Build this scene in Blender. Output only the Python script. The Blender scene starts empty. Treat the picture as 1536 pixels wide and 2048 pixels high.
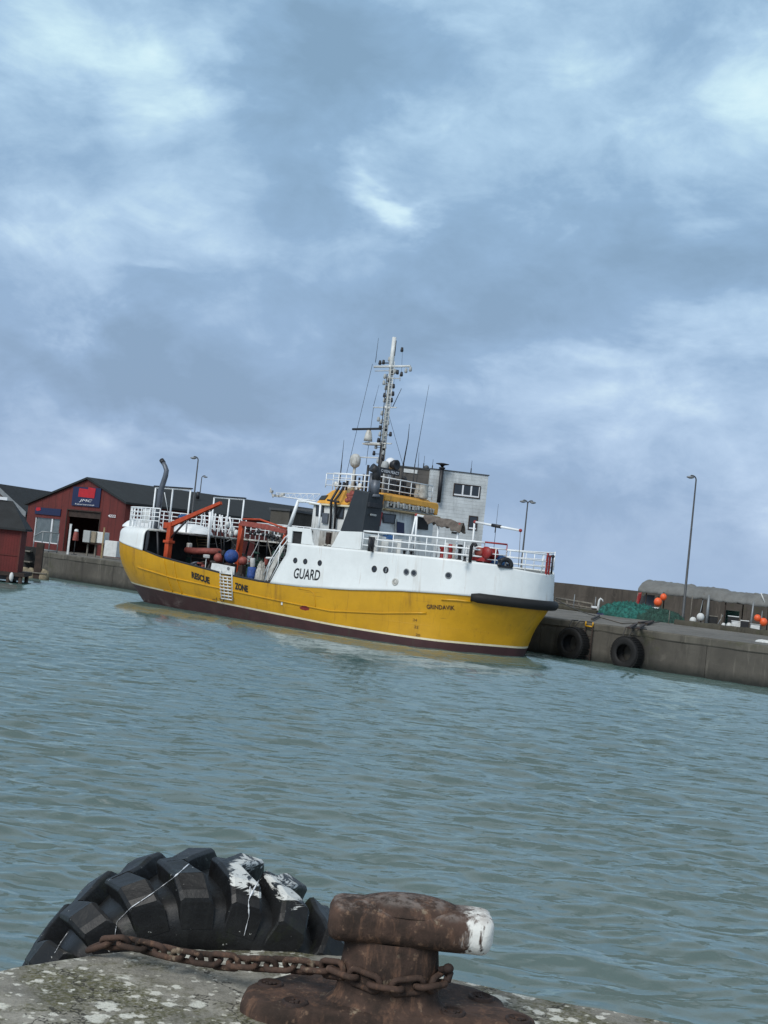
import bpy, bmesh, math, random
import numpy as np
from mathutils import Vector, Matrix, noise as mnoise
from mathutils.bvhtree import BVHTree

random.seed(7)
scene = bpy.context.scene
COL = scene.collection
V = Vector

# ------------------------------------------------------------------ camera
F, HC = 2700.0, 3.40            # focal length in photo pixels, eye height over the water
ROLL = math.atan(.106)
PITCH = math.atan((1128.6 - 1024) * math.cos(ROLL) / F)
_c, _s, _cp, _sp = math.cos(ROLL), math.sin(ROLL), math.cos(PITCH), math.sin(PITCH)
CR = Matrix(((_c, -_s, 0), (-_sp * _s, -_sp * _c, -_cp), (_cp * _s, _cp * _c, -_sp)))
EYE = V((0, 0, HC))
def ray(px, py): return CR @ V(((px - 768) / F, -(py - 1024) / F, -1.0))
def at_z(px, py, z):
    d = ray(px, py); return EYE + d * ((z - HC) / d.z)
def at_y(px, py, y):
    d = ray(px, py); return EYE + d * (y / d.y)
def at_plane(px, py, p, n):
    d = ray(px, py); return EYE + d * ((V(p) - EYE).dot(n) / d.dot(n))

cam_d = bpy.data.cameras.new('camera'); cam = bpy.data.objects.new('camera', cam_d); COL.objects.link(cam)
cam_d.sensor_fit = 'VERTICAL'; cam_d.sensor_height = 36.0; cam_d.sensor_width = 27.0
cam_d.lens = F * 36 / 2048; cam_d.clip_start = .1; cam_d.clip_end = 6000
M4 = CR.to_4x4(); M4.translation = EYE; cam.matrix_world = M4
scene.camera = cam
scene.render.resolution_x, scene.render.resolution_y = 768, 1024

# ------------------------------------------------------------------ mesh builder
class MB:
    def __init__(s): s.v, s.f, s.sm, s.mi, s.cur = [], [], [], [], 0
    def mat(s, i): s.cur = i; return s
    def add(s, vs, fs, smooth=False):
        b = len(s.v); s.v += [tuple(p) for p in vs]
        for f in fs:
            s.f.append(tuple(i + b for i in f)); s.sm.append(smooth); s.mi.append(s.cur)
        return s
    def box(s, c, size, R=None):
        hx, hy, hz = size[0] / 2, size[1] / 2, size[2] / 2; c = V(c); vs = []
        for x, y, z in ((-1,-1,-1),(1,-1,-1),(1,1,-1),(-1,1,-1),(-1,-1,1),(1,-1,1),(1,1,1),(-1,1,1)):
            p = V((x * hx, y * hy, z * hz))
            vs.append(c + (R @ p if R else p))
        return s.add(vs, [(0,3,2,1),(4,5,6,7),(0,1,5,4),(1,2,6,5),(2,3,7,6),(3,0,4,7)])
    def bb(s, x0, x1, y0, y1, z0, z1):
        return s.box(((x0+x1)/2, (y0+y1)/2, (z0+z1)/2), (abs(x1-x0), abs(y1-y0), abs(z1-z0)))
    def tube(s, pts, r, n=8, closed=False, sm=True):
        pts = [V(p) for p in pts]; m = len(pts)
        rs = r if isinstance(r, (list, tuple)) else [r] * m
        if closed: tg = [(pts[(i+1) % m] - pts[i-1]).normalized() for i in range(m)]
        else: tg = [(pts[min(i+1, m-1)] - pts[max(i-1, 0)]).normalized() for i in range(m)]
        a = V((0,0,1)) if abs(tg[0].z) < .9 else V((1,0,0))
        nn = (a - tg[0] * a.dot(tg[0])).normalized(); vs = []
        for i in range(m):
            nn = (nn - tg[i] * nn.dot(tg[i]))
            nn = nn.normalized() if nn.length > 1e-6 else tg[i].orthogonal().normalized()
            b = tg[i].cross(nn)
            for k in range(n):
                t = 2 * math.pi * k / n
                vs.append(pts[i] + (nn * math.cos(t) + b * math.sin(t)) * rs[i])
        fs = []
        for i in range(m if closed else m - 1):
            j = (i + 1) % m
            for k in range(n):
                l = (k + 1) % n
                fs.append((i*n+k, i*n+l, j*n+l, j*n+k))
        s.add(vs, fs, sm)
        if not closed:
            b0 = len(s.v) - m * n
            s.f.append(tuple(b0 + k for k in reversed(range(n)))); s.sm.append(False); s.mi.append(s.cur)
            s.f.append(tuple(b0 + (m-1)*n + k for k in range(n))); s.sm.append(False); s.mi.append(s.cur)
        return s
    def cyl(s, p0, p1, r0, r1=None, n=12):
        return s.tube([p0, p1], [r0, r0 if r1 is None else r1], n)
    def grid(s, P, cu=False, cv=False, sm=True):
        m, n = len(P), len(P[0]); vs = [p for row in P for p in row]; fs = []
        for i in range(m if cu else m - 1):
            for k in range(n if cv else n - 1):
                j, l = (i+1) % m, (k+1) % n
                fs.append((i*n+k, i*n+l, j*n+l, j*n+k))
        return s.add(vs, fs, sm)
    def sph(s, c, r, nu=12, nv=16, R=None):
        r = (r, r, r) if not isinstance(r, (tuple, list)) else r; P = []
        for i in range(nu + 1):
            a = math.pi * i / nu; row = []
            for k in range(nv):
                b = 2 * math.pi * k / nv
                p = V((r[0]*math.sin(a)*math.cos(b), r[1]*math.sin(a)*math.sin(b), r[2]*math.cos(a)))
                row.append(V(c) + (R @ p if R else p))
            P.append(row)
        return s.grid(P, cv=True)
    def lathe(s, prof, c=(0,0,0), n=24, R=None, sm=True):
        P = []
        for r, z in prof:
            row = []
            for k in range(n):
                b = 2 * math.pi * k / n; p = V((r*math.cos(b), r*math.sin(b), z))
                row.append(V(c) + (R @ p if R else p))
            P.append(row)
        return s.grid(P, cv=True, sm=sm)
    def prism(s, poly, ext):
        n = len(poly); ext = V(ext); a = [V(p) for p in poly]
        vs = a + [p + ext for p in a]
        fs = [tuple(range(n)), tuple(reversed(range(n, 2*n)))]
        for i in range(n):
            j = (i+1) % n; fs.append((i, i+n, j+n, j))
        return s.add(vs, fs)
    def torus(s, c, R0, r0, n=28, m=10, R=None, flat=1.0):
        P = []
        for i in range(n):
            a = 2*math.pi*i/n; row = []
            for k in range(m):
                b = 2*math.pi*k/m
                p = V(((R0+r0*math.cos(b))*math.cos(a), (R0+r0*math.cos(b))*math.sin(a), r0*flat*math.sin(b)))
                row.append(V(c) + (R @ p if R else p))
            P.append(row)
        return s.grid(P, cu=True, cv=True)
    def build(s, name, mat, parent=None, org=None, xf=None, bevel=0, label=None, subsurf=0, loc=None):
        me = bpy.data.meshes.new(name)
        vs = [V(p) for p in s.v]
        if xf is not None: vs = [xf @ p for p in vs]
        if org is not None: vs = [p - V(org) for p in vs]
        me.from_pydata([tuple(p) for p in vs], [], s.f)
        mats = mat if isinstance(mat, (list, tuple)) else [mat]
        for m in mats: me.materials.append(m)
        me.polygons.foreach_set('use_smooth', s.sm)
        me.polygons.foreach_set('material_index', s.mi)
        bm = bmesh.new(); bm.from_mesh(me); bmesh.ops.recalc_face_normals(bm, faces=bm.faces); bm.to_mesh(me); bm.free()
        me.update()
        o = bpy.data.objects.new(name, me); COL.objects.link(o)
        if parent is not None: o.parent = parent
        elif org is not None: o.location = org
        if loc is not None: o.location = loc
        if bevel:
            b = o.modifiers.new('bevel', 'BEVEL'); b.width = bevel; b.segments = 2; b.limit_method = 'ANGLE'; b.angle_limit = math.radians(40)
        if subsurf:
            b = o.modifiers.new('sub', 'SUBSURF'); b.levels = b.render_levels = subsurf
        if label: o['label'] = label
        return o

def tag(o, label=None, cat=None, group=None, kind=None):
    if label: o['label'] = label
    if cat: o['category'] = cat
    if group: o['group'] = group
    if kind: o['kind'] = kind
    return o
def empty(name, loc, label, cat, group=None):
    o = bpy.data.objects.new(name, None); COL.objects.link(o); o.location = loc
    o.empty_display_size = .2
    return tag(o, label, cat, group)

def text_pts(txt, size, shear=0.0, bold=0.0):
    """mesh outline of a line of letters: vertices in the x/y plane and faces"""
    cu = bpy.data.curves.new('t', 'FONT'); cu.body = txt; cu.size = size; cu.shear = shear; cu.offset = bold
    cu.resolution_u = 3
    ob = bpy.data.objects.new('t', cu); COL.objects.link(ob)
    bpy.context.view_layer.update()
    dg = bpy.context.evaluated_depsgraph_get()
    me = bpy.data.meshes.new_from_object(ob.evaluated_get(dg))
    vs = [v.co.copy() for v in me.vertices]; fs = [tuple(p.vertices) for p in me.polygons]
    bpy.data.objects.remove(ob); bpy.data.meshes.remove(me); bpy.data.curves.remove(cu)
    xs = [v.x for v in vs]; ys = [v.y for v in vs]
    x0, x1, y0, y1 = min(xs), max(xs), min(ys), max(ys)
    return [((v.x - x0) / (x1 - x0), (v.y - y0) / (y1 - y0)) for v in vs], fs

# ------------------------------------------------------------------ materials
class NT:
    def __init__(s, nt): s.nt = nt
    def n(s, t, **kw):
        nd = s.nt.nodes.new(t)
        for k, v in kw.items():
            setattr(nd, k, v)
        return nd
    def l(s, a, b): s.nt.links.new(a, b)
    def setin(s, nd, k, v):
        if hasattr(v, 'is_linked') or isinstance(v, bpy.types.NodeSocket): s.l(v, nd.inputs[k])
        else: nd.inputs[k].default_value = v
    def math(s, op, a, b=0.0, c=None, clamp=False):
        nd = s.n('ShaderNodeMath', operation=op); nd.use_clamp = clamp
        s.setin(nd, 0, a); s.setin(nd, 1, b)
        if c is not None: s.setin(nd, 2, c)
        return nd.outputs[0]
    def mix(s, f, a, b, mode='MIX'):
        nd = s.n('ShaderNodeMix', data_type='RGBA', blend_type=mode)
        s.setin(nd, 0, f)
        for i, x in ((6, a), (7, b)):
            if isinstance(x, (tuple, list)): nd.inputs[i].default_value = (*x[:3], 1)
            else: s.l(x, nd.inputs[i])
        return nd.outputs[2]
    def noise(s, vec, scale, detail=4, rough=.55, dist=0.0, col=False):
        nd = s.n('ShaderNodeTexNoise'); s.setin(nd, 'Scale', scale); nd.inputs['Detail'].default_value = detail
        nd.inputs['Roughness'].default_value = rough; nd.inputs['Distortion'].default_value = dist
        s.l(vec, nd.inputs['Vector']); return nd.outputs[1 if col else 0]
    def ramp(s, v, lo, hi):
        nd = s.n('ShaderNodeMapRange', interpolation_type='SMOOTHSTEP'); s.setin(nd, 0, v)
        nd.inputs[1].default_value = lo; nd.inputs[2].default_value = hi; return nd.outputs[0]
    def coord(s, scale=(1,1,1), rot=(0,0,0), kind='Object', loc=(0,0,0)):
        tc = s.n('ShaderNodeTexCoord'); mp = s.n('ShaderNodeMapping')
        mp.inputs['Scale'].default_value = scale; mp.inputs['Rotation'].default_value = rot; mp.inputs['Location'].default_value = loc
        s.l(tc.outputs[kind], mp.inputs[0]); return mp.outputs[0]
    def sep(s, vec):
        nd = s.n('ShaderNodeSeparateXYZ'); s.l(vec, nd.inputs[0]); return nd.outputs
    def bump(s, h, strength, dist):
        nd = s.n('ShaderNodeBump'); nd.inputs['Strength'].default_value = strength; nd.inputs['Distance'].default_value = dist
        s.l(h, nd.inputs['Height']); return nd.outputs[0]

def newmat(name):
    m = bpy.data.materials.new(name); m.use_nodes = True
    t = NT(m.node_tree); p = m.node_tree.nodes['Principled BSDF']
    return m, t, p

def paint(name, col, rough=.5, var=.12, scale=2.0, dirt=None, damt=.35, streak=True, bump=.15, bdist=.004, metal=0, fine=None, dthr=.52, spec=.5):
    """a worn painted or bare surface: tone variation, run-down dirt streaks, speckle, slight relief"""
    m, t, p = newmat(name)
    o = t.coord(); n1 = t.noise(o, scale, 5, .6); n2 = t.noise(o, scale * 9, 4, .6)
    dk = tuple(c * (1 - var) for c in col); lt = tuple(min(1, c * (1 + var * .7)) for c in col)
    c = t.mix(t.ramp(n1, .3, .7), dk, lt)
    c = t.mix(t.math('MULTIPLY', t.ramp(n2, .5, .8), .35), c, tuple(x * (1 - var * 1.6) for x in col))
    if dirt:
        sv = t.coord(scale=(1.0, 1.0, .12)) if streak else o
        d = t.noise(sv, scale * 3.2, 5, .65, .3)
        d2 = t.noise(o, scale * .7, 3, .6)
        k = t.math('MULTIPLY', t.ramp(d, dthr, dthr + .2), t.ramp(d2, .38, .66))
        c = t.mix(t.math('MULTIPLY', k, damt), c, dirt)
    t.l(c, p.inputs['Base Color'])
    r = t.math('ADD', rough - .08, t.math('MULTIPLY', n2, .18)); t.l(r, p.inputs['Roughness'])
    p.inputs['Metallic'].default_value = metal
    p.inputs['Specular IOR Level'].default_value = spec
    if bump: t.l(t.bump(t.noise(o, fine or scale * 12, 5, .6), bump, bdist), p.inputs['Normal'])
    return m

M = {}
def P(name, *a, **k): M[name] = paint(name, *a, **k)
P('white_paint', (.74, .775, .77), .42, .06, .7, dirt=(.36, .29, .20), damt=.42, dthr=.54, bump=.06)
P('house_white', (.62, .64, .63), .5, .12, 1.3, dirt=(.22, .20, .17), damt=.75, dthr=.46)
P('dirty_white', (.50, .50, .47), .6, .25, 3.5, dirt=(.15, .12, .09), damt=.9, dthr=.44)
P('rail_white', (.80, .83, .84), .4, .06, 5, dirt=(.35, .25, .18), damt=.5, dthr=.62, streak=False, bump=0)
P('yellow_paint', (.54, .283, .004), .42, .12, .55, dirt=(.20, .095, .012), damt=.6, dthr=.50, bump=.08)
P('cab_yellow', (.72, .36, .05), .5, .12, 2, dirt=(.25, .13, .04), damt=.7, dthr=.5)
P('maroon_paint', (.055, .020, .022), .55, .2, 1.2, dirt=(.05, .05, .035), damt=.6)
P('cream_line', (.70, .64, .45), .5, .1, 2, dirt=(.35, .25, .12), damt=.5)
P('black_rubber', (.0045, .0045, .005), .7, .3, 3, dirt=(.02, .02, .02), damt=.4, streak=False)
P('black_paint', (.013, .014, .018), .5, .25, 3, dirt=(.06, .05, .045), damt=.5)
P('funnel_paint', (.020, .026, .032), .5, .12, 2, dirt=(.05, .05, .05), damt=.3)
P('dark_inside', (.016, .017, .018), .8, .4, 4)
P('deck_grey', (.16, .17, .16), .7, .25, 2, dirt=(.10, .07, .05), damt=.6, streak=False)
P('steel_grey', (.11, .125, .15), .45, .15, 3, dirt=(.06, .05, .05), damt=.4, metal=.3)
P('orange_paint', (.43, .055, .012), .5, .2, 3, dirt=(.12, .03, .02), damt=.6)
P('red_paint', (.30, .022, .022), .5, .2, 3, dirt=(.1, .02, .02), damt=.5)
P('red_faded', (.27, .065, .05), .65, .3, 6, dirt=(.12, .04, .04), damt=.7, streak=False)
P('blue_plastic', (.022, .07, .27), .6, .35, 6, dirt=(.015, .02, .05), damt=.8, streak=False, bump=.6, bdist=.03)
P('blue_tarp', (.02, .09, .24), .6, .3, 6, bump=.5, bdist=.02)
P('green_net', (.025, .16, .135), .9, .55, 5, dirt=(.008, .045, .035), damt=.9, streak=False, bump=1.0, bdist=.05, dthr=.42)
P('green_net_dark', (.03, .085, .065), .9, .5, 6, dirt=(.01, .03, .03), damt=.9, streak=False, bump=1.0, bdist=.05, dthr=.42)
P('rope_grey', (.17, .155, .13), .9, .3, 12)
P('dark_rope', (.05, .047, .045), .9, .3, 12)
P('sack_white', (.45, .44, .40), .8, .3, 6, dirt=(.2, .17, .13), damt=.7, streak=False, bump=.6, bdist=.02)
P('galv', (.23, .25, .26), .5, .15, 3, dirt=(.12, .12, .12), damt=.4, metal=.4)
P('lamp_dark', (.055, .06, .065), .5, .2, 3)
P('buoy_orange', (.85, .13, .035), .45, .12, 4)
P('plastic_white', (.62, .64, .63), .5, .12, 4, dirt=(.3, .28, .25), damt=.6, streak=False)
P('box_grey', (.34, .36, .36), .6, .12, 2, dirt=(.2, .2, .19), damt=.5)
P('wood_grey', (.17, .155, .13), .85, .3, 3, dirt=(.08, .07, .06), damt=.7)
P('wood_brown', (.035, .022, .017), .85, .35, 3)
P('wood_yellow', (.32, .24, .13), .8, .25, 3)
P('cardboard', (.27, .23, .17), .85, .25, 3)
P('red_wood', (.105, .019, .014), .75, .2, .8, dirt=(.05, .012, .01), damt=.5, bump=.2)
P('hut_red', (.17, .012, .010), .7, .2, 1.2, dirt=(.08, .01, .01), damt=.4)
P('roof_dark', (.013, .016, .018), .75, .25, 1.5, dirt=(.05, .055, .055), damt=.4)
P('navy_sign', (.008, .014, .060), .5, .1, 3)
P('sign_red', (.42, .008, .015), .5, .1, 3)
P('sign_white', (.72, .74, .76), .5, .05, 3, bump=0)
P('stone_block', (.26, .22, .15), .9, .4, 3, bump=.6, bdist=.03)
P('tarp_grey', (.155, .16, .155), .8, .16, 1.6, dirt=(.10, .085, .07), damt=.8, streak=False, bump=.4, bdist=.02)
P('tarp_brown', (.13, .11, .095), .85, .35, 5, bump=.6, bdist=.03)
P('brick_grey', (.15, .12, .11), .85, .2, 2)
P('beige_wall', (.42, .36, .26), .8, .12, 2)
P('letter_black', (.012, .013, .016), .5, .1, 4, bump=0)
P('letter_brown', (.05, .022, .012), .6, .1, 4, bump=0)

def glassmat(name, col, rough=.08):
    m, t, p = newmat(name)
    o = t.coord(); n = t.noise(o, 2.5, 3, .6)
    t.l(t.mix(n, tuple(c * .5 for c in col), tuple(c * 1.5 for c in col)), p.inputs['Base Color'])
    p.inputs['Roughness'].default_value = rough; p.inputs['Specular IOR Level'].default_value = .8
    return m
M['glass'] = glassmat('window_glass', (.02, .025, .03))
M['glass_pale'] = glassmat('shop_glass', (.10, .12, .12))

def concrete(name, col, edge_dark=True, zdark=None):
    m, t, p = newmat(name)
    o = t.coord(); sv = t.coord(scale=(1, 1, .1))
    big = t.noise(o, .35, 5, .6); mid = t.noise(o, 2.2, 6, .62); fine = t.noise(o, 30, 4, .6); st = t.noise(sv, 1.6, 5, .65, .2)
    c = t.mix(t.ramp(big, .3, .7), tuple(x * .72 for x in col), tuple(x * 1.15 for x in col))
    c = t.mix(t.math('MULTIPLY', t.ramp(mid, .45, .75), .5), c, tuple(x * .55 for x in col))
    c = t.mix(t.math('MULTIPLY', t.ramp(st, .5, .72), .55), c, tuple(x * .42 for x in col))
    c = t.mix(t.math('MULTIPLY', t.ramp(t.noise(sv, 2.7, 5, .7), .57, .72), .5), c, tuple(min(1, x * 2.1) for x in col))
    c = t.mix(t.math('MULTIPLY', t.ramp(t.noise(sv, .9, 6, .7, .6), .54, .64), .55), c, tuple(x * .35 for x in col))
    c = t.mix(t.math('MULTIPLY', t.ramp(t.noise(o, 1.1, 6, .7, .8), .58, .66), .45), c, tuple(min(1, x * 1.5) for x in col))
    c = t.mix(t.math('MULTIPLY', t.ramp(t.noise(o, .8, 5, .7), .56, .68), .5), c, (.052, .055, .025))
    if zdark is not None:      # wet weed band left by the tide
        z = t.sep(o)[2]
        w = t.math('ADD', z, t.math('MULTIPLY', t.math('SUBTRACT', mid, .5), .5))
        nd = t.n('ShaderNodeMapRange'); t.l(w, nd.inputs[0]); nd.inputs[1].default_value = zdark + .35; nd.inputs[2].default_value = zdark - .1
        c = t.mix(nd.outputs[0], c, (.014, .016, .013))
    t.l(c, p.inputs['Base Color']); p.inputs['Roughness'].default_value = .88
    h = t.math('ADD', t.math('MULTIPLY', mid, 1.0), t.math('MULTIPLY', fine, .35))
    t.l(t.bump(h, .6, .03), p.inputs['Normal'])
    return m
M['quay_conc'] = concrete('quay_concrete', (.088, .081, .068), zdark=.15)
M['coping_conc'] = concrete('coping_concrete', (.105, .098, .08))
M['ground_conc'] = concrete('ground_concrete', (.155, .147, .13))
M['wall_conc'] = concrete('breakwater_concrete', (.075, .064, .053))
M['kerb'] = concrete('kerb_concrete', (.06, .055, .04))

def clapboard(name, col, pitch, horiz=True, dirt=.5):
    m, t, p = newmat(name)
    o = t.coord(); s3 = t.sep(o)
    z = s3[2] if horiz else t.math('ADD', s3[0], t.math('MULTIPLY', s3[1], .8))
    fr = t.math('FRACT', t.math('DIVIDE', z, pitch))
    gap = t.math('LESS_THAN', fr, .09)
    n = t.noise(o, 1.1, 5, .6); st = t.noise(t.coord(scale=(1, 1, .15)), 2.5, 5, .65)
    idn = t.n('ShaderNodeTexWhiteNoise', noise_dimensions='1D'); t.l(t.math('FLOOR', t.math('DIVIDE', z, pitch)), idn.inputs['W'])
    c = t.mix(t.ramp(n, .3, .7), tuple(x * .8 for x in col), tuple(x * 1.1 for x in col))
    c = t.mix(t.math('MULTIPLY', idn.outputs[0], .25), c, tuple(x * .6 for x in col))
    c = t.mix(t.math('MULTIPLY', t.ramp(st, .48, .7), dirt), c, tuple(x * .45 for x in col))
    c = t.mix(t.math('MULTIPLY', gap, .55), c, tuple(x * .35 for x in col))
    t.l(c, p.inputs['Base Color']); p.inputs['Roughness'].default_value = .75
    t.l(t.bump(fr, .6, .03), p.inputs['Normal'])
    return m
M['grey_boards'] = clapboard('grey_boards', (.60, .64, .65), .22)
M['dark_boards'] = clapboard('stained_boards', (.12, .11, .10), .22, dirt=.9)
M['red_boards'] = clapboard('red_boards', (.125, .020, .016), .14, horiz=False, dirt=.35)
M['hut_boards'] = clapboard('hut_boards', (.115, .010, .008), .16, horiz=False, dirt=.35)
M['roof_felt'] = clapboard('roof_felt', (.014, .0175, .019), 1.1, horiz=False, dirt=.3)

def rustmat(name, guano=None):
    m, t, p = newmat(name)
    o = t.coord(); a = t.noise(o, 7, 6, .65); b = t.noise(o, 30, 5, .65); st = t.noise(t.coord(scale=(1, 1, .18)), 24, 5, .7, .3)
    c = t.mix(t.ramp(a, .32, .68), (.026, .018, .014), (.078, .047, .035))
    c = t.mix(t.math('MULTIPLY', t.ramp(st, .50, .70), .7), c, (.16, .088, .056))
    c = t.mix(t.math('MULTIPLY', t.ramp(b, .58, .72), .55), c, (.27, .17, .11))
    c = t.mix(t.math('MULTIPLY', t.ramp(t.noise(o, 12, 5, .7), .60, .68), t.math('MULTIPLY', t.ramp(st, .42, .6), .6)), c, (.33, .27, .19))
    if guano:
        s3 = t.sep(o)
        x = t.math('ADD', s3[0], t.math('MULTIPLY', t.math('SUBTRACT', st, .5), guano[1]))
        k = t.ramp(x, guano[0] - .03, guano[0] + .03)
        k = t.math('MULTIPLY', k, t.ramp(t.noise(t.coord(scale=(1, 1, .3)), 42, 4, .6), .34, .48))
        c = t.mix(k, c, (.72, .72, .68))
        nrm = t.n('ShaderNodeNewGeometry'); up = t.sep(nrm.outputs['Normal'])[2]
        kk = t.math('MULTIPLY', t.ramp(up, .55, .95), t.ramp(t.noise(o, 18, 5, .7), .40, .62))
        c = t.mix(t.math('MULTIPLY', kk, .55), c, (.27, .235, .215))
    t.l(c, p.inputs['Base Color']); p.inputs['Roughness'].default_value = .85; p.inputs['Specular IOR Level'].default_value = .3
    t.l(t.bump(t.math('ADD', t.math('MULTIPLY', b, .8), t.math('MULTIPLY', a, .5)), .7, .008), p.inputs['Normal'])
    return m
M['rust'] = rustmat('rust'); M['rust_head'] = rustmat('rusty_iron_with_droppings', guano=(.205, .24))
P('rust_dark', (.030, .017, .013), .8, .4, 30, dirt=(.09, .04, .02), damt=.8, streak=False, bump=.5, bdist=.003)
# ------------------------------------------------------------------ sky and light
SUN_EL, SUN_AZ = math.radians(42), math.radians(212)      # behind the camera's left shoulder, through cloud
def make_world():
    w = bpy.data.worlds.new('World'); scene.world = w; w.use_nodes = True
    t = NT(w.node_tree); bg = w.node_tree.nodes['Background']
    sky = t.n('ShaderNodeTexSky', sky_type='NISHITA'); sky.sun_disc = False
    sky.sun_elevation = SUN_EL; sky.sun_rotation = SUN_AZ; sky.altitude = 0; sky.dust_density = 3
    tc = t.n('ShaderNodeTexCoord'); d = tc.outputs['Generated']; x, y, z = t.sep(d)
    az = t.math('ARCTAN2', x, y); el = t.math('ARCSINE', z)
    # warped azimuth / elevation so that cloud edges are ragged
    cv = t.n('ShaderNodeCombineXYZ'); t.l(az, cv.inputs[0]); t.l(t.math('MULTIPLY', el, 1.7), cv.inputs[1]); p = cv.outputs[0]
    mp = t.n('ShaderNodeMapping'); mp.inputs['Rotation'].default_value = (0, 0, -.45); t.l(p, mp.inputs[0]); p = mp.outputs[0]
    w1 = t.noise(p, 7.0, 5, .58, .4, col=True); ws = t.n('ShaderNodeSeparateColor'); t.l(w1, ws.inputs[0])
    azw = t.math('ADD', az, t.math('MULTIPLY', t.math('SUBTRACT', ws.outputs[0], .5), .19))
    elw = t.math('ADD', el, t.math('MULTIPLY', t.math('SUBTRACT', ws.outputs[1], .5), .16))
    def blob(px, py, rx, ry, amp, tilt=0.0):
        q = ray(px, py).normalized(); a0 = math.atan2(q.x, q.y); e0 = math.asin(q.z)
        da = t.math('SUBTRACT', azw, a0); de = t.math('SUBTRACT', elw, e0)
        c_, s_ = math.cos(tilt), math.sin(tilt)
        u = t.math('ADD', t.math('MULTIPLY', da, c_ * F / rx), t.math('MULTIPLY', de, s_ * F / rx))
        v = t.math('ADD', t.math('MULTIPLY', da, -s_ * F / ry), t.math('MULTIPLY', de, c_ * F / ry))
        r2 = t.math('ADD', t.math('MULTIPLY', u, u), t.math('MULTIPLY', v, v))
        return t.math('MULTIPLY', t.math('POWER', math.e, t.math('MULTIPLY', r2, -1.0)), amp)
    total = None
    for b in SKY_BLOBS:
        k = blob(*b); total = k if total is None else t.math('ADD', total, k)
    fb = t.noise(p, 4.6, 9, .60, .35); fb2 = t.noise(p, 15, 8, .64, .6)
    v = t.math('ADD', total, t.math('MULTIPLY', t.math('SUBTRACT', fb, .5), 1.15))
    v = t.math('ADD', v, t.math('MULTIPLY', t.math('SUBTRACT', fb2, .5), .42))
    vo = t.n('ShaderNodeTexVoronoi', feature='SMOOTH_F1'); vo.inputs['Scale'].default_value = 9; vo.inputs['Smoothness'].default_value = .6
    ad = t.n('ShaderNodeVectorMath', operation='MULTIPLY_ADD'); t.l(w1, ad.inputs[0]); ad.inputs[1].default_value = (.22, .22, .22); t.l(p, ad.inputs[2]); t.l(ad.outputs[0], vo.inputs['Vector'])
    v = t.math('ADD', v, t.math('MULTIPLY', t.math('SUBTRACT', .42, vo.outputs['Distance']), .42))
    # near the skyline the cloud sheet evens out
    hz = t.ramp(el, .0, .085); v = t.math('ADD', t.math('MULTIPLY', v, t.math('ADD', t.math('MULTIPLY', hz, .85), .15)), .40)
    cr = t.n('ShaderNodeValToRGB'); t.l(v, cr.inputs[0]); e = cr.color_ramp
    e.elements[0].position = 0.0; e.elements[0].color = (.145, .210, .305, 1)
    e.elements[1].position = 1.0; e.elements[1].color = (.49, .555, .585, 1)
    for pos, c in ((.28, (.178, .255, .372)), (.52, (.268, .352, .470)), (.75, (.39, .478, .545))):
        q = e.elements.new(pos); q.color = (*c, 1)
    # unseen sky: dimmed overhead to darken wavelets, brightened behind to light the ship
    up = t.math('ADD', 1.0, t.math('MULTIPLY', t.ramp(el, .42, 1.1), SKY_TOP))
    back = t.math('ADD', up, t.math('MULTIPLY', t.ramp(y, .2, -.9), t.math('MULTIPLY', t.ramp(el, .0, .5), SKY_BACK)))
    tint = t.mix(t.ramp(el, .02, .36), (11.4, 11.2, 11.3), (10.4, 11.5, 11.2))
    cl = t.mix(1.0, cr.outputs[0], tint, 'MULTIPLY')
    vm = t.n('ShaderNodeVectorMath', operation='SCALE'); t.l(cl, vm.inputs[0]); t.l(back, vm.inputs['Scale'])
    fin = t.mix(.06, t.mix(t.math('MULTIPLY', t.ramp(el, .42, .9), .8), vm.outputs[0], t.mix(1.0, (4.6, 4.7, 4.75), back, 'MULTIPLY')), sky.outputs[0])
    t.l(fin, bg.inputs['Color']); bg.inputs['Strength'].default_value = .1
SKY_TOP, SKY_BACK = -.62, .35
SKY_BLOBS = [  # photo position, radii, weight, tilt of each cloud mass
    (690, 160, 260, 130, -.34, .15), (1260, 510, 260, 130, -.26, .1), (150, 720, 340, 100, -.34, 0), (450, 800, 170, 75, -.26, 0),
    (860, 640, 240, 90, -.28, .3), (560, 690, 180, 80, -.12, 0), (1000, 200, 130, 90, -.12, 0),
    (90, 60, 250, 130, .18, 0), (440, 40, 90, 50, .22, 0), (330, 260, 230, 110, .20, -.5), (790, 365, 110, 62, .33, -.7), (835, 400, 70, 50, .16, -.7), (740, 330, 70, 40, .10, -.3),
    (1330, 140, 360, 210, .20, .2), (1500, 240, 150, 120, .06, 0), (310, 565, 70, 26, .16, 0), (1450, 640, 140, 75, .20, .2), (1230, 715, 260, 42, .20, 0),
    (620, 470, 240, 90, .10, 0), (120, 480, 150, 90, .10, 0), (1050, 330, 120, 80, .14, .4), (620, 900, 700, 40, .02, 0)]
make_world()
sl = bpy.data.lights.new('sun', 'SUN'); sl.energy = 1.5; sl.angle = math.radians(25); sl.color = (1, .97, .92)
so = bpy.data.objects.new('sun', sl); COL.objects.link(so)
sd = V((math.sin(SUN_AZ) * math.cos(SUN_EL), math.cos(SUN_AZ) * math.cos(SUN_EL), math.sin(SUN_EL)))
so.rotation_euler = (-sd).to_track_quat('-Z', 'Y').to_euler(); so.location = (-20, -30, 60)
scene.view_settings.view_transform = 'Standard'; scene.view_settings.look = 'None'; scene.view_settings.gamma = 1
scene.view_settings.exposure = 0.64

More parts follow.
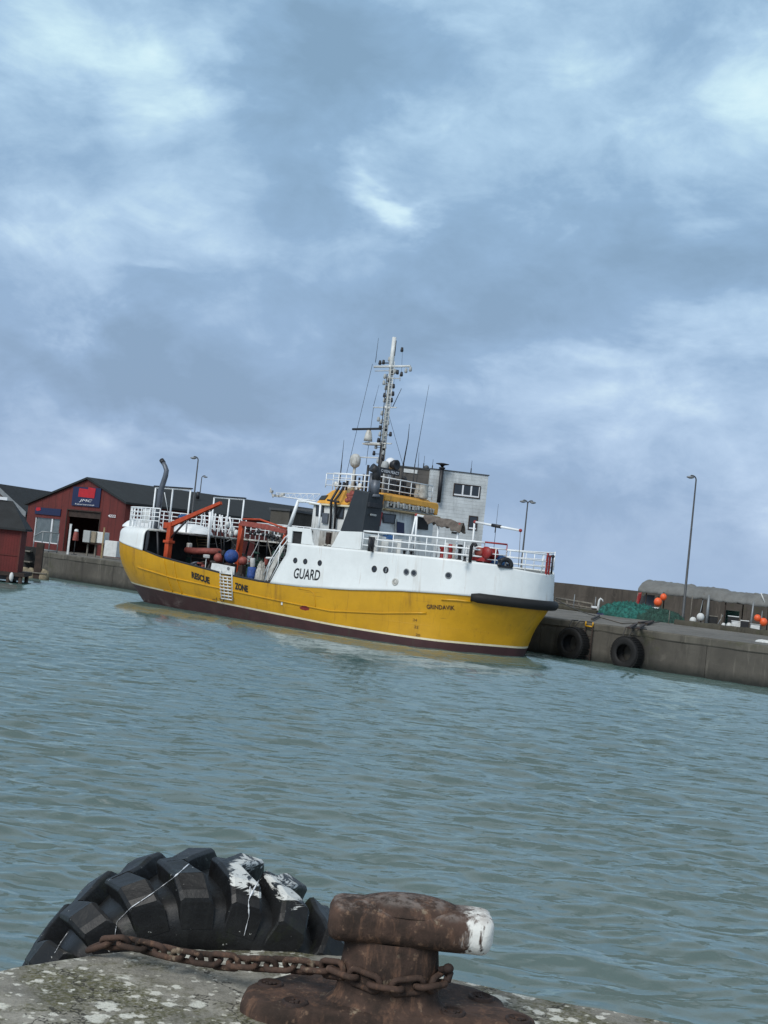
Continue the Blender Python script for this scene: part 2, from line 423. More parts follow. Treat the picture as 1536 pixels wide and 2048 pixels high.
# ------------------------------------------------------------------ ship frame and quay line
TH = math.radians(40)
SO = at_z(1037, 1313, 0)
SX = V((math.cos(TH), -math.sin(TH), 0)); SS = V((SX.y, -SX.x, 0))      # forward, starboard
SHIPM = Matrix.Translation(SO) @ Matrix.Rotation(-TH, 4, 'Z')
def sp(px, py, off):            # photo point -> ship coordinates on the fore-and-aft plane `off` metres to starboard
    q = SHIPM.inverted() @ at_plane(px, py, SO + SS * off, SS); return q
def fp(px, py, x):              # ... on the athwartships plane x
    return SHIPM.inverted() @ at_plane(px, py, SO + SX * x, SX)
def L(x, s, z): return V((x, -s, z))
QD = V((1, -1, 0)).normalized(); QN = V((1, 1, 0)).normalized()
Q0 = SO - SX * 3 - SS * 4.75
GZ = 1.72
def q(t, inland, z): return Q0 + QD * t + QN * inland + V((0, 0, z))
QR = Matrix.Rotation(math.radians(-45), 3, 'Z')

# ------------------------------------------------------------------ water
def make_water():
    rng = np.random.RandomState(3)
    ys = [7.5]
    while ys[-1] < 150: ys.append(ys[-1] + max(.035, ys[-1] ** 2 / (1350 * HC) * .8))
    ys = np.array(ys); nx = 760; ut = np.linspace(-1, 1, nx)
    Y, U = np.meshgrid(ys, ut, indexing='ij'); X = (.62 * U + .38 * U ** 3) * (Y * .62 + 7) + .02 * Y
    Z = np.zeros_like(X); DX = np.zeros_like(X); DY = np.zeros_like(X)
    sy = np.maximum(np.gradient(ys), .035)[:, None]; sx = (Y * .62 + 7) * 1.35 / nx
    for i in range(90):
        lam = .22 * (9 ** rng.rand()); k = 2 * math.pi / lam
        a = math.radians(-97 + rng.randn() * 30); kx, ky = k * math.cos(a), k * math.sin(a)
        amp = .0032 * lam ** .75 * (.5 + rng.rand())
        ph = rng.rand() * 7
        att = np.clip((lam / (np.abs(ky / k) * sy + np.abs(kx / k) * sx) - 2.0) / 3.0, 0, 1)
        grp = .35 + 1.3 * (.5 + .5 * np.sin(X * (.9 * rng.rand() + .2) / lam ** .5 + Y * (.7 * rng.rand() + .1) / lam ** .5 + rng.rand() * 7)) ** 2
        g = kx * X + ky * Y + ph
        Z += amp * grp * att * np.cos(g); DX -= amp * grp * att * kx / k * np.sin(g); DY -= amp * grp * att * ky / k * np.sin(g)
    X2 = X + DX * .6; Y2 = Y + DY * .6
    ny = len(ys); co = np.stack([X2, Y2, Z], -1).reshape(-1, 3)
    idx = np.arange(ny * nx).reshape(ny, nx)
    fs = np.stack([idx[:-1, :-1], idx[:-1, 1:], idx[1:, 1:], idx[1:, :-1]], -1).reshape(-1, 4)
    # far skirt, a few centimetres lower so nothing coincides
    b = len(co); R = 2500.0
    sk = np.array([[-R, -R, -.03], [R, -R, -.03], [R, R, -.03], [-R, R, -.03]])
    co = np.vstack([co, sk])
    me = bpy.data.meshes.new('water'); me.vertices.add(len(co)); me.vertices.foreach_set('co', co.ravel())
    nf = len(fs) + 1; me.loops.add(nf * 4); li = np.concatenate([fs.ravel(), [b, b+1, b+2, b+3]])
    me.loops.foreach_set('vertex_index', li); me.polygons.add(nf)
    me.polygons.foreach_set('loop_start', np.arange(nf) * 4); me.polygons.foreach_set('loop_total', np.full(nf, 4))
    me.polygons.foreach_set('use_smooth', np.ones(nf, bool)); me.update(calc_edges=True)
    o = bpy.data.objects.new('water', me); COL.objects.link(o); tag(o, 'rippled grey green harbour water between the two quays', 'water', kind='structure')
    m, t, p = newmat('harbour_water')
    oc = t.coord(scale=(1, 1.9, 1), rot=(0, 0, .12)); oc2 = t.coord(scale=(1, 1.5, 1), rot=(0, 0, -.3))
    big = t.noise(t.coord(), .09, 3, .6)
    c = t.mix(t.ramp(big, .3, .7), WATER_A, WATER_B)
    t.l(c, p.inputs['Base Color']); p.inputs['Roughness'].default_value = .07; p.inputs['IOR'].default_value = 2.9
    # slope noise added straight to the normal, so ripples hold at any distance
    n1 = t.noise(oc, 2.6, 3, .55, .3, col=True); n2 = t.noise(oc2, 9.0, 3, .6, .2, col=True); n3 = t.noise(oc, 28, 2, .6, col=True)
    def vm(op, a, b=None, sc=None):
        nd = t.n('ShaderNodeVectorMath', operation=op); t.setin(nd, 0, a)
        if b is not None: t.setin(nd, 1, b)
        if sc is not None: t.setin(nd, 'Scale', sc)
        return nd.outputs[0]
    def ctr(nz, amt, crest=None):
        v = vm('SUBTRACT', nz, (.5, .5, .5)); v = vm('MULTIPLY', v, (amt * .7, amt, 0)); return v
    patch = t.math('ADD', .55, t.math('MULTIPLY', t.ramp(t.noise(t.coord(), .35, 3, .6), .35, .7), .9))
    s = vm('ADD', vm('ADD', ctr(n1, WAMP[0]), ctr(n2, WAMP[1])), ctr(n3, WAMP[2])); s = vm('SCALE', s, sc=patch)
    # short steep wavelet faces, broken into dashes
    def dash(scale, thr, wid, amt, rot):
        nz = t.noise(t.coord(scale=(.6, 1.6, 1), rot=(0, 0, rot)), scale, 4, .62, .6)
        k = t.math('MULTIPLY', t.ramp(nz, thr, thr + wid), amt)
        cv = t.n('ShaderNodeCombineXYZ'); t.l(t.math('MULTIPLY', k, .12), cv.inputs[0]); t.l(t.math('MULTIPLY', k, -1.0), cv.inputs[1]); return cv.outputs[0]
    s = vm('ADD', s, vm('ADD', vm('ADD', dash(1.7, .575, .025, .54, .10), dash(4.4, .58, .025, .52, -.12)), (0, -.15, 0)))
    ge = t.n('ShaderNodeNewGeometry'); nn = vm('NORMALIZE', vm('ADD', ge.outputs['Normal'], s))
    t.l(nn, p.inputs['Normal'])
    me.materials.append(m)
WATER_A, WATER_B = (.056, .108, .100), (.074, .128, .118)
WAMP = (.12, .13, .16)
make_water()

# ------------------------------------------------------------------ far quay
def make_far_quay():
    g = MB(); g.grid([[q(-170, .55, GZ), q(70, .55, GZ)], [q(-170, 300, GZ), q(70, 300, GZ)]], sm=False)
    tag(g.build('ground', M['ground_conc']), 'bare grey concrete top of the far quay', 'ground', kind='structure')
    o = q(-10, 0, 0)
    root = empty('quay_wall', o, 'long weathered concrete quay wall behind the yellow ship with dark tide band', 'quay wall')
    w = MB()
    # wall face in panels of a few metres with a slight set back at each joint
    t0 = -170.0; k = 0
    while t0 < 70:
        t1 = min(t0 + 9.0, 70); z1 = GZ - .30
        P4 = [q(t0 + .012, 0, -1.5), q(t1 - .012, 0, -1.5), q(t1 - .012, 0, z1), q(t0 + .012, 0, z1)]
        w.prism(P4, QN * 1.2); t0 = t1; k += 1
    w.prism([q(-170, .12, -1.5), q(70, .12, -1.5), q(70, .12, GZ - .31), q(-170, .12, GZ - .31)], QN * .9)
    w.build('wall_face', M['quay_conc'], root, org=o)
    c = MB(); rng = random.Random(5); n = 480
    rows = []
    prof = [(.6, GZ - .34), (-.025, GZ - .34), (-.05, GZ - .30), (-.05, GZ - .05), (.02, GZ + .006), (.6, GZ + .006)]
    for i in range(n + 1):
        t = -170 + 240 * i / n; row = []
        for d, z in prof:
            j = mnoise.noise(V((t * .8, z * 3, d * 3))) * .03 + min(0, mnoise.noise(V((t * 2.1, z * 5, 7))) + .25) * -.10
            row.append(q(t, d + (j if d < .5 else 0), z + (j * .8 if z < GZ - .05 else 0)))
        rows.append(row)
    c.grid(rows, sm=False); c.build('coping', M['coping_conc'], root, org=o)
make_far_quay()

def quay_tyre(px, py, R, label):
    c = at_plane(px, py, q(0, -.36, 0), QN); o = V((c.x, c.y, c.z - R))
    rot = Matrix((QD, V((0, 0, 1)), QN * -1)).transposed()      # tyre axis square to the wall
    root = empty('fender_tyre', o, label, 'tyre', 'tyre fenders on the far quay')
    b = MB(); prof = []
    for i in range(15):
        a = math.pi * i / 14 - math.pi / 2
        prof.append((R * .80 + R * .20 * max(0, math.cos(a)) ** .45, .30 * math.sin(a)))
    prof = [(R * .52, -.27), (R * .60, -.31)] + prof + [(R * .60, .31), (R * .52, .27), (R * .55, .2), (R * .72, .12), (R * .72, -.12), (R * .55, -.2), (R * .52, -.27)]
    b.lathe(prof, c, 40, rot); b.build('tyre_body', M['black_rubber'], root, org=o)
    r = MB()
    for i in range(36):
        a = 2 * math.pi * i / 36
        d = rot @ V((math.cos(a), math.sin(a), 0)); tg = rot @ V((-math.sin(a), math.cos(a), 0))
        r.box(c + d * R * .985, (.06, .10, .46), Matrix((d, tg, rot @ V((0, 0, 1)))).transposed())
    r.build('tread', M['black_rubber'], root, org=o)
    h = MB()
    for k in (-.16, .16):
        a0 = c + V((0, 0, R * .72)) + QD * k
        h.tube([a0 - QN * .05, c + V((0, 0, R + .06)) + QD * k - QN * .2, V((c.x, c.y, GZ + .03)) + QD * k * 1.4 + QN * .05, V((c.x, c.y, GZ + .03)) + QD * k * 2.5 + QN * .75], .028, 6)
    h.build('hanging_rope', M['dark_rope'], root, org=o)
quay_tyre(1146, 1287, .74, 'black tyre fender on the far quay beside the yellow bow')
quay_tyre(1254, 1306, .73, 'black tyre fender on the far quay further right, below the green nets')

# ------------------------------------------------------------------ near pier
PZ = 1.75
def make_pier():
    edge_px = [(0, 1927), (60, 1917), (120, 1907), (180, 1898), (250, 1893), (330, 1889), (420, 1887), (510, 1888), (600, 1894), (690, 1902), (780, 1920), (860, 1938), (960, 1960), (1080, 1984), (1200, 2008), (1320, 2030), (1420, 2049)]
    e = [at_z(a, b, PZ) for a, b in edge_px]
    d0 = (e[1] - e[0]).normalized(); d1 = (e[-1] - e[-4]).normalized()
    e = [e[0] - d0 * k for k in (9, 5, 2.5, 1.2, .6)] + e + [e[-1] + d1 * k for k in (.5, 1.2, 2.5, 5, 9)]
    # resample
    pts = [e[0]]
    for a, b in zip(e, e[1:]):
        n = max(1, int((b - a).length / .035)) if (a.length < 8 and b.length < 8) else 4
        pts += [a.lerp(b, i / n) for i in range(1, n + 1)]
    m = len(pts); rows = []
    C0 = V((0, -14, PZ))
    drops = [(-.02, -4.0), (-.02, -.9), (-.015, -.35), (0, -.10), (.012, -.045), (.035, -.014), (.07, -.002)]
    rows_def = [('e', a, b) for a, b in drops] + [('i', k, 0) for k in list(np.linspace(.008, .16, 52)) + list(np.linspace(.17, 1, 20))]
    for kind, a, b in rows_def:
        row = []
        for i, p in enumerate(pts):
            tg = (pts[min(i+1, m-1)] - pts[max(i-1, 0)]).normalized(); nr = V((tg.y, -tg.x, 0))     # inland side
            j = mnoise.noise(V((p.x * 6, p.y * 6, 0))) * .014 + mnoise.noise(V((p.x * 19, p.y * 19, b * 4))) * .008
            if kind == 'e':
                w_ = p + nr * (a + j) + V((0, 0, b + (j * .6 if b > -.2 else 0)))
            else:
                bse = p + nr * .07; w_ = bse.lerp(C0, a); w_.z = PZ
            if w_.z > PZ - .1:
                w_ = w_ + V((0, 0, .010 * mnoise.noise(V((w_.x * 3.2, w_.y * 3.2, 3))) + .004 * mnoise.noise(V((w_.x * 14, w_.y * 14, 9)))))
            row.append(w_)
        rows.append(row)
    g = MB(); g.grid(rows); o = g.build('pavement', PIERMAT())
    tag(o, 'mossy grey concrete pier top spotted with white droppings in the foreground', 'pavement', kind='structure')
def PIERMAT():
    m, t, p = newmat('pier_concrete'); o = t.coord()
    big = t.noise(o, 1.3, 5, .6); mid = t.noise(o, 5, 6, .65); fine = t.noise(o, 60, 4, .65); gr = t.noise(o, 140, 2, .6)
    c = t.mix(t.ramp(mid, .3, .7), (.18, .173, .148), (.35, .335, .29))
    c = t.mix(t.math('MULTIPLY', t.ramp(fine, .5, .75), .5), c, (.07, .065, .055))
    c = t.mix(t.math('MULTIPLY', t.ramp(gr, .55, .75), .35), c, (.32, .30, .27))
    # moss
    ms = t.math('MULTIPLY', t.ramp(t.noise(o, 2.6, 6, .7, .4), .44, .58), t.ramp(fine, .30, .60))
    mc = t.mix(t.ramp(t.noise(o, 25, 4, .7), .35, .65), (.038, .040, .010), (.105, .100, .035))
    c = t.mix(t.math('MULTIPLY', ms, .85), c, mc)
    # droppings and lichen: irregular white splashes of several sizes
    def splat(scale, thr, keep, col, c, am):
        wv = t.n('ShaderNodeVectorMath', operation='ADD'); nz = t.noise(o, scale * 2.2, 3, .6, col=True)
        sc = t.n('ShaderNodeVectorMath', operation='SCALE'); t.l(nz, sc.inputs[0]); sc.inputs['Scale'].default_value = .9 / scale
        t.l(o, wv.inputs[0]); t.l(sc.outputs[0], wv.inputs[1])
        vo = t.n('ShaderNodeTexVoronoi', feature='F1'); vo.inputs['Scale'].default_value = scale; t.l(wv.outputs[0], vo.inputs['Vector'])
        sc2 = t.n('ShaderNodeSeparateColor'); t.l(vo.outputs['Color'], sc2.inputs[0])
        on = t.math('LESS_THAN', sc2.outputs[0], keep)
        rad = t.math('ADD', thr * .45, t.math('MULTIPLY', sc2.outputs[1], thr))
        k = t.n('ShaderNodeMapRange'); t.l(t.math('DIVIDE', vo.outputs['Distance'], rad), k.inputs[0]); k.inputs[1].default_value = 1.05; k.inputs[2].default_value = .75
        f = t.math('MULTIPLY', t.math('MULTIPLY', k.outputs[0], on), t.math('MULTIPLY', t.ramp(fine, .25, .5), am))
        return t.mix(f, c, col)
    ck = t.n('ShaderNodeTexVoronoi', feature='DISTANCE_TO_EDGE'); ck.inputs['Scale'].default_value = 1.1; wv2 = t.n('ShaderNodeVectorMath', operation='ADD'); t.l(o, wv2.inputs[0]); sc3 = t.n('ShaderNodeVectorMath', operation='SCALE'); t.l(t.noise(o, 5, 4, .7, col=True), sc3.inputs[0]); sc3.inputs['Scale'].default_value = .35; t.l(sc3.outputs[0], wv2.inputs[1]); t.l(wv2.outputs[0], ck.inputs['Vector'])
    crack = t.math('LESS_THAN', ck.outputs['Distance'], .006); c = t.mix(t.math('MULTIPLY', crack, .8), c, (.03, .028, .022))
    c = splat(9, .32, .58, (.62, .62, .55), c, .95); c = splat(16, .32, .5, (.66, .65, .58), c, .9); c = splat(30, .28, .36, (.55, .54, .46), c, .8)
    t.l(c, p.inputs['Base Color']); p.inputs['Roughness'].default_value = .9; p.inputs['Specular IOR Level'].default_value = .25
    t.l(t.bump(t.math('ADD', t.math('MULTIPLY', mid, .7), t.math('ADD', t.math('MULTIPLY', fine, .4), t.math('MULTIPLY', gr, .15))), .7, .02), p.inputs['Normal'])
    return m
make_pier()
# ------------------------------------------------------------------ foreground: bollard, chain, big tyre
def make_bollard():
    axis = at_y(779, 1935, 4.98); ax = V((axis.x, axis.y, PZ)); o = ax.copy()
    root = empty('mooring_bollard', o, 'rusty iron mooring bollard with a T shaped head, one end white with droppings', 'bollard')
    # base plate from its outline in the photo, on the pavement
    zt = PZ + .062
    out = [(497, 1966), (490, 1990), (520, 2006), (570, 2018), (800, 2036), (1066, 2052), (1070, 2036), (1010, 2012), (1003, 1994), (940, 1972), (890, 1960), (640, 1934), (560, 1950)]
    pl = [at_z(a, b, zt) for a, b in out]
    cen = sum(pl, V()) / len(pl); n = 96
    dense = []
    for i in range(len(pl)):
        a, b = pl[i], pl[(i+1) % len(pl)]; k = max(2, int((b-a).length / .018))
        dense += [a.lerp(b, j / k) for j in range(k)]
    # smooth corners
    for _ in range(2): dense = [(dense[i-1] + dense[i] * 2 + dense[(i+1) % len(dense)]) / 4 for i in range(len(dense))]
    def ring(f, z, j=0): return [V((cen.x + (p.x-cen.x)*f, cen.y + (p.y-cen.y)*f, z + (mnoise.noise(p*9+V((0,0,z)))*j))) for p in dense]
    b = MB(); b.grid([ring(1.03, PZ - .03), ring(1.03, PZ + .02), ring(1.02, zt - .03, .006), ring(1.0, zt - .008, .006), ring(.975, zt, .006), ring(.9, zt + .004, .006), ring(.6, zt + .006, .004), ring(.1, zt + .006)], cv=True)
    bp = b.build('base_plate', M['rust'], root, org=o)
    for a, c in ((541, 1969), (590, 2006), (962, 1996), (905, 2026), (1036, 2041)):
        h = MB(); cc = at_z(a, c, zt + .004); hp = []
        for r, z in ((.050, -.004), (.047, .008), (.040, .011), (.033, .002), (.0, -.002)): hp.append((r, z))
        h.lathe(hp, cc, 18)
        for i in range(9):
            an = random.random() * 6.28; rr = random.random() * .032
            h.sph(cc + V((math.cos(an)*rr, math.sin(an)*rr, .004)), (.008, .008, .005), 5, 6)
        ob = h.build('bolt_recess', M['rust_dark'], bp, org=o)
    # post, flared into the plate
    p = MB(); prof = [(.245, zt - .01), (.218, zt + .010), (.200, zt + .024), (.188, zt + .05), (.184, zt + .10), (.178, zt + .15), (.172, zt + .21), (.165, zt + .235)]
    P_ = []
    for r, z in prof:
        P_.append([V((ax.x + r*(1 + .02*mnoise.noise(V((math.cos(k*.1309)*3, math.sin(k*.1309)*3, z*9))))*math.cos(k*.1309), ax.y + r*.60*math.sin(k*.1309), z)) for k in range(48)])
    p.grid(P_, cv=True); p.build('post', M['rust'], root, org=o)
    # T head: a rounded bar lying across the post
    hl = at_y(657, 1838, 4.98); hr = at_y(985, 1850, 4.98); hl.z = hr.z = (hl.z + hr.z) / 2 - .006
    mid = (hl + hr) / 2; half = (hr - hl).length / 2; hh, hd = .076, .122
    ro = mid.copy(); hd_ = MB(); rows = []; N = 44
    for i in range(N + 1):
        s = -1 + 2 * i / N; s = math.copysign(abs(s) ** .7, s); x = s * half
        en = (half - abs(x)) / .055; f = 1 if en >= 1 else max(0.0, 1 - (1 - en) ** 2.4) ** .5
        f = .0 + f * 1.0; row = []
        for k in range(40):
            a = 2 * math.pi * k / 40; ca, sa = math.cos(a), math.sin(a)
            sq = (abs(ca) ** 2.7 + abs(sa) ** 2.7) ** (-1 / 2.7)
            yy, zz = ca * sq * hd * (.55 + .45 * f), sa * sq * hh * (.55 + .45 * f)
            if f < .02: yy *= .92; zz *= .92
            q_ = V((x, yy, zz)); nz = mnoise.noise(q_ * 22) * .0022 + mnoise.noise(q_ * 8 + V((3, 1, 2))) * .0025
            row.append(q_ * (1 + nz / .12))
        rows.append(row)
    hd_.grid(rows, cv=True)
    for r_, rv in ((rows[0], True), (rows[-1], False)):
        hd_.add(r_, [tuple(range(40))])
    dome = []
    for r, z in ((.0, .030), (.06, .027), (.12, .018), (.17, .004), (.19, -.03)):
        dome.append([V((-.01 + r * 1.0 * math.cos(k*.2618) + .004*mnoise.noise(V((k, r*30, 1))), r * .62 * math.sin(k*.2618), hh + z)) for k in range(24)])
    hd_.grid(dome, cv=True)
    ob = hd_.build('bollard_head', M['rust_head'], root); ob.location = mid - o
    return ax, zt
BAX, BZT = make_bollard()

def make_chain():
    path_px = [(186, 1896, 5.40), (215, 1886, 5.36), (250, 1884, 5.33), (300, 1896, 5.29), (350, 1909, 5.25), (420, 1920, 5.20), (500, 1927, 5.13), (560, 1929, 5.08), (640, 1935, 5.0), (676, 1939, 4.96)]
    pts = [at_y(a, b, y) for a, b, y in path_px]
    r = .196
    z0 = pts[-1].z
    for k in range(0, 15):
        a = math.radians(188 + 12 * k); pts.append(V((BAX.x + r*math.cos(a), BAX.y + .60*r*math.sin(a), z0 + .01*math.sin(k*.7) - .006*k*.1)))
    pts.append(at_y(885, 1943, 4.93)); 
    # walk the path in link pitches
    seg = [0]
    for a, b in zip(pts, pts[1:]): seg.append(seg[-1] + (b-a).length)
    def ev(d):
        for i in range(len(seg)-1):
            if d <= seg[i+1]: return pts[i].lerp(pts[i+1], (d-seg[i])/(seg[i+1]-seg[i]))
        return pts[-1]
    o = at_y(560, 1929, 5.08); root = empty('mooring_chain', o, 'rusty chain running from the big tyre and wrapped around the bollard', 'chain')
    pitch = .080; n = int(seg[-1] / pitch); rng = random.Random(2)
    for i in range(n):
        a, b = ev(i*pitch), ev((i+1)*pitch); d = (b-a).normalized(); c = (a+b)/2
        onpost = c.x > BAX.x - .23
        up = V((0, 0, 1)); side = d.cross(up).normalized(); up = side.cross(d)
        rad = V((c.x-BAX.x, c.y-BAX.y, 0)).normalized() if onpost else None
        tilt = (.15 if i % 2 else math.pi/2 - .2) + rng.uniform(-.22, .22)
        if not onpost: tilt = (math.radians(62) if i % 2 else math.radians(-22)) + rng.uniform(-.2, .2)
        else: tilt = (math.radians(80) if i % 2 else math.radians(8))
        w = side*math.cos(tilt) + up*math.sin(tilt)
        if onpost and i % 2 == 0: c = c + rad*.012
        hl, hw, wr = .037, .024, .0118; loop = []
        for k in range(8):
            t = math.pi*(k/7) - math.pi/2; loop.append(c + d*(hl + .0*math.cos(t)) + d*hw*math.cos(t)*.9 + w*hw*math.sin(t)*1.15)
        for k in range(8):
            t = math.pi*(k/7) + math.pi/2; loop.append(c - d*hl + d*hw*math.cos(t)*.9 + w*hw*math.sin(t)*1.15)
        mb = MB(); mb.tube(loop, wr, 8, closed=True)
        mb.build('link', M['rust'], root, org=o)
    s = MB(); e = at_y(889, 1941, 4.93)
    s.tube([e + V((-.02, 0, 0)), e + V((.012, -.005, .012)), e + V((.022, -.008, -.005)), e + V((.018, -.008, -.03)), e + V((.0, -.004, -.028))], .012, 8)
    s.sph(e + V((.012, -.012, .012)), (.02, .02, .018)); s.build('shackle', M['rust_dark'], root, org=o)
make_chain()

def make_big_tyre():
    R = .81; c = at_y(434, 1691, 6.15); c = V((c.x, 5.98, c.z - R - .02)); o = V((c.x, c.y, c.z - R))
    root = empty('tractor_tyre', o, 'huge black lugged tyre fender streaked with white droppings at the pier edge', 'tyre')
    W = .30
    Rm = Matrix.Rotation(math.radians(-90), 3, 'X') @ Matrix.Rotation(0, 3, 'Z')
    Rz = Matrix.Rotation(math.radians(7), 3, 'Z'); rot = Rz @ Rm       # axis: local z -> world +y
    # carcass
    b = MB(); prof = [(R*.52, -W*.92), (R*.60, -W*1.02), (R*.72, -W*1.06), (R*.83, -W*1.0), (R*.875, -W*.86), (R*.895, -W*.5), (R*.90, 0), (R*.895, W*.5), (R*.875, W*.86), (R*.83, W*1.0), (R*.72, W*1.06), (R*.60, W*1.02), (R*.52, W*.92), (R*.58, W*.7), (R*.80, W*.5), (R*.80, -W*.5), (R*.58, -W*.7), (R*.52, -W*.92)]
    b.lathe(prof, c, 96, rot); body = b.build('tyre_body', TYREMAT(o), root, org=o)
    # lugs: swept chevron bars, two staggered rows that meet on the crown and run down the shoulder
    NL = 21; lug = MB()
    def tp(a, r, z): return c + rot @ V((r*math.cos(a), r*math.sin(a), z))
    for side in (-1, 1):
        for i in range(NL):
            a0 = 2*math.pi*(i + (.15 if side > 0 else 0))/NL
            # stations from crown centre (u=0) out over the shoulder (u=1.3)
            st = []
            for u in (-.10, .2, .5, .8, 1.0, 1.10, 1.16):
                zz = side*W*min(u, 1.06); sweep = .14*u
                rt = R*(1.0 - .012*max(0, u)**2) if u <= .82 else R*(1.0 - .012) - R*.35*(u-.82)
                rb = R*.865 if u <= .8 else R*(.86 - .5*max(0, u-.9))
                hw = .066 + .026*u
                st.append((a0 + sweep, rt, rb, zz + side*max(0, u-1.06)*.02, hw))
            P_ = []
            for (a, rt, rb, z, hw) in st:
                jr = mnoise.noise(V((a*7, z*9, 1)))*.008
                P_.append([tp(a-hw*1.12, rb, z), tp(a-hw, rt-.012+jr, z), tp(a-hw*.75, rt+jr, z), tp(a+hw*.75, rt+jr, z), tp(a+hw, rt-.012+jr, z), tp(a+hw*1.12, rb, z)])
            lug.grid(P_, sm=False)
            lug.add(P_[0], [(0,1,2,3,4,5)]); lug.add(P_[-1], [(5,4,3,2,1,0)])
    lo = lug.build('tread_lugs', TYREMAT(o), root, org=o, bevel=.024)
    # droppings that ran down: thin strips lying on the rubber
    allv = [V(p) for p in b.v] + [V(p) for p in lug.v]; nb = len(b.v)
    bvh = BVHTree.FromPolygons([tuple(p) for p in allv], list(b.f) + [tuple(i+nb for i in f) for f in lug.f])
    def hit(px, py):
        d = ray(px, py).normalized(); h = bvh.ray_cast(EYE, d); return h
    def streak(name, pl, ws):
        mb = MB(); L_, R_ = [], []; dense = []
        for (a, w0), (b_, w1) in zip(zip(pl, ws), list(zip(pl, ws))[1:]):
            for k in range(10): f = k/10; dense.append((a[0]+(b_[0]-a[0])*f, a[1]+(b_[1]-a[1])*f, w0+(w1-w0)*f))
        tops = []
        for x, y, w in dense:
            h = hit(x, y)
            if h[0] is None: continue
            tops.append((h[0] - ray(x, y).normalized()*.004, w))
        if len(tops) < 3: return
        mb.tube([p for p, w in tops], [w*.0011*(.25+1.3*random.random()**1.5) for p, w in tops], 6)
        mb.build(name, M['sign_white'], root, org=o)
    streak('dropping_streak', [(378, 1728), (345, 1757), (300, 1790), (262, 1815), (234, 1843), (229, 1876)], [2.2, 2.6, 1.6, 1.6, 1.4, 1.2])
    streak('dropping_streak', [(137, 1863), (122, 1884), (108, 1908)], [1.0, 1.4, 1.0])
    streak('dropping_streak', [(517, 1762), (505, 1783), (497, 1800), (498, 1832), (487, 1876)], [3.6, 3.2, 2.2, 1.8, 1.0])
    streak('dropping_streak', [(500, 1772), (500, 1790), (497, 1803)], [1.6, 1.6, 1.4])
def TYREMAT(o):
    if 'tyre_big' in M: return M['tyre_big']
    m, t, p = newmat('old_tyre_rubber'); oc = t.coord()
    a = t.noise(oc, 4, 6, .65); b = t.noise(oc, 28, 5, .65); st = t.noise(t.coord(scale=(1, 1, .12)), 20, 4, .65)
    c = t.mix(t.ramp(a, .32, .68), (.0035, .0035, .004), (.0095, .010, .0105))
    c = t.mix(t.math('MULTIPLY', t.ramp(st, .52, .72), .4), c, (.019, .020, .019))
    c = t.mix(t.math('MULTIPLY', t.ramp(t.noise(oc, 6, 5, .7), .56, .68), .30), c, (.02, .026, .008))
    c = t.mix(t.math('MULTIPLY', t.ramp(b, .62, .72), .3), c, (.045, .045, .043))
    # white splash on the right shoulder of the crown
    s = t.sep(oc); k = None
    for (px, py, rx, rz) in ((560, 1755, .24, .10), (490, 1742, .10, .07), (610, 1778, .18, .07), (540, 1735, .14, .06)):
        w = at_y(px, py, 5.85) - o
        dx = t.math('DIVIDE', t.math('SUBTRACT', s[0], w.x), rx); dz = t.math('DIVIDE', t.math('SUBTRACT', t.math('ADD', s[2], t.math('MULTIPLY', t.math('SUBTRACT', s[0], w.x), .35)), w.z), rz)
        r2 = t.math('ADD', t.math('MULTIPLY', dx, dx), t.math('MULTIPLY', dz, dz))
        g = t.math('SUBTRACT', 1.0, r2, clamp=True); k = g if k is None else t.math('MAXIMUM', k, g)
    sn = t.noise(t.coord(scale=(.45, .35, 1.9), rot=(0, .55, 0)), 21, 7, .68, .9)
    kk = t.ramp(t.math('ADD', t.math('MULTIPLY', k, .22), sn), .635, .70)
    kk = t.math('MULTIPLY', kk, t.math('GREATER_THAN', k, .02))
    c = t.mix(kk, c, (.62, .63, .60))
    sp_ = t.math('MULTIPLY', t.ramp(t.noise(oc, 34, 3, .6), .70, .74), .8); c = t.mix(sp_, c, (.5, .5, .47))
    t.l(c, p.inputs['Base Color']); t.l(t.math('ADD', .34, t.math('MULTIPLY', a, .3)), p.inputs['Roughness']); p.inputs['Specular IOR Level'].default_value = .4
    t.l(t.bump(t.math('ADD', a, t.math('MULTIPLY', b, .4)), .5, .012), p.inputs['Normal'])
    M['tyre_big'] = m; return m
make_big_tyre()
# ------------------------------------------------------------------ the guard vessel
ship = empty('guard_ship', SO, 'yellow and white guard vessel with tall white mast moored along the far quay', 'ship')
ship.rotation_euler = (0, 0, -TH)

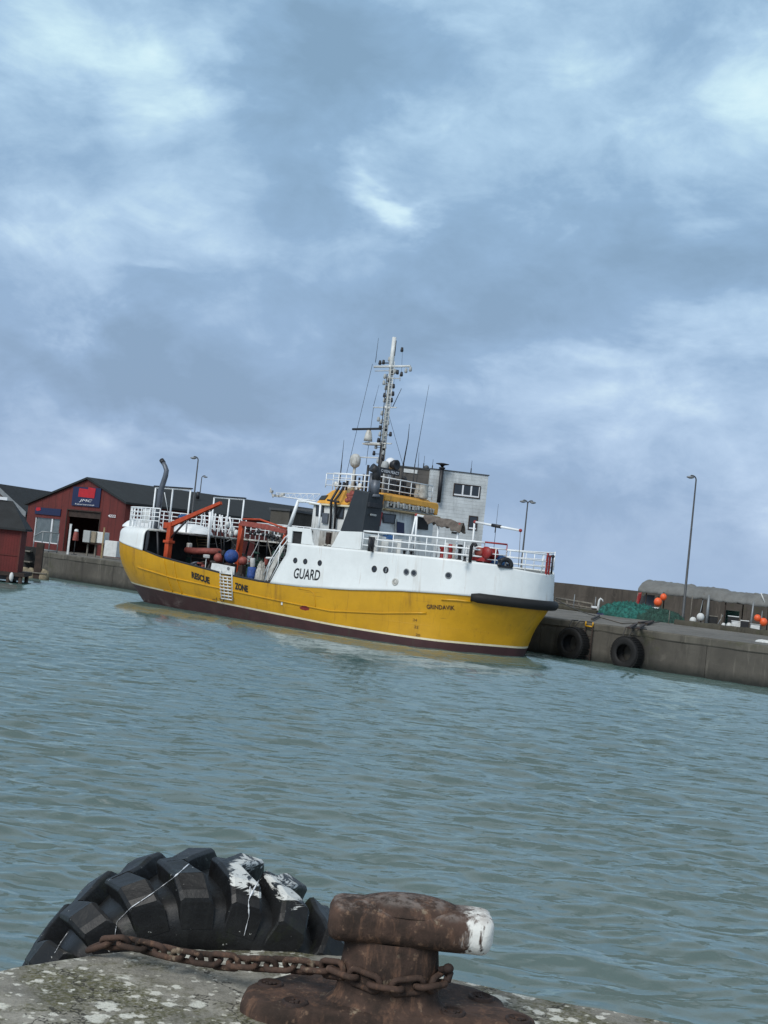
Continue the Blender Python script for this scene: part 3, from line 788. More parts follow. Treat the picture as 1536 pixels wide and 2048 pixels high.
LEV = [
 (-1.2, [(-23.5,0),(-23.3,.5),(-22.6,.8),(-21,1.2),(-18,1.9),(-14,2.6),(-10,3.1),(-6.5,3.3),(-4.2,3.2),(-2.8,2.7),(-1.8,2.0),(-1.1,1.2),(-.5,.6),(-.1,0)]),
 (0,    [(-24.4,0),(-24.2,.8),(-23.6,1.4),(-22,1.95),(-20,2.4),(-15,3.1),(-11,3.5),(-7,3.75),(-4.5,3.75),(-3,3.45),(-2,2.9),(-1.1,2.0),(-.4,1.05),(0,0)]),
 (1.2,  [(-25.3,0),(-25.1,1.0),(-24.4,2.0),(-22.5,2.9),(-20,3.3),(-15,3.7),(-10,3.88),(-6,3.92),(-4,3.75),(-2.5,3.35),(-1.3,2.6),(-.45,1.75),(.1,.9),(.4,0)]),
 (2.4,  [(-25.9,0),(-25.7,1.2),(-25,2.3),(-23.4,3.15),(-21,3.6),(-15,3.9),(-10,3.95),(-5,3.95),(-3,3.72),(-1.4,3.1),(-.1,2.15),(.65,1.2),(.92,.6),(1.0,0)]),
 (4.0,  [(-26.1,0),(-25.9,1.2),(-25.2,2.3),(-23.4,3.15),(-21,3.6),(-15,3.9),(-10,3.95),(-5,3.95),(-3,3.72),(-1.4,3.1),(-.1,2.15),(.65,1.2),(.92,.6),(1.0,0)]),
 (5.2,  [(-26.1,0),(-25.9,1.2),(-25.2,2.3),(-23.4,3.15),(-21,3.6),(-15,3.9),(-10,3.95),(-5,3.95),(-3,3.72),(-1.4,3.1),(-.1,2.15),(.65,1.2),(.92,.6),(1.0,0)])]
NC = 90
def _smooth(pl):
    P = np.array(pl, float); P = np.vstack([[P[1][0], -P[1][1]], P, [P[-2][0], -P[-2][1]]]); out = []
    for i in range(1, len(P) - 2):
        for k in range(10):
            t = k / 10; a, b, c, d = P[i-1], P[i], P[i+1], P[i+2]
            m0 = (c - a) / 2; m1 = (d - b) / 2; L0 = np.linalg.norm(c - b)
            m0 *= min(1, L0 / max(1e-6, np.linalg.norm(m0))); m1 *= min(1, L0 / max(1e-6, np.linalg.norm(m1)))
            h = (2*t**3-3*t**2+1)*b + (t**3-2*t**2+t)*m0 + (-2*t**3+3*t**2)*c + (t**3-t**2)*m1; out.append(h)
    out.append(P[-2]); return np.array(out)
LR = []
for z, pl in LEV:
    s_ = _smooth(pl); d = np.concatenate([[0], np.cumsum(np.linalg.norm(np.diff(s_, axis=0), axis=1))]); d /= d[-1]
    u = np.linspace(0, 1, NC); u = u + .0 * u
    LR.append(np.stack([np.interp(u, d, s_[:, 0]), np.interp(u, d, s_[:, 1])], -1))
LZ = [z for z, _ in LEV]
def curve_at(z):
    """starboard half outline of the hull at height z (stern to stem)"""
    i = max(0, min(len(LZ) - 2, next((k for k in range(len(LZ) - 1) if z <= LZ[k+1]), len(LZ) - 2)))
    t = (z - LZ[i]) / (LZ[i+1] - LZ[i]); a = LR[max(0, i-1)]; b, c = LR[i], LR[i+1]; d = LR[min(len(LR)-1, i+2)]
    dz = LZ[i+1] - LZ[i]
    m0 = (c - a) / (LZ[i+1] - LZ[max(0, i-1)]) * dz; m1 = (d - b) / (LZ[min(len(LZ)-1, i+2)] - LZ[i]) * dz
    r = (2*t**3-3*t**2+1)*b + (t**3-2*t**2+t)*m0 + (-2*t**3+3*t**2)*c + (t**3-t**2)*m1
    r = r.copy(); r[:, 1] = np.maximum(r[:, 1], 0); r[0, 1] = 0; r[-1, 1] = 0; return r
_cc = {}
def curve_c(z):
    k = round(z, 3)
    if k not in _cc: _cc[k] = curve_at(k)
    return _cc[k]
def HS(x, z):
    c = curve_c(z); return float(np.interp(x, c[:, 0], c[:, 1]))
def ip(x, tab): return float(np.interp(x, [a for a, b in tab], [b for a, b in tab]))
ZB = [(-26.2,3.42),(-25.1,3.19),(-21.5,2.78),(-20.1,2.55),(-17.7,2.33),(-15,2.08),(-12.5,1.94),(-9.8,1.95),(-6.7,2.10),(-4,2.32),(-1.7,2.42),(1.0,2.46)]     # yellow / white border
ZT = [(-26.2,.98),(-21.9,.84),(-19,.72),(-13,.54),(-7.7,.39),(-4.7,.36),(-1.5,.33),(.6,.36)]                         # top of the boot topping
LRX = curve_c(2.4)[:, 0]
def hull_rows(zfun_list):
    rows = []
    for zf in zfun_list:
        row = []
        for k in range(NC):
            z = zf(LRX[k]); c = curve_c(z)[k]; row.append((float(c[0]), float(c[1]), z))
        rows.append(row)
    return rows
def both(row): return [V((x, -s, z)) for x, s, z in row] + [V((x, s, z)) for x, s, z in reversed(row)][1:-1]
def lerpz(a, b, f): return lambda x: a(x) + (b(x) - a(x)) * f
zb = lambda x: ip(x, ZB); zt = lambda x: ip(x, ZT)
zl = lambda x: zt(x) + .085
h = MB(); kb = lambda x: -1.1
h.mat(1); h.grid([both(r) for r in hull_rows([lerpz(kb, zt, f) for f in (0, .3, .6, .8, 1)])], cv=True)
h.mat(2); h.grid([both(r) for r in hull_rows([lerpz(zt, zl, f) for f in (0, 1)])], cv=True)
h.mat(0); h.grid([both(r) for r in hull_rows([lerpz(zl, zb, f) for f in (0, .12, .25, .4, .55, .7, .85, 1)])], cv=True)
def WHITEMAT():
    m = M['white_paint']; t = NT(m.node_tree); p = m.node_tree.nodes['Principled BSDF']; src = p.inputs['Base Color'].links[0].from_socket; o = t.coord(); s = t.sep(o)
    st = t.ramp(t.noise(t.coord(scale=(3.0, 3.0, .07)), 1.6, 6, .72, .2), .60, .70); top = t.ramp(t.noise(o, .5, 3, .6), .42, .62)
    c = t.mix(t.math('MULTIPLY', t.math('MULTIPLY', st, top), .55), src, (.34, .20, .10)); t.l(c, p.inputs['Base Color'])
    b = [nd for nd in m.node_tree.nodes if nd.type == 'BUMP']; bb = t.n('ShaderNodeBump'); bb.inputs['Strength'].default_value = .3; bb.inputs['Distance'].default_value = .03
    w = t.math('SINE', t.math('MULTIPLY', s[0], 5.2)); fx_ = t.math('FRACT', t.math('DIVIDE', s[0], 1.9)); sm = t.math('LESS_THAN', fx_, .012)
    t.l(t.math('ADD', t.math('MULTIPLY', sm, .35), t.math('ADD', t.math('MULTIPLY', w, .22), t.math('MULTIPLY', t.noise(o, 1.3, 3, .5), 1.7))), bb.inputs['Height']); t.l(b[0].outputs[0], bb.inputs['Normal']); t.l(bb.outputs[0], p.inputs['Normal'])
WHITEMAT()
def HULLMAT():
    m = M['yellow_paint']; t = NT(m.node_tree); p = m.node_tree.nodes['Principled BSDF']
    src = p.inputs['Base Color'].links[0].from_socket; o = t.coord(); s = t.sep(o)
    # bare rusty patch amidships and a few scuffs
    dx = t.math('DIVIDE', t.math('ADD', s[0], 9.45), .36); dz = t.math('DIVIDE', t.math('SUBTRACT', s[2], 1.00), .13)
    n = t.noise(o, 6, 4, .6); r2 = t.math('ADD', t.math('MULTIPLY', dx, dx), t.math('MULTIPLY', dz, dz))
    k = t.ramp(t.math('ADD', r2, t.math('MULTIPLY', n, 1.2)), 1.5, 1.2)
    c = t.mix(k, src, (.20, .022, .012))
    sc = t.ramp(t.noise(t.coord(scale=(.5, .5, 1.6)), 2.0, 6, .7, .5), .64, .72)
    c = t.mix(t.math('MULTIPLY', sc, .30), c, (.30, .17, .03))
    ln = t.ramp(t.noise(t.coord(scale=(1.2, 1.2, .05)), 3.0, 4, .6), .58, .70); c = t.mix(t.math('MULTIPLY', ln, .22), c, (.36, .21, .01))
    bl = t.ramp(t.noise(t.coord(scale=(2.2, 2.2, .06)), 1.7, 6, .72, .2), .60, .68); c = t.mix(t.math('MULTIPLY', bl, .32), c, (.16, .06, .012))
    scr = t.ramp(t.noise(t.coord(scale=(.18, .18, 3.0)), 2.3, 6, .75, .3), .63, .68); c = t.mix(t.math('MULTIPLY', scr, .38), c, (.12, .07, .02))
    t.l(c, p.inputs['Base Color'])
    # plating: slight unevenness between frames
    b = [nd for nd in m.node_tree.nodes if nd.type == 'BUMP']
    w = t.math('SINE', t.math('MULTIPLY', s[0], 5.2)); n2 = t.noise(t.coord(scale=(.5, .5, 1)), 1.5, 3, .5)
    bb = t.n('ShaderNodeBump'); bb.inputs['Strength'].default_value = .35; bb.inputs['Distance'].default_value = .03
    fx_ = t.math('FRACT', t.math('DIVIDE', s[0], 1.9)); fz_ = t.math('FRACT', t.math('DIVIDE', t.math('ADD', s[2], .2), 1.15)); sm = t.math('ADD', t.math('LESS_THAN', fx_, .012), t.math('LESS_THAN', fz_, .02))
    t.l(t.math('ADD', t.math('MULTIPLY', sm, .35), t.math('ADD', t.math('MULTIPLY', w, .3), t.math('MULTIPLY', n2, 2.0))), bb.inputs['Height'])
    if b: t.l(b[0].outputs[0], bb.inputs['Normal'])
    t.l(bb.outputs[0], p.inputs['Normal'])
HULLMAT()
hull = h.build('hull', [M['yellow_paint'], M['maroon_paint'], M['cream_line']], ship)
mb = MB()
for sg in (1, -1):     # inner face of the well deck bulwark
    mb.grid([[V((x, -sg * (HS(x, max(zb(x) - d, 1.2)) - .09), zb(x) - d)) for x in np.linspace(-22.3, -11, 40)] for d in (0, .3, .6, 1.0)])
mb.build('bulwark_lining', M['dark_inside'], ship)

def strake(name, pts, mat, r, parent=hull, off=.01, n=8):
    dense = []
    for (x0, z0), (x1, z1) in zip(pts, pts[1:]):
        k = max(2, int(abs(x1-x0)/.3), int(abs(z1-z0)/.1)); dense += [(x0+(x1-x0)*i/k, z0+(z1-z0)*i/k) for i in range(k)]
    dense.append(pts[-1]); mb = MB()
    mb.tube([L(x, HS(x, z) + off, z) for x, z in dense], r, n); return mb.build(name, mat, parent)
strake('rubbing_strake', [(-22.2,1.89),(-19.1,1.58),(-15.6,1.40),(-12,1.22),(-9.7,1.12),(-7.8,1.04),(-4.9,1.24),(-2.65,1.5)], M['yellow_paint'], .042)
strake('rubbing_strake', [(-20.2,.87),(-18,.78),(-15.8,.70)], M['yellow_paint'], .035)
strake('rubbing_strake', [(-2.0,2.16),(-1.4,2.20),(-.85,2.20)], M['yellow_paint'], .045)
for xa, xb in ((-19.75, -19.4), (-18.95, -18.6)):
    strake('pipe_guard', [(xa, zb(xa) - .02), (xb, zt(xb) + .10)], M['yellow_paint'], .035)
strake('panel_seam', [(-9.9, 1.86), (-9.1, 1.84), (-8.85, 1.7), (-8.75, 1.1)], M['yellow_paint'], .018)
# cap rail of the well deck bulwark
strake('cap_rail', [(x, zb(x) + .03) for x in np.linspace(-21.3, -11.75, 24)], M['black_paint'], .055, off=-.04)
mb = MB(); mb.tube([L(x, -(HS(x, zb(x)) - .04), zb(x) + .03) for x in np.linspace(-21.3, -11.4, 24)], .055, 6); mb.build('cap_rail', M['black_paint'], hull)
# bow fender: a fat rubber roll round the stem
mb = MB(); c = curve_c(2.38); half = [(x, s) for x, s in c if x > -1.05]
pl = [L(x, s + .07 if x < .8 else s, 2.40 - .05 * (x + 1) / 2) + V((.10 if x > .5 else 0, 0, 0)) for x, s in half]
pl2 = [V((p.x, -p.y, p.z)) for p in reversed(pl[:-1])]
allp = pl + pl2; rr = [.15] + [.215] * (len(allp) - 2) + [.15]
mb.tube(allp, rr, 14); mb.build('bow_fender', M['black_rubber'], ship, bevel=0)

# ---- white bulwark round the forecastle, level with the foredeck
ZD = 3.93
def top_fwd(x): return ip(x, [(-6.4,3.93),(-1.8,3.93),(-.2,3.90),(.4,3.80),(1.0,3.72)])
def aft_edge(z): return ip(z, [(1.9,-11.80),(2.85,-11.27),(3.43,-10.86),(3.93,-10.9)])
rows = []
NX = 64
for f in (0, .06, .15, .3, .5, .7, .85, .94, 1.0):
    row = []
    for k in range(NX + 1):
        w = k / NX; w = 1 - (1 - w) ** 1.9 if w < 1 else 1.0
        x0 = -11.8; xx = x0 + (1.0 - x0) * w
        zz0 = zb(xx); z = zz0 + (top_fwd(xx) - zz0) * f
        xx2 = aft_edge(z) + (1.0 - aft_edge(z)) * w
        flare = .05 * max(0, 1 - f / .3) * (1 if xx2 > -8 else 0)
        s = HS(min(xx2, .999), max(2.4, z)) if xx2 > -11.9 else 3.9
        s = max(s, HS(min(xx2, .9999), zb(xx)) if f < .05 else s)
        row.append((xx2 + (flare if xx2 > .4 else 0), s + flare * (1 if xx2 < .9 else 0) + .012 if w < 1 else 0.0, z))
    rows.append(row)
mb = MB(); mb.grid([[V((x, -s, z)) for x, s, z in r] + [V((x, s, z)) for x, s, z in reversed(r)][1:] for r in rows])
bul = mb.build('bulwark', M['white_paint'], ship); sm_ = bul.modifiers.new('thick', 'SOLIDIFY'); sm_.thickness = .07; sm_.offset = -1
# foredeck
ring = [V((x, -(s - .03), top_fwd(x) - .05)) for x, s in curve_c(4.0) if x > -11.2]
ring2 = [V((p.x, -p.y, p.z)) for p in reversed(ring[:-1])]
mb = MB(); mb.prism(ring + ring2, (0, 0, -.06)); mb.build('foredeck', M['deck_grey'], ship)
# aft bulkhead closing the white house
mb = MB(); mb.bb(-11.0, -10.9, -3.85, 3.85, 1.0, 3.86); mb.build('aft_bulkhead', M['house_white'], ship)

# raised side plating with two openings (flat plate just inside the hull line)
s0 = 3.955
def plate(pts): return [L(x, s0, z) for x, z in pts]
mb = MB(); e = (0, .08, 0)
mb.prism(plate([(-10.9,3.94),(-10.66,3.94),(-10.66,4.68),(-11.02,4.68)]), e)
mb.prism(plate([(-10.66,4.50),(-10.04,4.50),(-10.04,4.68),(-10.66,4.68)]), e)
mb.prism(plate([(-10.04,3.94),(-9.22,3.94),(-9.30,4.05),(-9.52,4.68),(-10.04,4.68)]), e)
mb.build('side_plating', M['white_paint'], ship, bevel=.012); mb = MB()
mb.prism(plate([(-8.16,3.94),(-6.36,3.94),(-6.36,4.74),(-7.72,4.69),(-8.02,4.12)]), e)
mb.build('side_plating', M['white_paint'], ship, bevel=.012)
mb = MB(); mb.prism([L(x, 3.87, z) for x, z in [(-8.1,3.9),(-6.40,3.9),(-6.40,4.70),(-7.7,4.66)]], (0, 1.25, 0)); cas = mb.build('engine_casing', M['white_paint'], ship, bevel=.02)
mb = MB(); mb.prism([L(x, 3.86, z) for x, z in [(-10.80,3.90),(-9.9,3.90),(-9.9,4.62),(-10.80,4.62)]], (0, .5, 0)); mb.build('shade_block', M['dark_inside'], ship)  # near-black block fills the small opening, standing in for the shade inside
mb = MB(); mb.tube([L(-9.58, 3.92, 4.69), L(-8.6, 3.92, 4.69), L(-7.7, 3.92, 4.70)], .035, 8); mb.build('opening_rail', M['rail_white'], ship)
# rust streaked wall and stores seen through the larger opening
mb = MB(); mb.bb(-9.9, -7.95, -2.9, -2.7, 3.88, 4.66); mb.build('inner_wall', M['dirty_white'], ship)
mb = MB(); mb.bb(-9.35, -9.12, -3.05, -2.9, 3.9, 4.6); mb.build('inner_door', M['wood_brown'], ship)
mb = MB()
for i in range(14): mb.sph(L(-9.1 + random.random()*1.0, 3.2 + random.random()*.3, 3.95 + random.random()*.06), (.08, .07, .05), 6, 8)
mb.build('deck_clutter', M['dirty_white'], ship)

# ---- portholes
PORT = [(591,1121),(611,1123),(640,1126),(749,1138),(772,1140),(813,1144),(828,1146),(897,1151)]
def onhull(px, py):
    o = 3.9
    for _ in range(40):
        p = sp(px, py, o); o = .5 * o + .5 * HS(p.x, max(2.4, p.z))
    return p.x, p.z
def hull_frame(x, z):
    s = HS(x, z); d = (HS(x + .05, z) - HS(x - .05, z)) / .1
    tx = V((1, -d, 0)).normalized(); nr = V((tx.y, -tx.x, 0)); nr = nr if nr.y < 0 else -nr
    return L(x, s, z), tx, nr
for i, (a, b) in enumerate(PORT):
    x, z = onhull(a, b); c, tx, nr = hull_frame(x, z); R_ = Matrix((tx, V((0, 0, 1)), nr)).transposed()
    big = 1.0 if i > 2 else .86
    mb = MB(); mb.torus(c + nr * .015, .125 * big, .028, 20, 6, R_); ph = mb.build('porthole', M['black_paint'] if i < 5 else M['galv'], ship)
    g = MB(); g.add([c + nr * .018 + R_ @ V((math.cos(k*.314)*.125*big, math.sin(k*.314)*.125*big, 0)) for k in range(20)], [tuple(range(20))]); g.build('pane', M['glass'], ph)
x, z = onhull(791, 1164); c, tx, nr = hull_frame(x, z); R_ = Matrix((tx, V((0, 0, 1)), nr)).transposed()
mb = MB(); mb.torus(c + nr * .02, .13, .045, 20, 8, R_); mb.sph(c + nr*.02, (.10, .03, .10), 8, 12); mb.build('scupper', M['dirty_white'], ship)

# ---- lettering painted on the plating, laid over the hull shape
def hull_text(name, txt, x0, x1, z0a, z0b, hgt, mat, shear=0.0, bold=0.0, lift=.016):
    vs, fs = text_pts(txt, 1.0, shear, bold); mb = MB(); out = []
    for a, b in vs:
        x = x0 + (x1 - x0) * a; z = z0a + (z0b - z0a) * a + hgt * b
        c_, tx_, nr_ = hull_frame(x, z); out.append(c_ + nr_ * lift)
    mb.add(out, fs); return mb.build(name, mat, ship)
hull_text('lettering', 'GUARD', -10.27, -8.60, 2.30, 2.33, .50, M['letter_black'], .12, .022)
hull_text('lettering', 'RESCUE', -17.50, -16.10, 1.70, 1.52, .33, M['letter_black'], .0, .05)
hull_text('lettering', 'ZONE', -14.22, -13.28, 1.44, 1.36, .33, M['letter_black'], .0, .05)
hull_text('lettering', 'GRINDAVIK', -2.63, -1.50, 1.68, 1.76, .19, M['letter_brown'], 0, .02)
for k, (tx_, px, py) in enumerate((('24', 825, 1240), ('22', 827, 1254), ('20', 830, 1270))):
    x, z = onhull(px, py); hull_text('draft_mark', tx_, x - .09, x + .09, z - .05, z - .05, .11, M['letter_brown'])
# load line mark
mb = MB(); x, z = -15.3, .86
for zz in (z,):
    c, tx, nr = hull_frame(x, zz); R_ = Matrix((tx, V((0, 0, 1)), nr)).transposed()
    mb.torus(c + nr*.012, .13, .014, 24, 5, R_); mb.box(c + nr*.012, (.46, .024, .012), R_)
    mb.build('load_line_mark', M['letter_black'], ship); mb = MB(); mb.box(c + nr*.012 + tx*-.45, (.03, .24, .012), R_); mb.box(c + nr*.012 + tx*-.62 + V((0,0,.1)), (.3, .024, .012), R_); mb.box(c + nr*.012 + tx*-.66 + V((0,0,-.08)), (.24, .024, .012), R_)
mb.build('load_line_mark', M['letter_black'], ship)
# boarding seam on the white bow plating: two faint welds
for xx in (-4.75, -4.25):
    strake('weld_seam', [(xx, 2.45), (xx + .01, 3.9)], M['white_paint'], .012, ship)

# ---- poop: white rounded stern house
def poop_rows():
    rows = []
    for f in (0, .1, .3, .55, .75):
        rows.append((f, 0.0, 0.0))
    return rows
def poop_pt(k, f, inset, dz):
    x, s = curve_c(2.4)[k]; z0 = zb(float(x)); zc = 3.62
    z = z0 + (zc - z0) * f
    cx, cs = curve_c(max(2.4, z))[k]
    cx, cs = float(cx), float(cs)
    sc = 1 - inset / 3.6
    return V((-21.5 + (cx + 21.5) * (1 - inset / 4.6), -cs * sc, z + dz))
ks = [k for k in range(NC) if LRX[k] < -21.35]
rows = []
for f, ins, dz in ((0, -.03, 0), (.1, -.02, 0), (.35, -.01, 0), (.7, 0, 0), (1, 0, 0), (1, .03, .12), (1, .10, .23), (1, .22, .31), (1, .40, .36), (1, .8, .38)):
    r = [poop_pt(k, f, ins, dz) for k in ks]
    rows.append([V((p.x, -p.y, p.z)) for p in reversed(r)][:-1] + r)
mb = MB(); mb.grid(rows); pp = mb.build('poop_side', M['white_paint'], ship); sm_ = pp.modifiers.new('thick', 'SOLIDIFY'); sm_.thickness = .06; sm_.offset = -1
mb = MB(); r = [poop_pt(k, 1, .3, .33) for k in ks]; ext = [L(-20.75, 3.2, 3.95)]
poly = [V((p.x, -p.y, p.z)) for p in reversed(r)][:-1] + r; poly = [V((-20.75, 3.2, 3.95))] + poly + [L(-20.75, 3.2, 3.95)]
mb.prism(poly, (0, 0, -.09)); mb.build('poop_deck', M['dirty_white'], ship)
mb = MB(); mb.tube([L(-20.75, -3.2, 3.93), L(-20.75, 3.25, 3.93)], .05, 8); mb.tube([L(-20.75, 3.25, 3.93), L(-21.4, 3.5, 3.90)], .05, 8); mb.build('poop_deck_edge', M['dirty_white'], ship)
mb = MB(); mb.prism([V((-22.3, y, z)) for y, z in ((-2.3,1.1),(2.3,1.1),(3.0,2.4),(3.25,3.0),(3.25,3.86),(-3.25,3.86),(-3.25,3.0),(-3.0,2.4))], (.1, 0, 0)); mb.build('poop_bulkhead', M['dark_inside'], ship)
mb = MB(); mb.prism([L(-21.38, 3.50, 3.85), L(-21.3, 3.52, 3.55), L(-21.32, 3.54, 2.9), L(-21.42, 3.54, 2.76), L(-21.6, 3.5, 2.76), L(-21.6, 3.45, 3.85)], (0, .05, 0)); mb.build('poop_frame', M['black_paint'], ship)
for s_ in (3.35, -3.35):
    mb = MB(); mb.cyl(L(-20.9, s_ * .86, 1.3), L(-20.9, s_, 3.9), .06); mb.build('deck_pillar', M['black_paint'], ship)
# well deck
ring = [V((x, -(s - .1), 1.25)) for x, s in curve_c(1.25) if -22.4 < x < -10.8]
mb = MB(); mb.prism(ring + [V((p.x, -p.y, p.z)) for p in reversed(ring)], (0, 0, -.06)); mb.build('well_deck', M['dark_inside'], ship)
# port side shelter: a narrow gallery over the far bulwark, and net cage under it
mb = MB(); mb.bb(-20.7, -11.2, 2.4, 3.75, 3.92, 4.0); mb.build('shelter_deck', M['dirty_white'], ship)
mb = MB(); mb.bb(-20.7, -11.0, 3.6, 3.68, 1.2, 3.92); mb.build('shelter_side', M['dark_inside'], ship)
for x in (-19.2, -17.2, -15.2, -13.2, -11.6):
    mb = MB(); mb.cyl(L(x, -2.45, 1.2), L(x, -2.45, 3.92), .05, n=8); mb.build('shelter_post', M['black_paint'], ship)
mb = MB()
for i in range(60):
    x = -20 + random.random() * 8.4; s = -3.4 + random.random() * .7; z = 1.4 + random.random() * 2.0
    mb.sph(L(x, s, z), (.16 + random.random()*.3, .12, .10 + random.random()*.3), 5, 7)
mb.build('hanging_nets', M['green_net_dark'], ship)
# ------------------------------------------------------------------ ship: deckhouse, wheelhouse, funnel
mb = MB(); mb.bb(-11.35, -7.0, -2, 2, 3.86, 5.90); dh = mb.build('deckhouse', M['house_white'], ship, bevel=.05)
ZE = 5.92
mb = MB(); mb.bb(-11.5, -6.85, -2.16, 2.16, ZE - .02, ZE + .07); mb.build('eave', M['cream_line'], dh, bevel=.02)
def house_window(name, pl, off, parent, frame=M['black_paint'], fixed='s', grow=.04):
    """window from its photo corners on the plane s=off (or x=off)"""
    pts = [sp(a, b, off) if fixed == 's' else fp(a, b, off) for a, b in pl]
    c = sum(pts, V()) / len(pts); n = V((0, -1, 0)) if fixed == 's' else V((1, 0, 0))
    f = MB(); f.prism([c + (p - c) * (1 + grow * 2.5) + n * .012 for p in pts], n * .03); w = f.build(name, frame, parent)
    g = MB(); g.add([c + (p - c) * .86 + n * .048 for p in pts], [tuple(range(len(pts)))]); g.build('pane', M['glass'], w)
    return w
for pl in ([(634,1010),(648,1011),(647,1032),(633,1031)], [(675,1014),(689,1016),(687,1037),(674,1036)]): house_window('window', pl, 2.0, dh)
mb = MB(); p0 = sp(648, 1026, 2.0); p1 = sp(657, 1047, 2.0); mb.bb(p0.x, p1.x, -2.12, -2.0, p1.z, p0.z); mb.build('vent_cabinet', M['steel_grey'], dh, bevel=.01)
mb = MB()
for dx in (0, 9):
    mb.tube([sp(660 + dx, 1058, 2.15), sp(662 + dx, 1030, 2.15), sp(662 + dx, 1008, 2.3), sp(663 + dx*.8, 1000, 2.3), sp(670 + dx, 988, 2.2), sp(679 + dx, 973, 1.9), sp(681 + dx, 966, 1.8)], .06, 8)
mb.tube([sp(655, 1000, 2.3), sp(678, 1004, 2.3)], .05, 8); mb.build('black_pipes', M['black_paint'], dh)
# front of the deckhouse
fw = lambda n, pl, x=-7.0, **k: house_window(n, pl, x, dh, fixed='x', **k)
fw('window', [(763,1027),(790,1030),(787,1047),(766,1045)])
d = [fp(a, b, -7.0) for a, b in [(789,1038),(812,1042),(811,1102),(787,1099)]]
mb = MB(); mb.prism([p + V((.01, 0, 0)) for p in d], (.05, 0, 0)); dr = mb.build('door', M['house_white'], dh, bevel=.015)
mb = MB(); dd = [fp(a, b, -6.93) for a, b in [(794,1043),(808,1046),(808,1072),(793,1070)]]; mb.prism(dd, (.02, 0, 0)); mb.build('pane', M['navy_sign'], dr)
for pl, mt in (([(833,1032),(856,1035),(855,1060),(832,1058)], 'dark_inside'), ([(845,1091),(858,1092),(857,1104),(844,1103)], 'dark_inside')):
    mb = MB(); mb.prism([fp(a, b, -6.99) for a, b in pl], (.04, 0, 0)); mb.build('hatch', M[mt], dh)
mb = MB(); mb.prism([fp(a, b, -6.95) for a, b in [(758,1023),(763,1024),(758,1052),(754,1051)]], (.1, 0, 0)); mb.build('fire_box', M['red_paint'], dh, bevel=.02)
# clutter along the house front
mb = MB()
for (a, b, w_, h_) in ((740,1082,.10,.75),(746,1085,.10,.75)): 
    p = fp(a, b, -5.6); mb.cyl(V((p.x, p.y, 3.9)), V((p.x, p.y, 4.55)), .07, n=8)
mb.build('vent_pipe', M['black_paint'], dh)
mb = MB()
for (a0, b0, a1, b1, x) in ((757,1072,771,1094,-5.8),(777,1083,800,1104,-5.4),(803,1079,826,1108,-5.2),(833,1082,866,1110,-5.2)):
    p = fp(a0, b0, x); r_ = fp(a1, b1, x); mb.bb(x - .5, x, p.y, r_.y, 3.88, max(4.25, p.z))
mb.build('deck_locker', M['house_white'], ship, bevel=.03)

# wheelhouse: yellow sloping top with the window band below the visor at the front
zb0, zt0 = ZE + .07, 6.72
bot = [V((-11.3,-2,zb0)), V((-7.0,-2,zb0)), V((-7.0,2,zb0)), V((-11.3,2,zb0))]
top = [V((-10.55,-1.62,zt0)), V((-7.05,-1.62,zt0)), V((-7.05,1.62,zt0)), V((-10.55,1.62,zt0))]
mb = MB(); mb.add(bot + top, [(0,3,2,1),(4,5,6,7),(0,1,5,4),(1,2,6,5),(2,3,7,6),(3,0,4,7)]); wh = mb.build('wheelhouse', M['cab_yellow'], ship, bevel=.10)
pl = [(638,1000),(644,992),(657,991),(650,1000)]
def slope_pt(a, b):     # on the starboard sloping side
    n = (top[0] - bot[0]).cross(V((1, 0, 0))).normalized(); n = n if n.y < 0 else -n
    q_ = SHIPM.inverted() @ at_plane(a, b, SHIPM @ bot[0], SHIPM.to_3x3() @ n); return q_, n
pts = [slope_pt(a, b) for a, b in pl]; n_ = pts[0][1]
f = MB(); f.prism([p + n_ * .005 for p, _ in pts], n_ * .03); w_ = f.build('window', M['black_paint'], wh)
cc = sum((p for p, _ in pts), V()) / 4; g = MB(); g.add([cc + (p - cc) * .8 + n_ * .04 for p, _ in pts], [(0,1,2,3)]); g.build('pane', M['glass'], w_)
mb = MB(); mb.bb(-6.99, -6.90, -1.95, 1.90, zb0 + .02, zb0 + .36); fb_ = mb.build('window_band', M['dirty_white'], wh)
for i in range(7):
    y = -1.75 + i * .53; mb = MB(); mb.bb(-6.895, -6.88, y, y + .40, zb0 + .07, zb0 + .31); w_ = mb.build('pane', M['glass_pale'] if i % 3 else M['glass'], fb_)
mb = MB(); y0, y1 = -2.05, 2.0
mb.prism([V((-6.83, y0, zb0 + .34)), V((-6.83, 1.35, zb0 + .34)), V((-6.83, 1.6, zb0 + .25)), V((-6.83, 1.78, zb0 + .05)), V((-6.83, 2.02, zb0 + .04)), V((-6.83, 2.06, zb0 + .5)), V((-6.83, 1.95, zb0 + .63)), V((-6.83, y0, zb0 + .63))], (-.25, 0, 0))
mb.build('visor', M['cab_yellow'], wh, bevel=.05)
mb = MB(); mb.bb(-6.95, -6.70, -2.1, 2.1, zb0 - .10, zb0 - .02); mb.build('ledge', M['wood_yellow'], wh, bevel=.02)
# grime and gear hanging under the visor
mb = MB()
mb.bb(-6.83, -6.79, -1.95, 1.7, zb0 + .26, zb0 + .30)
for i in range(16): mb.box(V((-6.80, -1.9 + i * .23 + random.random()*.1, zb0 + .20 + random.random()*.05)), (.08, .06 + random.random()*.1, .16 + random.random()*.12))
mb.build('wiper_gear', M['dirty_white'], wh)
# red and yellow bundle beside the funnel on the roof edge
mb = MB()
for i in range(9):
    p = sp(694 + random.random()*12, 985 + random.random()*22, 2.2); mb.sph(p, (.14, .1, .12), 6, 8)
mb.build('roof_bundle', M['red_faded'], wh)
mb = MB(); mb.sph(sp(702, 983, 2.1), (.22, .16, .2), 8, 10); mb.build('roof_bag', M['wood_yellow'], wh)

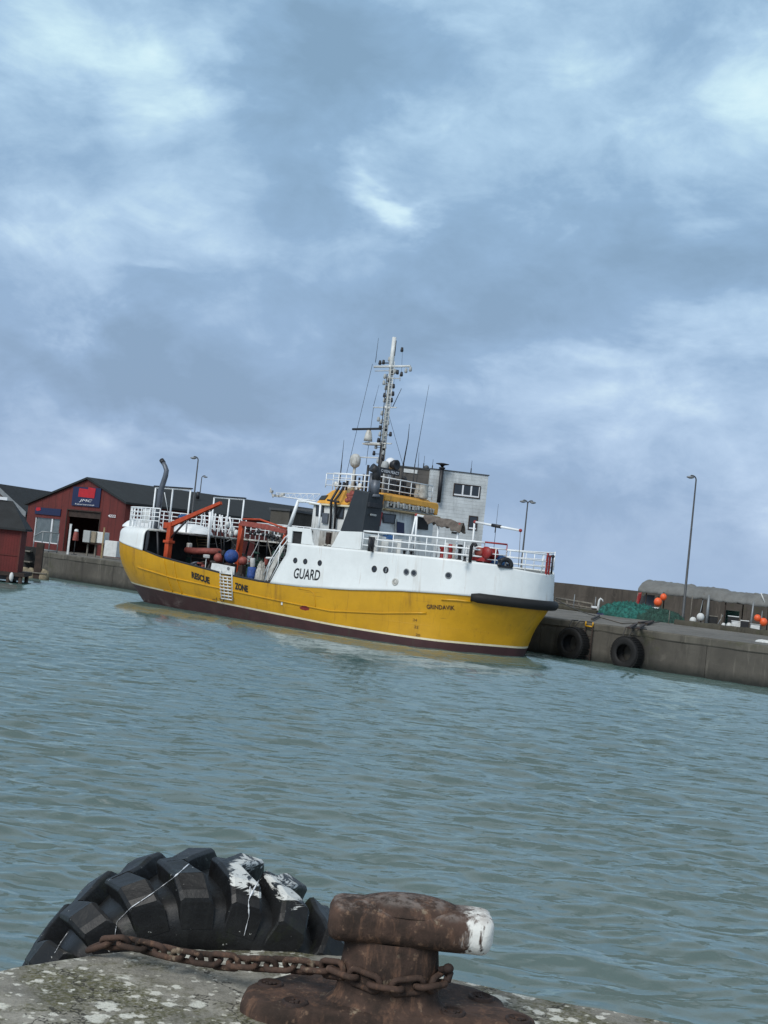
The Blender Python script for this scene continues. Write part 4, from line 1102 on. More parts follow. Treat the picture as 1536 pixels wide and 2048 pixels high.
# funnel on the casing, starboard side: leaning aft edge
fb4 = [L(-8.06, 3.55, 4.70), L(-6.72, 3.55, 4.72), L(-6.60, 2.5, 4.72), L(-8.0, 2.5, 4.70)]
ft4 = [L(-7.47, 3.50, 6.66), L(-6.62, 3.50, 6.56), L(-6.5, 2.55, 6.56), L(-7.4, 2.55, 6.66)]
mb = MB(); mb.add(fb4 + ft4, [(0,3,2,1),(4,5,6,7),(0,1,5,4),(1,2,6,5),(2,3,7,6),(3,0,4,7)]); fu = mb.build('funnel', M['funnel_paint'], ship, bevel=.03)
mb = MB(); c = fp(746, 1030, -6.58); mb.box(c + V((.02, 0, 0)), (.05, .42, .09)); mb.build('name_plate', M['box_grey'], fu, bevel=.03)
mb = MB(); mb.box(V((-6.57, -3.02, 6.02)), (.14, .95, .22)); mb.build('louvre', M['black_paint'], fu, bevel=.01)
p0 = sp(749, 990, 3.0); p1 = sp(752, 940, 3.0)
mb = MB(); mb.cyl(p0, p0 + V((0, 0, .68)), .20, n=16); mb.cyl(p0 + V((0,0,-.1)), p0 + V((0, 0, .05)), .30, .22, n=16); mb.cyl(p0 + V((-.35, .1, 0)), p0 + V((-.35, .1, 1.0)), .11, n=12); mb.build('exhaust_stack', M['steel_grey'], fu)
mb = MB(); mb.tube([p0 + V((0,0,.66)), p0 + V((0, 0, .98)), p0 + V((-.03, -.06, 1.14)), p0 + V((-.12, -.26, 1.24))], [.20, .20, .20, .205], 16); mb.build('exhaust_elbow', M['black_paint'], fu)

# ------------------------------------------------------------------ radio deck: rails, domes, lights
RZ = 6.74
def rail(name, tops, posts, drops=(1.0,), r=.028, mat='rail_white', base=0.0, parent=ship, pr=.024):
    """tops: polyline of the top rail; posts: indices/fractions; drops: heights as part of the post below the top"""
    mb = MB(); h = base
    mb.tube(tops, r, 8)
    for d in drops: mb.tube([V(p) - V((0, 0, d)) for p in tops], r * .75, 6)
    seg = [0]
    for a, b in zip(tops, tops[1:]): seg.append(seg[-1] + (V(b) - V(a)).length)
    for k in range(posts + 1):
        d = seg[-1] * k / posts
        for i in range(len(seg) - 1):
            if d <= seg[i+1] + 1e-6:
                p = V(tops[i]).lerp(V(tops[i+1]), (d - seg[i]) / (seg[i+1] - seg[i])); break
        mb.cyl(p, p - V((0, 0, h)), pr, n=6)
    return mb.build(name, M[mat], parent)
a, b = fp(756, 952, -7.1), fp(866, 973, -7.1)
rail('roof_rail', [V((-7.1, a.y, a.z)), V((-7.1, b.y, a.z))], 5, (.28, .55), base=a.z - RZ)
rail('roof_rail', [V((-7.1, a.y, a.z)), V((-10.3, a.y, a.z))], 4, (.28, .55), base=a.z - RZ)
# dark instruments standing behind the rail
mb = MB()
for px, h_, w_ in ((775,.55,.18),(786,.65,.13),(798,.6,.2),(806,.85,.14),(816,.4,.18),(826,.62,.12)):
    p = fp(px, 980, -7.6); mb.box(V((p.x, p.y, RZ + h_/2)), (.25, w_, h_)); mb.sph(V((p.x, p.y, RZ + h_)), w_*.7, 8, 10)
mb.build('roof_instruments', M['black_paint'], ship, bevel=.02)
mb = MB(); p = fp(843, 983, -7.2); mb.lathe([(.34, 0), (.36, .15), (.30, .5), (.33, .62)], V((p.x, p.y, RZ + .02)), 14); mb.build('rope_basket', M['sack_white'], ship)
p0, p1 = fp(761, 938, -7.6), fp(799, 950, -7.6)
mb = MB(); zc = (p0.z + p1.z) / 2; mb.bb(-7.64, -7.60, p0.y, p1.y, zc - .13, zc + .15); brd = mb.build('name_board', M['black_paint'], ship)
vs, fs = text_pts('O KEN PEACT', 1.0, .0, .02); mb = MB()
mb.add([V((-7.59, p0.y + .05 + (p1.y - p0.y - .1) * u_, zc - .07 + .14 * v_)) for u_, v_ in vs], fs); mb.build('lettering', M['sign_white'], brd)
# satellite domes and horn lamps
def dome(px, py, x, r, h, mat):
    p = fp(px, py, x); mb = MB()
    mb.lathe([(0, r*1.0), (r*.5, r*.87), (r*.87, r*.5), (r, 0), (r*.97, -h*.5), (r*.8, -h*.8), (r*.35, -h)], p, 18); mb.cyl(p - V((0,0,h)), V((p.x, p.y, RZ)), .07, n=8); return mb.build('satellite_dome', M[mat], ship)
dome(711, 918, -9.6, .26, .42, 'dirty_white'); dome(781, 926, -8.2, .26, .3, 'sign_white')
mb = MB(); p = fp(790, 930, -7.7); R_ = Matrix.Rotation(math.radians(90), 3, 'Y') @ Matrix.Rotation(0, 3, 'Z')
mb.lathe([(0, -.25), (.16, -.22), (.24, -.05), (.25, .12), (.21, .13), (.0, .04)], p, 18, R_); mb.cyl(p - V((0,0,.2)), V((p.x, p.y, RZ)), .05, n=8); mb.build('searchlight', M['black_paint'], ship)
mb = MB(); p = fp(770, 932, -8.1); mb.lathe([(0, .25), (.14, .2), (.2, .0), (.17, -.22), (.06, -.3)], p, 16); mb.cyl(p - V((0,0,.2)), V((p.x, p.y, RZ)), .05, n=8); mb.build('compass_housing', M['box_grey'], ship)
# platform rail aft on the roof and small gear
a, b = sp(668, 946, 1.2), sp(706, 951, 1.2)
rail('roof_rail', [a, V((b.x, b.y, a.z))], 3, (.22,), base=a.z - RZ, pr=.02)
mb = MB()
for px, py0, py1, r_ in ((686,964,981,.06),(693,960,981,.07),(706,950,984,.09),(707,966,984,.12),(716,955,985,.05),(724,948,985,.05),(731,930,985,.06)):
    p = sp(px, py1, 1.0); q_ = sp(px + (py1-py0)*.106, py0, 1.0); mb.cyl(p, V((p.x, p.y, q_.z)), r_, n=8)
mb.build('roof_vents', M['black_paint'], ship)
for px, py in ((672,968),(678,970),(700,975),(712,978),(720,972)):
    mb = MB(); p = sp(px, py, 1.0); mb.sph(p, (.13, .12, .15), 8, 10); mb.cyl(p, V((p.x, p.y, RZ)), .03, n=6)
    mb.build('roof_lamp', M['plastic_white'], ship)
# aerial trestle running aft from the wheelhouse roof
mb = MB(); A0, A1 = sp(552, 986, 0.3), sp(640, 988, 0.3); B0, B1 = sp(552, 992, 0.3), sp(632, 1002, 0.3)
mb.tube([A0, A1], .022, 6); mb.tube([B0, B1], .03, 6)
for k in range(7):
    f0, f1 = k / 7, (k + .5) / 7; mb.tube([A0.lerp(A1, f0), B0.lerp(B1, f1), A0.lerp(A1, (k+1)/7)], .014, 5)
mb.build('aerial_trestle', M['rail_white'], ship)
mb = MB()
for px, py in ((543,983),(548,991),(556,992),(562,991),(566,989)): mb.box(sp(px, py, .3), (.16, .12, .12))
mb.cyl(sp(541, 976, .3), sp(546, 995, .3), .03, n=6); mb.build('aerial_head', M['dirty_white'], ship)

# ------------------------------------------------------------------ mast
MX = -9.05
zb_, zt_ = RZ - .05, 14.42
mast = MB(); mast.tube([V((MX, 0, zb_)), V((MX, 0, 9.3))], [.16, .13], 12); ms = mast.build('mast', M['black_paint'], ship)
mb = MB(); mb.tube([V((MX, 0, 9.3)), V((MX, 0, 12.95)), V((MX, 0, 13.0)), V((MX, 0, zt_))], [.085, .075, .12, .10], 10)
for i in range(22):     # ladder up the mast
    z = 9.0 + i * .19; mb.cyl(V((MX + .08, -.14, z)), V((MX + .30, -.14, z)), .010, n=5)
for dx in (.10, .30): mb.cyl(V((MX + dx, -.14, 8.8)), V((MX + dx, -.14, 13.2)), .013, n=5)
for i in range(12):     # lattice stays bracing the pole
    z = 8.6 + i * .36; sgn = 1 if i % 2 else -1
    mb.cyl(V((MX - .13 * sgn, .05, z)), V((MX + .13 * sgn, .05, z + .36)), .014, n=5)
mb.cyl(V((MX - .14, .05, 8.4)), V((MX - .13, .05, 12.9)), .030, n=6); mb.cyl(V((MX + .14, .05, 8.4)), V((MX + .13, .05, 12.9)), .024, n=6)
mb.build('upper_pole', M['plastic_white'], ms)
mb = MB(); mb.cyl(V((MX - .10, -.12, 9.2)), V((MX - .10, -.12, 12.6)), .022, n=6); mb.cyl(V((MX + .05, .12, 9.2)), V((MX + .05, .12, 12.8)), .02, n=6); mb.build('cable_run', M['black_paint'], ms)
mb = MB(); mb.cyl(V((MX + .16, -.02, 13.5)), V((MX + .16, -.02, 14.25)), .02, n=6); mb.build('cable_run', M['black_paint'], ms)
def yard(z, x0, x1, r, mat='plastic_white'):
    mb = MB(); mb.tube([V((x0, -.05, z)), V((x1, -.05, z))], r, 8)
    mb.cyl(V((MX, 0, z - .06)), V((MX, 0, z + .06)), .13, n=10); return mb.build('yard', M[mat], ms)
def mp(px, py): return sp(px, py, .05)
for (pa, pb, r) in (((749,727),(820,739),.055), ((747,814),(793,816),.03), ((730,884),(783,889),.035), ((716,913),(757,917),.03)):
    a, b = mp(*pa), mp(*pb); yard((a.z + b.z) / 2, a.x, b.x, r)
mb = MB(); a, b = mp(730, 886), mp(785, 889); mb.bb(a.x, MX, -.25, .15, a.z - .09, a.z - .02); mb.build('radar_platform', M['dirty_white'], ms)
# radar scanner: gearbox and bar
g_ = mp(737, 872); mb = MB(); mb.lathe([(0, .30), (.10, .28), (.16, .12), (.2, -.1), (.22, -.25), (0, -.26)], g_, 14); rg = mb.build('radar', M['dirty_white'], ms)
a, b = mp(706, 854), mp(760, 862); mb = MB(); c = (a + b) / 2; R_ = Matrix.Rotation(-math.atan2(.03, 1), 3, 'Y'); mb.box(V((c.x, c.y, c.z)), ((b - a).length, .14, .10), R_); mb.cyl(V((g_.x, g_.y, g_.z + .2)), V((g_.x, g_.y, c.z)), .06, n=8); mb.build('scanner_bar', M['black_paint'], rg, bevel=.03)
# lamps, horns and aerials dotted up the mast
spec = [(769,790,'d'),(786,787,'d'),(764,826,'g'),(762,843,'g'),(776,845,'g'),(760,855,'d'),(772,857,'d'),(772,868,'g'),(748,906,'d'),(766,905,'g'),(770,752,'g'),(778,760,'d'),(768,765,'g'),(786,745,'d'),(803,748,'d'),(804,699,'d'),(790,742,'g'),(760,725,'d'),(767,724,'d'),(779,718,'g'),(765,936,'g'),(821,738,'g'),(757,838,'g'),(781,868,'d'),(760,868,'g'),(769,800,'g'),(783,800,'d'),(772,775,'g'),(787,772,'d'),(757,880,'d'),(770,893,'g'),(752,893,'g'),(765,915,'d'),(756,922,'g'),(777,758,'g'),(795,744,'d'),(812,741,'g')]
for px, py, k in spec:
    p = mp(px, py); mb = MB(); mb.lathe([(0, .11), (.055, .10), (.07, .0), (.08, -.08), (.05, -.12), (0, -.12)], p, 10)
    if px < 800 and abs(p.x - MX) > .1: mb.cyl(p + V((0, 0, -.04)), V((MX, 0, p.z - .04)), .018, n=5)
    elif abs(p.x - MX) <= .1: mb.cyl(p, V((MX, 0, p.z)), .02, n=5)
    mb.build('mast_lamp', M['black_paint' if k == 'd' else 'box_grey'], ms)
mb = MB()
for (pa, pb) in (((750,742),(790,746)), ((768,757),(800,762)), ((766,768),(782,770))):
    a, b = mp(*pa), mp(*pb); mb.tube([a, V((b.x, b.y, a.z))], .022, 6)
mb.tube([mp(800,762), mp(800,748)], .02, 5); mb.build('lamp_bracket', M['dirty_white'], ms)
# whip aerials and wire stays
def whip(name, pts, r0, r1, mat='black_paint', off=.05):
    ps = [sp(a, b, off) for a, b in pts]; mb = MB(); n = len(ps)
    if name == 'whip_aerial' and ps[0].z < 9.0:
        f = V((ps[0].x, ps[0].y, RZ)); mb.cyl(f, ps[0], r0 * 1.3, r0 * 1.3, 6)
    mb.tube(ps, [r0 + (r1 - r0) * i / (n - 1) for i in range(n)], 5); return mb.build(name, M[mat], ship)
whip('whip_aerial', [(751,725),(757,676)], .016, .008); whip('whip_aerial', [(785,815),(803,777)], .022, .014)
whip('whip_aerial', [(747,812),(758,770)], .012, .006); whip('whip_aerial', [(803,746),(805,700)], .008, .006)
whip('whip_aerial', [(807,928),(816,880),(819,848)], .038, .010, off=-1.2); whip('whip_aerial', [(830,928),(840,872),(858,770)], .02, .008, off=-1.6)
whip('whip_aerial', [(683,930),(688,880)], .022, .008, off=1.2); whip('whip_aerial', [(837,928),(838,905)], .012, .008, off=-1.8)
whip('stay', [(745,728),(693,948)], .011, .011); whip('stay', [(747,815),(732,930)], .012, .012)
whip('stay', [(777,828),(806,930)], .010, .010, off=-.5); whip('stay', [(789,755),(782,815)], .008, .008)
# ------------------------------------------------------------------ ship: rails, cranes, deck gear
# forecastle rail
def tube_part(name, pts, r, mat, parent=ship, n=8, closed=False):
    mb = MB(); mb.tube(pts, r, n, closed); return mb.build(name, M[mat], parent)
def hullrail(xs, inset=.06): return [L(x, HS(x, 4.0) - inset, 0) for x in xs]
xs = list(np.linspace(-6.3, -.62, 16)); tops = [V((p.x, p.y, 4.78)) for p in hullrail(xs)]
rail('deck_rail', tops, 7, (.33, .62), r=.046, base=.84)
xs = list(np.linspace(-.62, .10, 4)); tops = [V((p.x, p.y, 4.80)) for p in hullrail(xs)]
rail('deck_rail', tops, 1, (), r=.038, base=.86, mat='red_paint')
xs = [.10, .35, .6, .8, .92]; tops = [V((p.x, p.y, 4.56)) for p in hullrail(xs)]; tops += [V((.95, 0, 4.56)), V((.9, .6, 4.56))]
rail('deck_rail', tops, 3, (.3, .55), r=.032, base=.80)
xs = [-.62, -.3, .10]; tops = [V((p.x, p.y, 4.58)) for p in hullrail(xs, .1)]; rail('deck_rail', tops, 2, (.25, .5), r=.028, base=.7)
xs = list(np.linspace(-6.3, .8, 18)); tops = [V((p.x, -p.y, 4.72)) for p in hullrail(xs)]
rail('deck_rail', tops, 9, (.33, .62), r=.03, base=.8)
# stem post: two red uprights
mb = MB(); mb.box(V((.97, .02, 4.16)), (.07, .10, .95)); mb.box(V((.97, .22, 4.12)), (.07, .08, .85)); mb.box(V((.97, .12, 4.5)), (.06, .28, .07)); mb.build('stem_post', M['red_paint'], ship, bevel=.01)
mb = MB(); mb.cyl(V((1.0, .40, 3.75)), V((1.0, .40, 4.5)), .045, n=8); mb.sph(V((1.0, .40, 4.52)), .08, 8, 10); mb.build('stem_bollard', M['black_paint'], ship)
# fairlead: black arch on the deck edge
x = -.05; p = L(.13, HS(.13, 4.0) + .01, 3.87); tx = V((.55, .83, 0)).normalized()
mb = MB(); mb.tube([p + tx * math.cos(a) * .27 + V((0, 0, .05 + math.sin(a) * .24)) for a in np.linspace(-.25, math.pi + .25, 15)], .10, 10); mb.box(p + V((0,0,-.03)), (.62, .16, .10), Matrix((tx, V((-tx.y, tx.x, 0)), V((0,0,1)))).transposed()); fl = mb.build('fairlead', M['black_paint'], ship)
FAIR = p + V((0, 0, .12))
# booms: white pipes with red ends on posts
def boom(pts, r, ends=True):
    b = MB(); b.tube(pts, r, 10); o = b.build('boom', M['rail_white'], ship)
    for e in (pts[0], pts[-1]):
        m_ = MB(); m_.sph(e, r * 1.5, 8, 10); m_.build('boom_end', M['red_paint'], o)
    return o
B1 = [sp(833,1030,3.0), sp(920,1049,3.0)]; boom(B1, .05); 
B2 = [sp(950,1044,2.2), sp(1041,1061,2.2)]; boom(B2, .05)
for a, b, off in (((832,1030),(820,1074),3.0), ((834,1031),(833,1074),3.0), ((878,1038),(876,1078),3.0), ((917,1049),(915,1082),3.0), ((949,1046),(945,1090),2.2)):
    t_ = sp(*a, off); b_ = sp(*b, off); tube_part('boom_post', [t_, V((b_.x, b_.y, 3.88))], .042, 'rail_white')
m_ = MB(); m_.tube([B2[0].lerp(B2[1], .38), B2[0].lerp(B2[1], .58)], .075, 8); m_.tube([B2[0].lerp(B2[1], .46), B2[0].lerp(B2[1], .46) - V((0, 0, .3))], .02, 6); m_.build('boom_wrap', M['black_paint'], ship)
tube_part('boom_line', [B2[1], V((B2[1].x + .08, B2[1].y, 3.9))], .012, 'rope_grey')
# torn tarpaulin thrown over the first boom
def tarp():
    a, b = B1[0].lerp(B1[1], .22), B1[0].lerp(B1[1], 1.08); rows = []; rng = random.Random(4); d = (b - a); sd_ = V((0, -1, 0))
    for i in range(30):
        u = i / 29; row = []
        drop = .30 + .16 * mnoise.noise(V((u * 5, 1, 0))) + .1 * mnoise.noise(V((u * 14, 4, 0))) + (.12 if u > .75 else 0)
        drop *= min(1, u * 5 + .3)
        for j in range(15):
            v = -1 + 2 * j / 14; k = abs(v)
            row.append(a + d * u + V((.05 * mnoise.noise(V((u * 9, v * 3, 2))), v * .20 * (1 + .3 * mnoise.noise(V((u * 6, v * 2, 5)))), .07 + .02 * mnoise.noise(V((u*8, v, 1))) - drop * k ** 1.3 + (.10 * (1 - k) * max(0, mnoise.noise(V((u * 4, 8, 8))) + .3)))))
        rows.append(row)
    m_ = MB(); m_.grid(rows); o = m_.build('tarpaulin', M['tarp_brown'], xf=SHIPM, org=SHIPM @ a)
    so2 = o.modifiers.new('thick', 'SOLIDIFY'); so2.thickness = .015
    tag(o, 'torn grey brown tarpaulin thrown over a white boom on the foredeck', 'tarpaulin')
tarp()
# windlass and winches on the foredeck
W0 = sp(968, 1104, 2.2); W0.z = 3.88
mb = MB(); ay = V((.2, -1, 0)).normalized()
mb.box(W0 + V((0, 0, .18)), (.7, .8, .2)); wl_ = mb.build('windlass', M['red_paint'], ship, bevel=.03)
for dx, mt in ((-.38, 'rail_white'), (.38, 'red_paint')):
    mb = MB(); c = W0 + V((dx, -.1, .48)); R_ = Matrix.Rotation(math.radians(90), 3, 'X')
    mb.lathe([(0, -.3), (.26, -.3), (.26, -.24), (.14, -.2), (.14, .2), (.26, .24), (.26, .3), (0, .3)], c, 18, R_); mb.build('drum', M[mt], wl_)
mb = MB(); c = W0 + V((0, -.1, .48)); mb.lathe([(0, -.34), (.2, -.34), (.2, .34), (0, .34)], c, 16, Matrix.Rotation(math.radians(90), 3, 'X')); mb.build('gearbox', M['red_faded'], wl_)
for px, mt, h_, r_ in ((884, 'red_paint', .62, .12), (893, 'plastic_white', .75, .10), (901, 'red_paint', .70, .12), (909, 'sack_white', .72, .13), (919, 'black_paint', .72, .10)):
    p = sp(px, 1110, 2.6); mb = MB(); mb.lathe([(r_*1.3, 0), (r_*1.3, .06), (r_*.8, .1), (r_*.8, h_*.7), (r_*1.2, h_*.8), (r_, h_), (0, h_)], V((p.x, p.y, 3.88)), 14); mb.build('winch', M[mt], ship)
p = sp(941, 1112, 2.9); tube_part('vent_goose_neck', [V((p.x, p.y, 3.88)), V((p.x, p.y, 4.55)), V((p.x + .06, p.y, 4.66)), V((p.x + .20, p.y, 4.66)), V((p.x + .24, p.y, 4.58))], .075, 'black_paint')
for px in (808, 822, 930, 1000):
    p = sp(px, 1110, 3.3); mb = MB(); mb.lathe([(.1, 0), (.06, .05), (.06, .18), (.11, .2), (.0, .24)], V((p.x, p.y, 3.88)), 12); mb.build('mooring_bitt', M['black_paint'], ship)
def heap(name, c, rx, ry, h_, mat, label, cat, seed, xf=SHIPM, group=None, rot=0, amp=.35, n=40):
    rows = []; rng = seed * 3.7
    for i in range(n + 1):
        a = i / n; row = []
        for k in range(n * 2):
            b = 2 * math.pi * k / (n * 2); r = math.sin(a * math.pi / 2)
            x, y = math.cos(b) * r, math.sin(b) * r
            wx = x + .25 * mnoise.noise(V((x * 3, y * 3, rng))); wy = y + .25 * mnoise.noise(V((x * 3, y * 3, rng + 9)))
            fold = abs(mnoise.noise(V((wx * 2.2 + rng, wy * 3.2, .3)))) * 1.2 + abs(mnoise.noise(V((wx * 4.5, wy * 8 + rng, 2)))) * .7 + abs(mnoise.noise(V((wx * 14, wy * 19 + rng, 5)))) * .35
            z = max(0, math.cos(a * math.pi / 2)) ** .75 * (1 - amp + amp * 1.6 * (1 - fold)); edge = 1 + .22 * mnoise.noise(V((x * 2, y * 2, rng)))
            X, Y = x * rx * edge, y * ry * edge
            row.append(V(c) + V((X * math.cos(rot) - Y * math.sin(rot), X * math.sin(rot) + Y * math.cos(rot), z * h_)))
        rows.append(row)
    m_ = MB(); m_.grid(rows, cv=True); o = m_.build(name, M[mat], xf=xf, org=(xf @ V(c)) if xf else V(c))
    return tag(o, label, cat, group)
p = sp(994, 1110, 1.6); heap('tarpaulin', V((p.x, p.y, 3.88)), .55, .5, .45, 'blue_tarp', 'blue tarpaulin bundled on the foredeck by the bow rail', 'tarpaulin', 3)
p = sp(975, 1112, 1.9); heap('net_bundle', V((p.x - .1, p.y, 3.88)), .45, .35, .40, 'red_faded', 'faded red bundle on the foredeck beside the windlass', 'bundle', 5)
p = sp(836, 1064, 1.6); heap('tarpaulin', V((-6.6, p.y - .2, 4.55)), .3, .35, .22, 'blue_tarp', 'small blue tarpaulin heaped in front of the wheelhouse hatch', 'tarpaulin', 8)
mb = MB(); mb.bb(-6.9, -6.2, p.y - .7, p.y + .3, 3.88, 4.56); mb.build('deck_locker', M['dirty_white'], ship, bevel=.03)

# white gallows frame at the break of the deck
G = [sp(578,1056,3.5), sp(597,1000,3.5), sp(641,1009,3.5), sp(633,1056,3.5)]
mb = MB(); mb.tube(G[:2], [.10, .07], 10); mb.tube(G[1:3], .055, 10); mb.tube([G[2], V((G[2].x + .05, G[2].y, 4.7))], .05, 10)
mb.tube([G[1] - V((0, 0, .06)), sp(612, 1003, 3.5)], .06, 8); mb.build('gallows', M['rail_white'], ship)

# after deck: exhaust standpipe, white rail, gear racks
e0 = sp(313, 1056, 2.6); pts = [V((e0.x, e0.y, 3.95)), V((e0.x, e0.y, 6.1))] + [sp(331, 952, 2.6), sp(333, 941, 2.6), sp(330, 932, 2.6), sp(325, 923, 2.6)]
pts[1].z = pts[2].z - .8; mb = MB(); mb.tube(pts, [.15, .15, .14, .13, .12, .115], 14); ep = mb.build('exhaust_pipe', M['steel_grey'], ship)
tube_part('exhaust_tip', [sp(327, 926, 2.6), sp(323, 920, 2.6)], .13, 'black_paint', ep, 14)
tube_part('pipe_stay', [sp(329, 985, 2.6), sp(337, 1030, 2.0)], .018, 'rail_white', ep)
def deckring(z, inset, xmax): return [V((-21.5 + (float(x) + 21.5) * (1 - inset / 4.6), -float(s) * (1 - inset / 3.6), z)) for x, s in curve_c(3.9) if x < xmax]
st = deckring(5.06, .45, -20.9); full = [V((p.x, -p.y, p.z)) for p in reversed(st)][:-1] + st
rail('stern_rail', full, 26, (.22, .44, .66), r=.032, base=1.05, pr=.026)
rail('shelter_rail', [V((x, 3.6, 4.95)) for x in (-20.7, -17, -13.5)], 10, (.3, .58), r=.03, base=.96)
rail('shelter_rail', [V((x, 2.5, 4.85)) for x in (-20.7, -18.5, -16.5)], 6, (.3, .55), r=.028, base=.86)
mb = MB(); p = sp(292, 1033, 2.2); mb.box(V((p.x, p.y, 4.62)), (.62, .05, .72)); mb.build('rail_board', M['plastic_white'], ship, bevel=.02)
mb = MB(); p = sp(287, 1045, .5); mb.lathe([(1.15, 0), (1.12, .1), (.9, .32), (.5, .5), (0, .55)], V((p.x, p.y, 3.97)), 24); mb.build('raft_cover', M['rail_white'], ship)
mb = MB(); p = sp(392, 1062, .3); mb.lathe([(1.15, 0), (1.12, .1), (.9, .32), (.5, .48), (0, .52)], V((p.x - .3, p.y, 3.97)), 24); mb.build('raft_cover', M['rail_white'], ship)
def rack(pts_px, off, zbase):
    tops = [sp(a, b, off) for a, b in pts_px]; zt_ = sum(p.z for p in tops) / len(tops); mb = MB()
    for p in tops: mb.cyl(V((p.x, p.y, zbase)), V((p.x, p.y, zt_)), .045, n=8)
    mb.tube([V((p.x, p.y, zt_)) for p in tops], .05, 8); o = mb.build('gear_rack', M['rail_white'], ship)
    m_ = MB(); m_.box(V(((tops[0].x + tops[-1].x) / 2, tops[0].y, zt_ + .07)), (abs(tops[-1].x - tops[0].x) + .15, .22, .07)); m_.build('rack_roller', M['black_paint'], o, bevel=.02)
rack([(312,972),(346,977),(381,983)], 1.5, 3.95); rack([(429,992),(459,997),(488,1001)], -2.5, 3.98)
p = sp(371, 1015, .8); heap('tarpaulin', V((p.x, p.y, 4.75)), .42, .3, .2, 'blue_tarp', 'blue cloth bundled on the white rail of the after deck', 'tarpaulin', 11)
# orange deck crane on the starboard side
c0 = sp(335, 1108, 3.0); x0, y0 = c0.x, c0.y
mb = MB(); mb.bb(x0 - .15, x0 + .15, y0 - .15, y0 + .15, 1.2, 3.4); cr = mb.build('deck_crane', M['orange_paint'], ship, bevel=.03)
k1 = sp(345, 1050, 3.0); k2 = sp(442, 1006, 3.0)
mb = MB(); mb.bb(x0 - .13, x0 + .15, y0 - .13, y0 + .13, 3.4, k1.z + .12); mb.bb(x0 - .22, x0 + .22, y0 - .22, y0 + .22, 3.32, 3.46)
mb.box(V((x0 - .25, y0, k1.z - .05)), (.35, .3, .3)); mb.build('crane_post', M['orange_paint'], cr, bevel=.02)
K1 = V((x0, y0, k1.z)); K2 = V((k2.x, y0, k2.z)); d = (K2 - K1).normalized(); sd_ = V((0, 1, 0)); up = d.cross(sd_); up = up if up.z > 0 else -up
mb = MB(); mb.prism([K1 - up * .13 - sd_ * .09, K1 + up * .13 - sd_ * .09, K2 + up * .08 - sd_ * .09, K2 - up * .08 - sd_ * .09], sd_ * .18); mb.build('crane_boom', M['orange_paint'], cr, bevel=.015)
mb = MB(); mb.tube([V((x0 + .12, y0, 3.6)), K1.lerp(K2, .30) - up * .15], .055, 8); mb.build('lift_ram', M['black_paint'], cr)
mb = MB()
mb.tube([K1.lerp(K2, .3 + .06 * i) - up * (.12 if i % 2 else .2) for i in range(11)], .018, 5)
mb.build('crane_hose', M['black_paint'], cr)
# second, folded crane further inboard
c0 = sp(478, 1105, .4); k1 = sp(488, 1046, .4); k2 = sp(572, 1062, .4)
mb = MB(); mb.bb(c0.x - .13, c0.x + .13, c0.y - .13, c0.y + .13, 1.2, k1.z); cr2 = mb.build('folding_crane', M['orange_paint'], ship, bevel=.03)
mb = MB(); K1 = V((c0.x, c0.y, k1.z)); K2 = V((k2.x, c0.y, k2.z)); dd = K2 - K1
mb.prism([K1 + V((-.1, -.14, -.16)), K1 + V((.0, -.14, .10)), K1 + dd * .5 + V((0, -.14, .16)), K2 + V((.1, -.14, .05)), K2 + V((.1, -.14, -.16)), K1 + dd * .5 + V((0, -.14, -.12))], (0, .28, 0)); mb.build('crane_boom', M['red_faded'], cr2, bevel=.03)
mb = MB(); mb.tube([K1 + V((0, 0, .2)), K1 + dd * .4 + V((0, 0, .34)), K2 + V((0, 0, .12))], .05, 8); mb.tube([K2, K2 + V((-.1, 0, -.7))], .09, 8); mb.tube([K1 + V((.25, -.2, -.3)), K1 + V((.1, -.2, -1.5))], .035, 6); mb.build('crane_ram', M['orange_paint'], cr2)
mb = MB()
for i in range(12): mb.sph(K1 + dd * (.15 + .07 * i) + V((0, -.1 + random.random()*.2, -.25 - random.random() * .2)), (.10, .08, .12), 6, 8)
mb.build('crane_gear', M['black_paint'], cr2)
DZ_ = 1.25
# lattice uprights and wires under the folded crane
mb = MB()
for (a, b) in (((535,1075),(532,1130)), ((560,1078),(556,1125)), ((535,1085),(558,1110)), ((560,1085),(534,1110)), ((533,1075),(565,1085))):
    mb.tube([sp(*a, -1.0), sp(*b, -1.0)], .035, 6)
mb.build('net_frame', M['black_paint'], ship)
for a, b in (((440,1060),(445,1118)), ((448,1060),(448,1120))): tube_part('net_pole', [sp(*a, -1.0), sp(*b, -1.0)], .035, 'black_paint')
rng = random.Random(77)
for i in range(70):      # gear stowed about the well deck
    px, py, off = rng.uniform(372, 566), rng.uniform(1072, 1138), rng.uniform(-2.2, 2.0)
    p = sp(px, py, off)
    if p.z < DZ_ + .1 or p.z > 3.3: continue
    m_ = MB(); k = rng.random(); s_ = rng.uniform(.10, .24)
    R_ = Matrix.Rotation(rng.uniform(0, 3), 3, 'Z') @ Matrix.Rotation(rng.uniform(-.5, .5), 3, 'X')
    if k < .4: m_.box(p, (s_ * 1.6, s_, s_ * rng.uniform(.6, 1.5)), R_)
    elif k < .7: m_.lathe([(0, -s_), (s_ * .6, -s_), (s_ * .6, s_), (0, s_)], p, 12, R_)
    else: m_.torus(p, s_, s_ * .35, 16, 7, R_)
    m_.cyl(p, V((p.x, p.y, DZ_)), .03, n=5)
    m_.build('deck_gear', M[rng.choice(['black_paint', 'black_paint', 'wood_brown', 'dark_rope', 'tarp_brown', 'green_net_dark', 'red_faded', 'steel_grey', 'plastic_white', 'sack_white', 'rope_grey'])], ship, bevel=.015)
